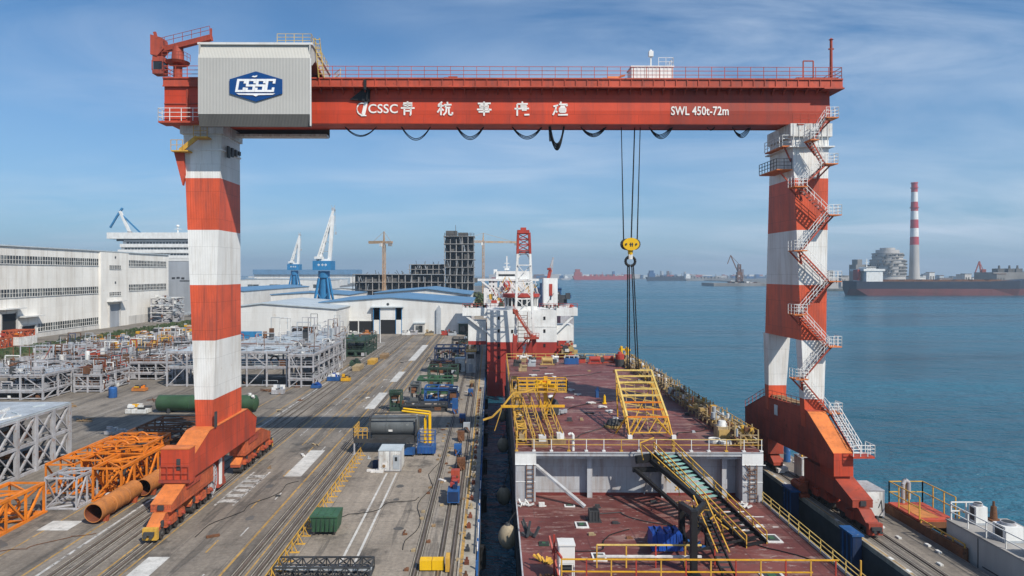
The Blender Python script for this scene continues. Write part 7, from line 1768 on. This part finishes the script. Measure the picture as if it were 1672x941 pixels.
s = MB('chimney_grey'); zs = [0,gz(400,1300),gz(387,1300),gz(373,1300),gz(359,1300),gz(345,1300),gz(330,1300),gz(314,1300),gz(300,1300)]
rs = lambda z: 10.2-.9*min(1,z/40) - z*.0205
for k,(a,b) in enumerate(zip(zs,zs[1:])): s.use('chimney_grey' if k == 0 else 'chimney_red' if k % 2 else 'chimney_white'); s.lathe((cx,1300,0),[(rs(a),a),(rs((a+b)/2),(a+b)/2),(rs(b),b)],24)
s.build('shaft', t_)
s = MB('chimney_red'); s.lathe((cx,1300,0),[(rs(195),zs[-1]),(rs(195)+.9,zs[-1]+.5),(rs(195)+.6,zs[-1]+2.2),(.1,zs[-1]+2.2)],24)
for z in (zs[-1]-9,zs[5]+6): s.lathe((cx,1300,0),[(rs(z),z-.3),(rs(z)+1.6,z),(rs(z)+1.6,z+1.4),(rs(z),z+1.6)],24)
s.build('gallery_ring', t_)
t_ = thing('reactor_building', 'round stepped concrete building under construction left of the chimney', 'building', (gx(1448,1300),1300,0)); cx = gx(1449,1300)
s = MB('chimney_grey')
for r_,z0,z1 in ((30.5,0,40),(30,40,54),(26,54,66),(20,66,72),(13,72,76)): s.lathe((cx,1300,0),[(r_,z0),(r_,z1),(.1,z1)],28)
s.use('slab_concrete')
for z in range(22,66,6): s.lathe((cx,1300,0),[(31.5 if z < 54 else 27.4,z),(31.5 if z < 54 else 27.4,z+1.4)],28)
s.build('drum', t_)
s = MB('dark_concrete')
for k in range(80): a = R.uniform(3.3,6.1); z = R.choice(range(23,62,6)); r_ = 30.9 if z < 52 else 26.6; s.cbox((cx+r_*math.cos(a),1300+r_*math.sin(a),z+2.6),(R.uniform(2,5),2,R.uniform(2,3.6)))
s.build('window_opening', t_)
s = MB('far_grey'); s.box(cx-58,1305,0,cx-29,1330,44); s.box(cx-55,1305,44,cx-46,1325,54); s.build('annex', t_)
fb = 'small pale industrial building in the crowd on the far right shore'
for i in range(60):
    y = R.uniform(1200,1900); px = R.uniform(1345,1690)
    if 1385 < px < 1500 and y < 1300: y = R.uniform(1330,1500)
    x = gx(px,y); w_ = R.uniform(8,34); h_ = R.uniform(8,26) if R.random() < .8 else R.uniform(24,40)
    s = MB(R.choice(['pale_concrete','chimney_grey','far_grey','shed_white','pale_roof','hall_base'])); s.box(x-w_/2,y,-1,x+w_/2,y+R.uniform(10,30),h_); s.use(R.choice(['far_grey','pale_roof','brown_rust'])); s.box(x-w_/2-.5,y-.5,h_,x+w_/2+.5,y+12,h_+1.2)
    s.use('dark_concrete')
    for k in range(int(w_/5)): s.box(x-w_/2+1.5+k*5,y-.2,h_*.45,x-w_/2+4+k*5,y-.01,h_*.75)
    tag(s.build('shore_building',None,(x,y,-1)),fb,'building','buildings on the far right shore')
shd = thing('coal_store', 'long low dark store at the right edge of the far shore', 'store', (gx(1650,1250),1250,0))
s = MB('far_grey'); s.box(gx(1622,1250),1250,-1,gx(1700,1250),1300,29); s.build('wall', shd); s = MB('dark_concrete')
for px in (1638,1655,1668): s.box(gx(px,1250)-6,1255,29,gx(px,1250)+6,1270,36); s.cyl((gx(px,1250),1260,36),(gx(px,1250),1260,42),2,1.4,8)
s.build('roof_plant', shd)
def portcrane(label, px, Y, ph, tip, mt, side):
    """old level luffing crane seen far off: ph top pixel of the tower, tip pixel of the jib"""
    t_ = thing('dock_crane', label, 'harbour crane', (gx(px,Y),Y,0), 0, 'harbour cranes on the far shore')
    x = gx(px,Y); z1 = gz(ph,Y)
    s = MB(mt); s.truss(x-6,Y-6,0,x+6,Y+6,z1*.45,3,1.4,'z'); s.build('portal', t_)
    s = MB(mt); s.box(x-6,Y-5,z1*.45,x+6,Y+5,z1*.62); s.build('house', t_)
    s = MB(mt); s.truss(x-3,Y-3,z1*.62,x+3,Y+3,z1,4,1.0,'z'); s.build('tower', t_)
    s = MB(mt); tx, tz = gx(tip[0],Y), gz(tip[1],Y); s.beam((x-side*3,Y,z1*.6),(tx,Y,tz),2.2); s.beam((x,Y,z1),(tx,Y,tz),.9); s.beam((tx,Y,tz),(tx-side*8,Y,tz-22),1.6); s.build('jib', t_)
portcrane('rusty jib crane standing on the dark pier beyond the right crane leg', 1207, 1700, 432, (1193,417), 'brown_rust', 1)
portcrane('thin reddish jib crane on the far shore above the bulk carrier', 1605, 1350, 440, (1599,427), 'crane_rust_red', 1)
s = MB('far_grey')
for k in range(16): px = R.uniform(1188,1250); s.use(R.choice(['far_grey','brown_rust','chimney_grey','shed_white'])); s.box(gx(px,1690),1680,-1.4,gx(px,1690)+R.uniform(5,14),1700,R.uniform(2,9))
o = s.build('pier_stores'); o['kind']='stuff'; o['label']='low mixed stores lying on the far dark pier'; o['category']='stores'
def farship(label, p0, p1, Y, mt, zd, sup, hi, supm='white'):
    t_ = thing('far_ship', label, 'ship', (gx((p0+p1)/2,Y),Y,SEA), 0, 'ships along the horizon')
    x0, x1 = gx(p0,Y), gx(p1,Y)
    s = MB(mt); s.prism([(x0,zd),(x0+10,SEA-1),(x1-14,SEA-1),(x1,zd+4),(x1-24,zd),(x0+24,zd)],'y',Y,Y+34); s.build('hull', t_)
    s = MB(supm); a, b = gx(sup[0],Y), gx(sup[1],Y); s.box(a,Y+2,zd,b,Y+30,hi*.7); s.box(a+(b-a)*.15,Y+5,hi*.7,b-(b-a)*.2,Y+28,hi); s.build('superstructure', t_)
    s = MB(mt)
    for k in range(9): s.cut(); x = lerp(x0+30,x1-30,k/8); s.box(x,Y+4,zd,x+9,Y+28,zd+R.uniform(3,9)); 
    for k in range(3): s.cut(); x = lerp(x0+50,x1-40,k/2); s.beam((x,Y+15,zd),(x,Y+15,zd+R.uniform(12,24)),1.4)
    pieces(s,'deck_gear', t_)
farship('long red ship on the horizon left of the hoist ropes', 935, 1030, 3300, 'red_box', 14, (938,950), 48, 'crane_rust_red')
farship('dark blue ship on the horizon right of the hoist ropes', 1056, 1130, 2900, 'ship_navy', 12, (1060,1070), 40, 'far_blue')
farship('low grey ship at the right of the dark blue ship on the horizon', 1118, 1186, 2850, 'far_grey', 6, (1120,1128), 26, 'white')
farship('small pale boat far out beside the white ships', 915, 935, 3200, 'grey_white', 4, (922,928), 16, 'white')
s = MB('far_grey')
for k in range(260):
    y = R.uniform(3650,4600); px = R.uniform(800,1345); x = gx(px,y); h_ = R.uniform(6,24) if R.random()<.95 else R.uniform(36,60); w_ = R.uniform(10,70) if h_ < 36 else R.uniform(3,12)
    s.use(R.choice(['far_grey','chimney_grey','shed_white','pale_roof','far_blue','brown_rust','crane_rust_red'])); s.box(x-w_/2,y,-1.5,x+w_/2,y+25,h_)
o = s.build('far_port'); o['kind']='stuff'; o['label']='hazy port sheds, stacks and cranes along the far shore of the bay'; o['category']='port'
s = MB('far_grey')
for k in range(240):
    y = R.uniform(1300,3100); px = R.uniform(-10,790); x = gx(px,y); h_ = R.uniform(5,16); w_ = R.uniform(14,70)
    if x > -320: continue
    s.use(R.choice(['far_grey','chimney_grey','shed_white','pale_roof','blue_roof','hall_base'])); s.box(x-w_/2,y,-.4,x+w_/2,y+25,h_)
o = s.build('far_yard'); o['kind']='stuff'; o['label']='low hazy sheds and stores spreading over the far yard on the left'; o['category']='sheds'
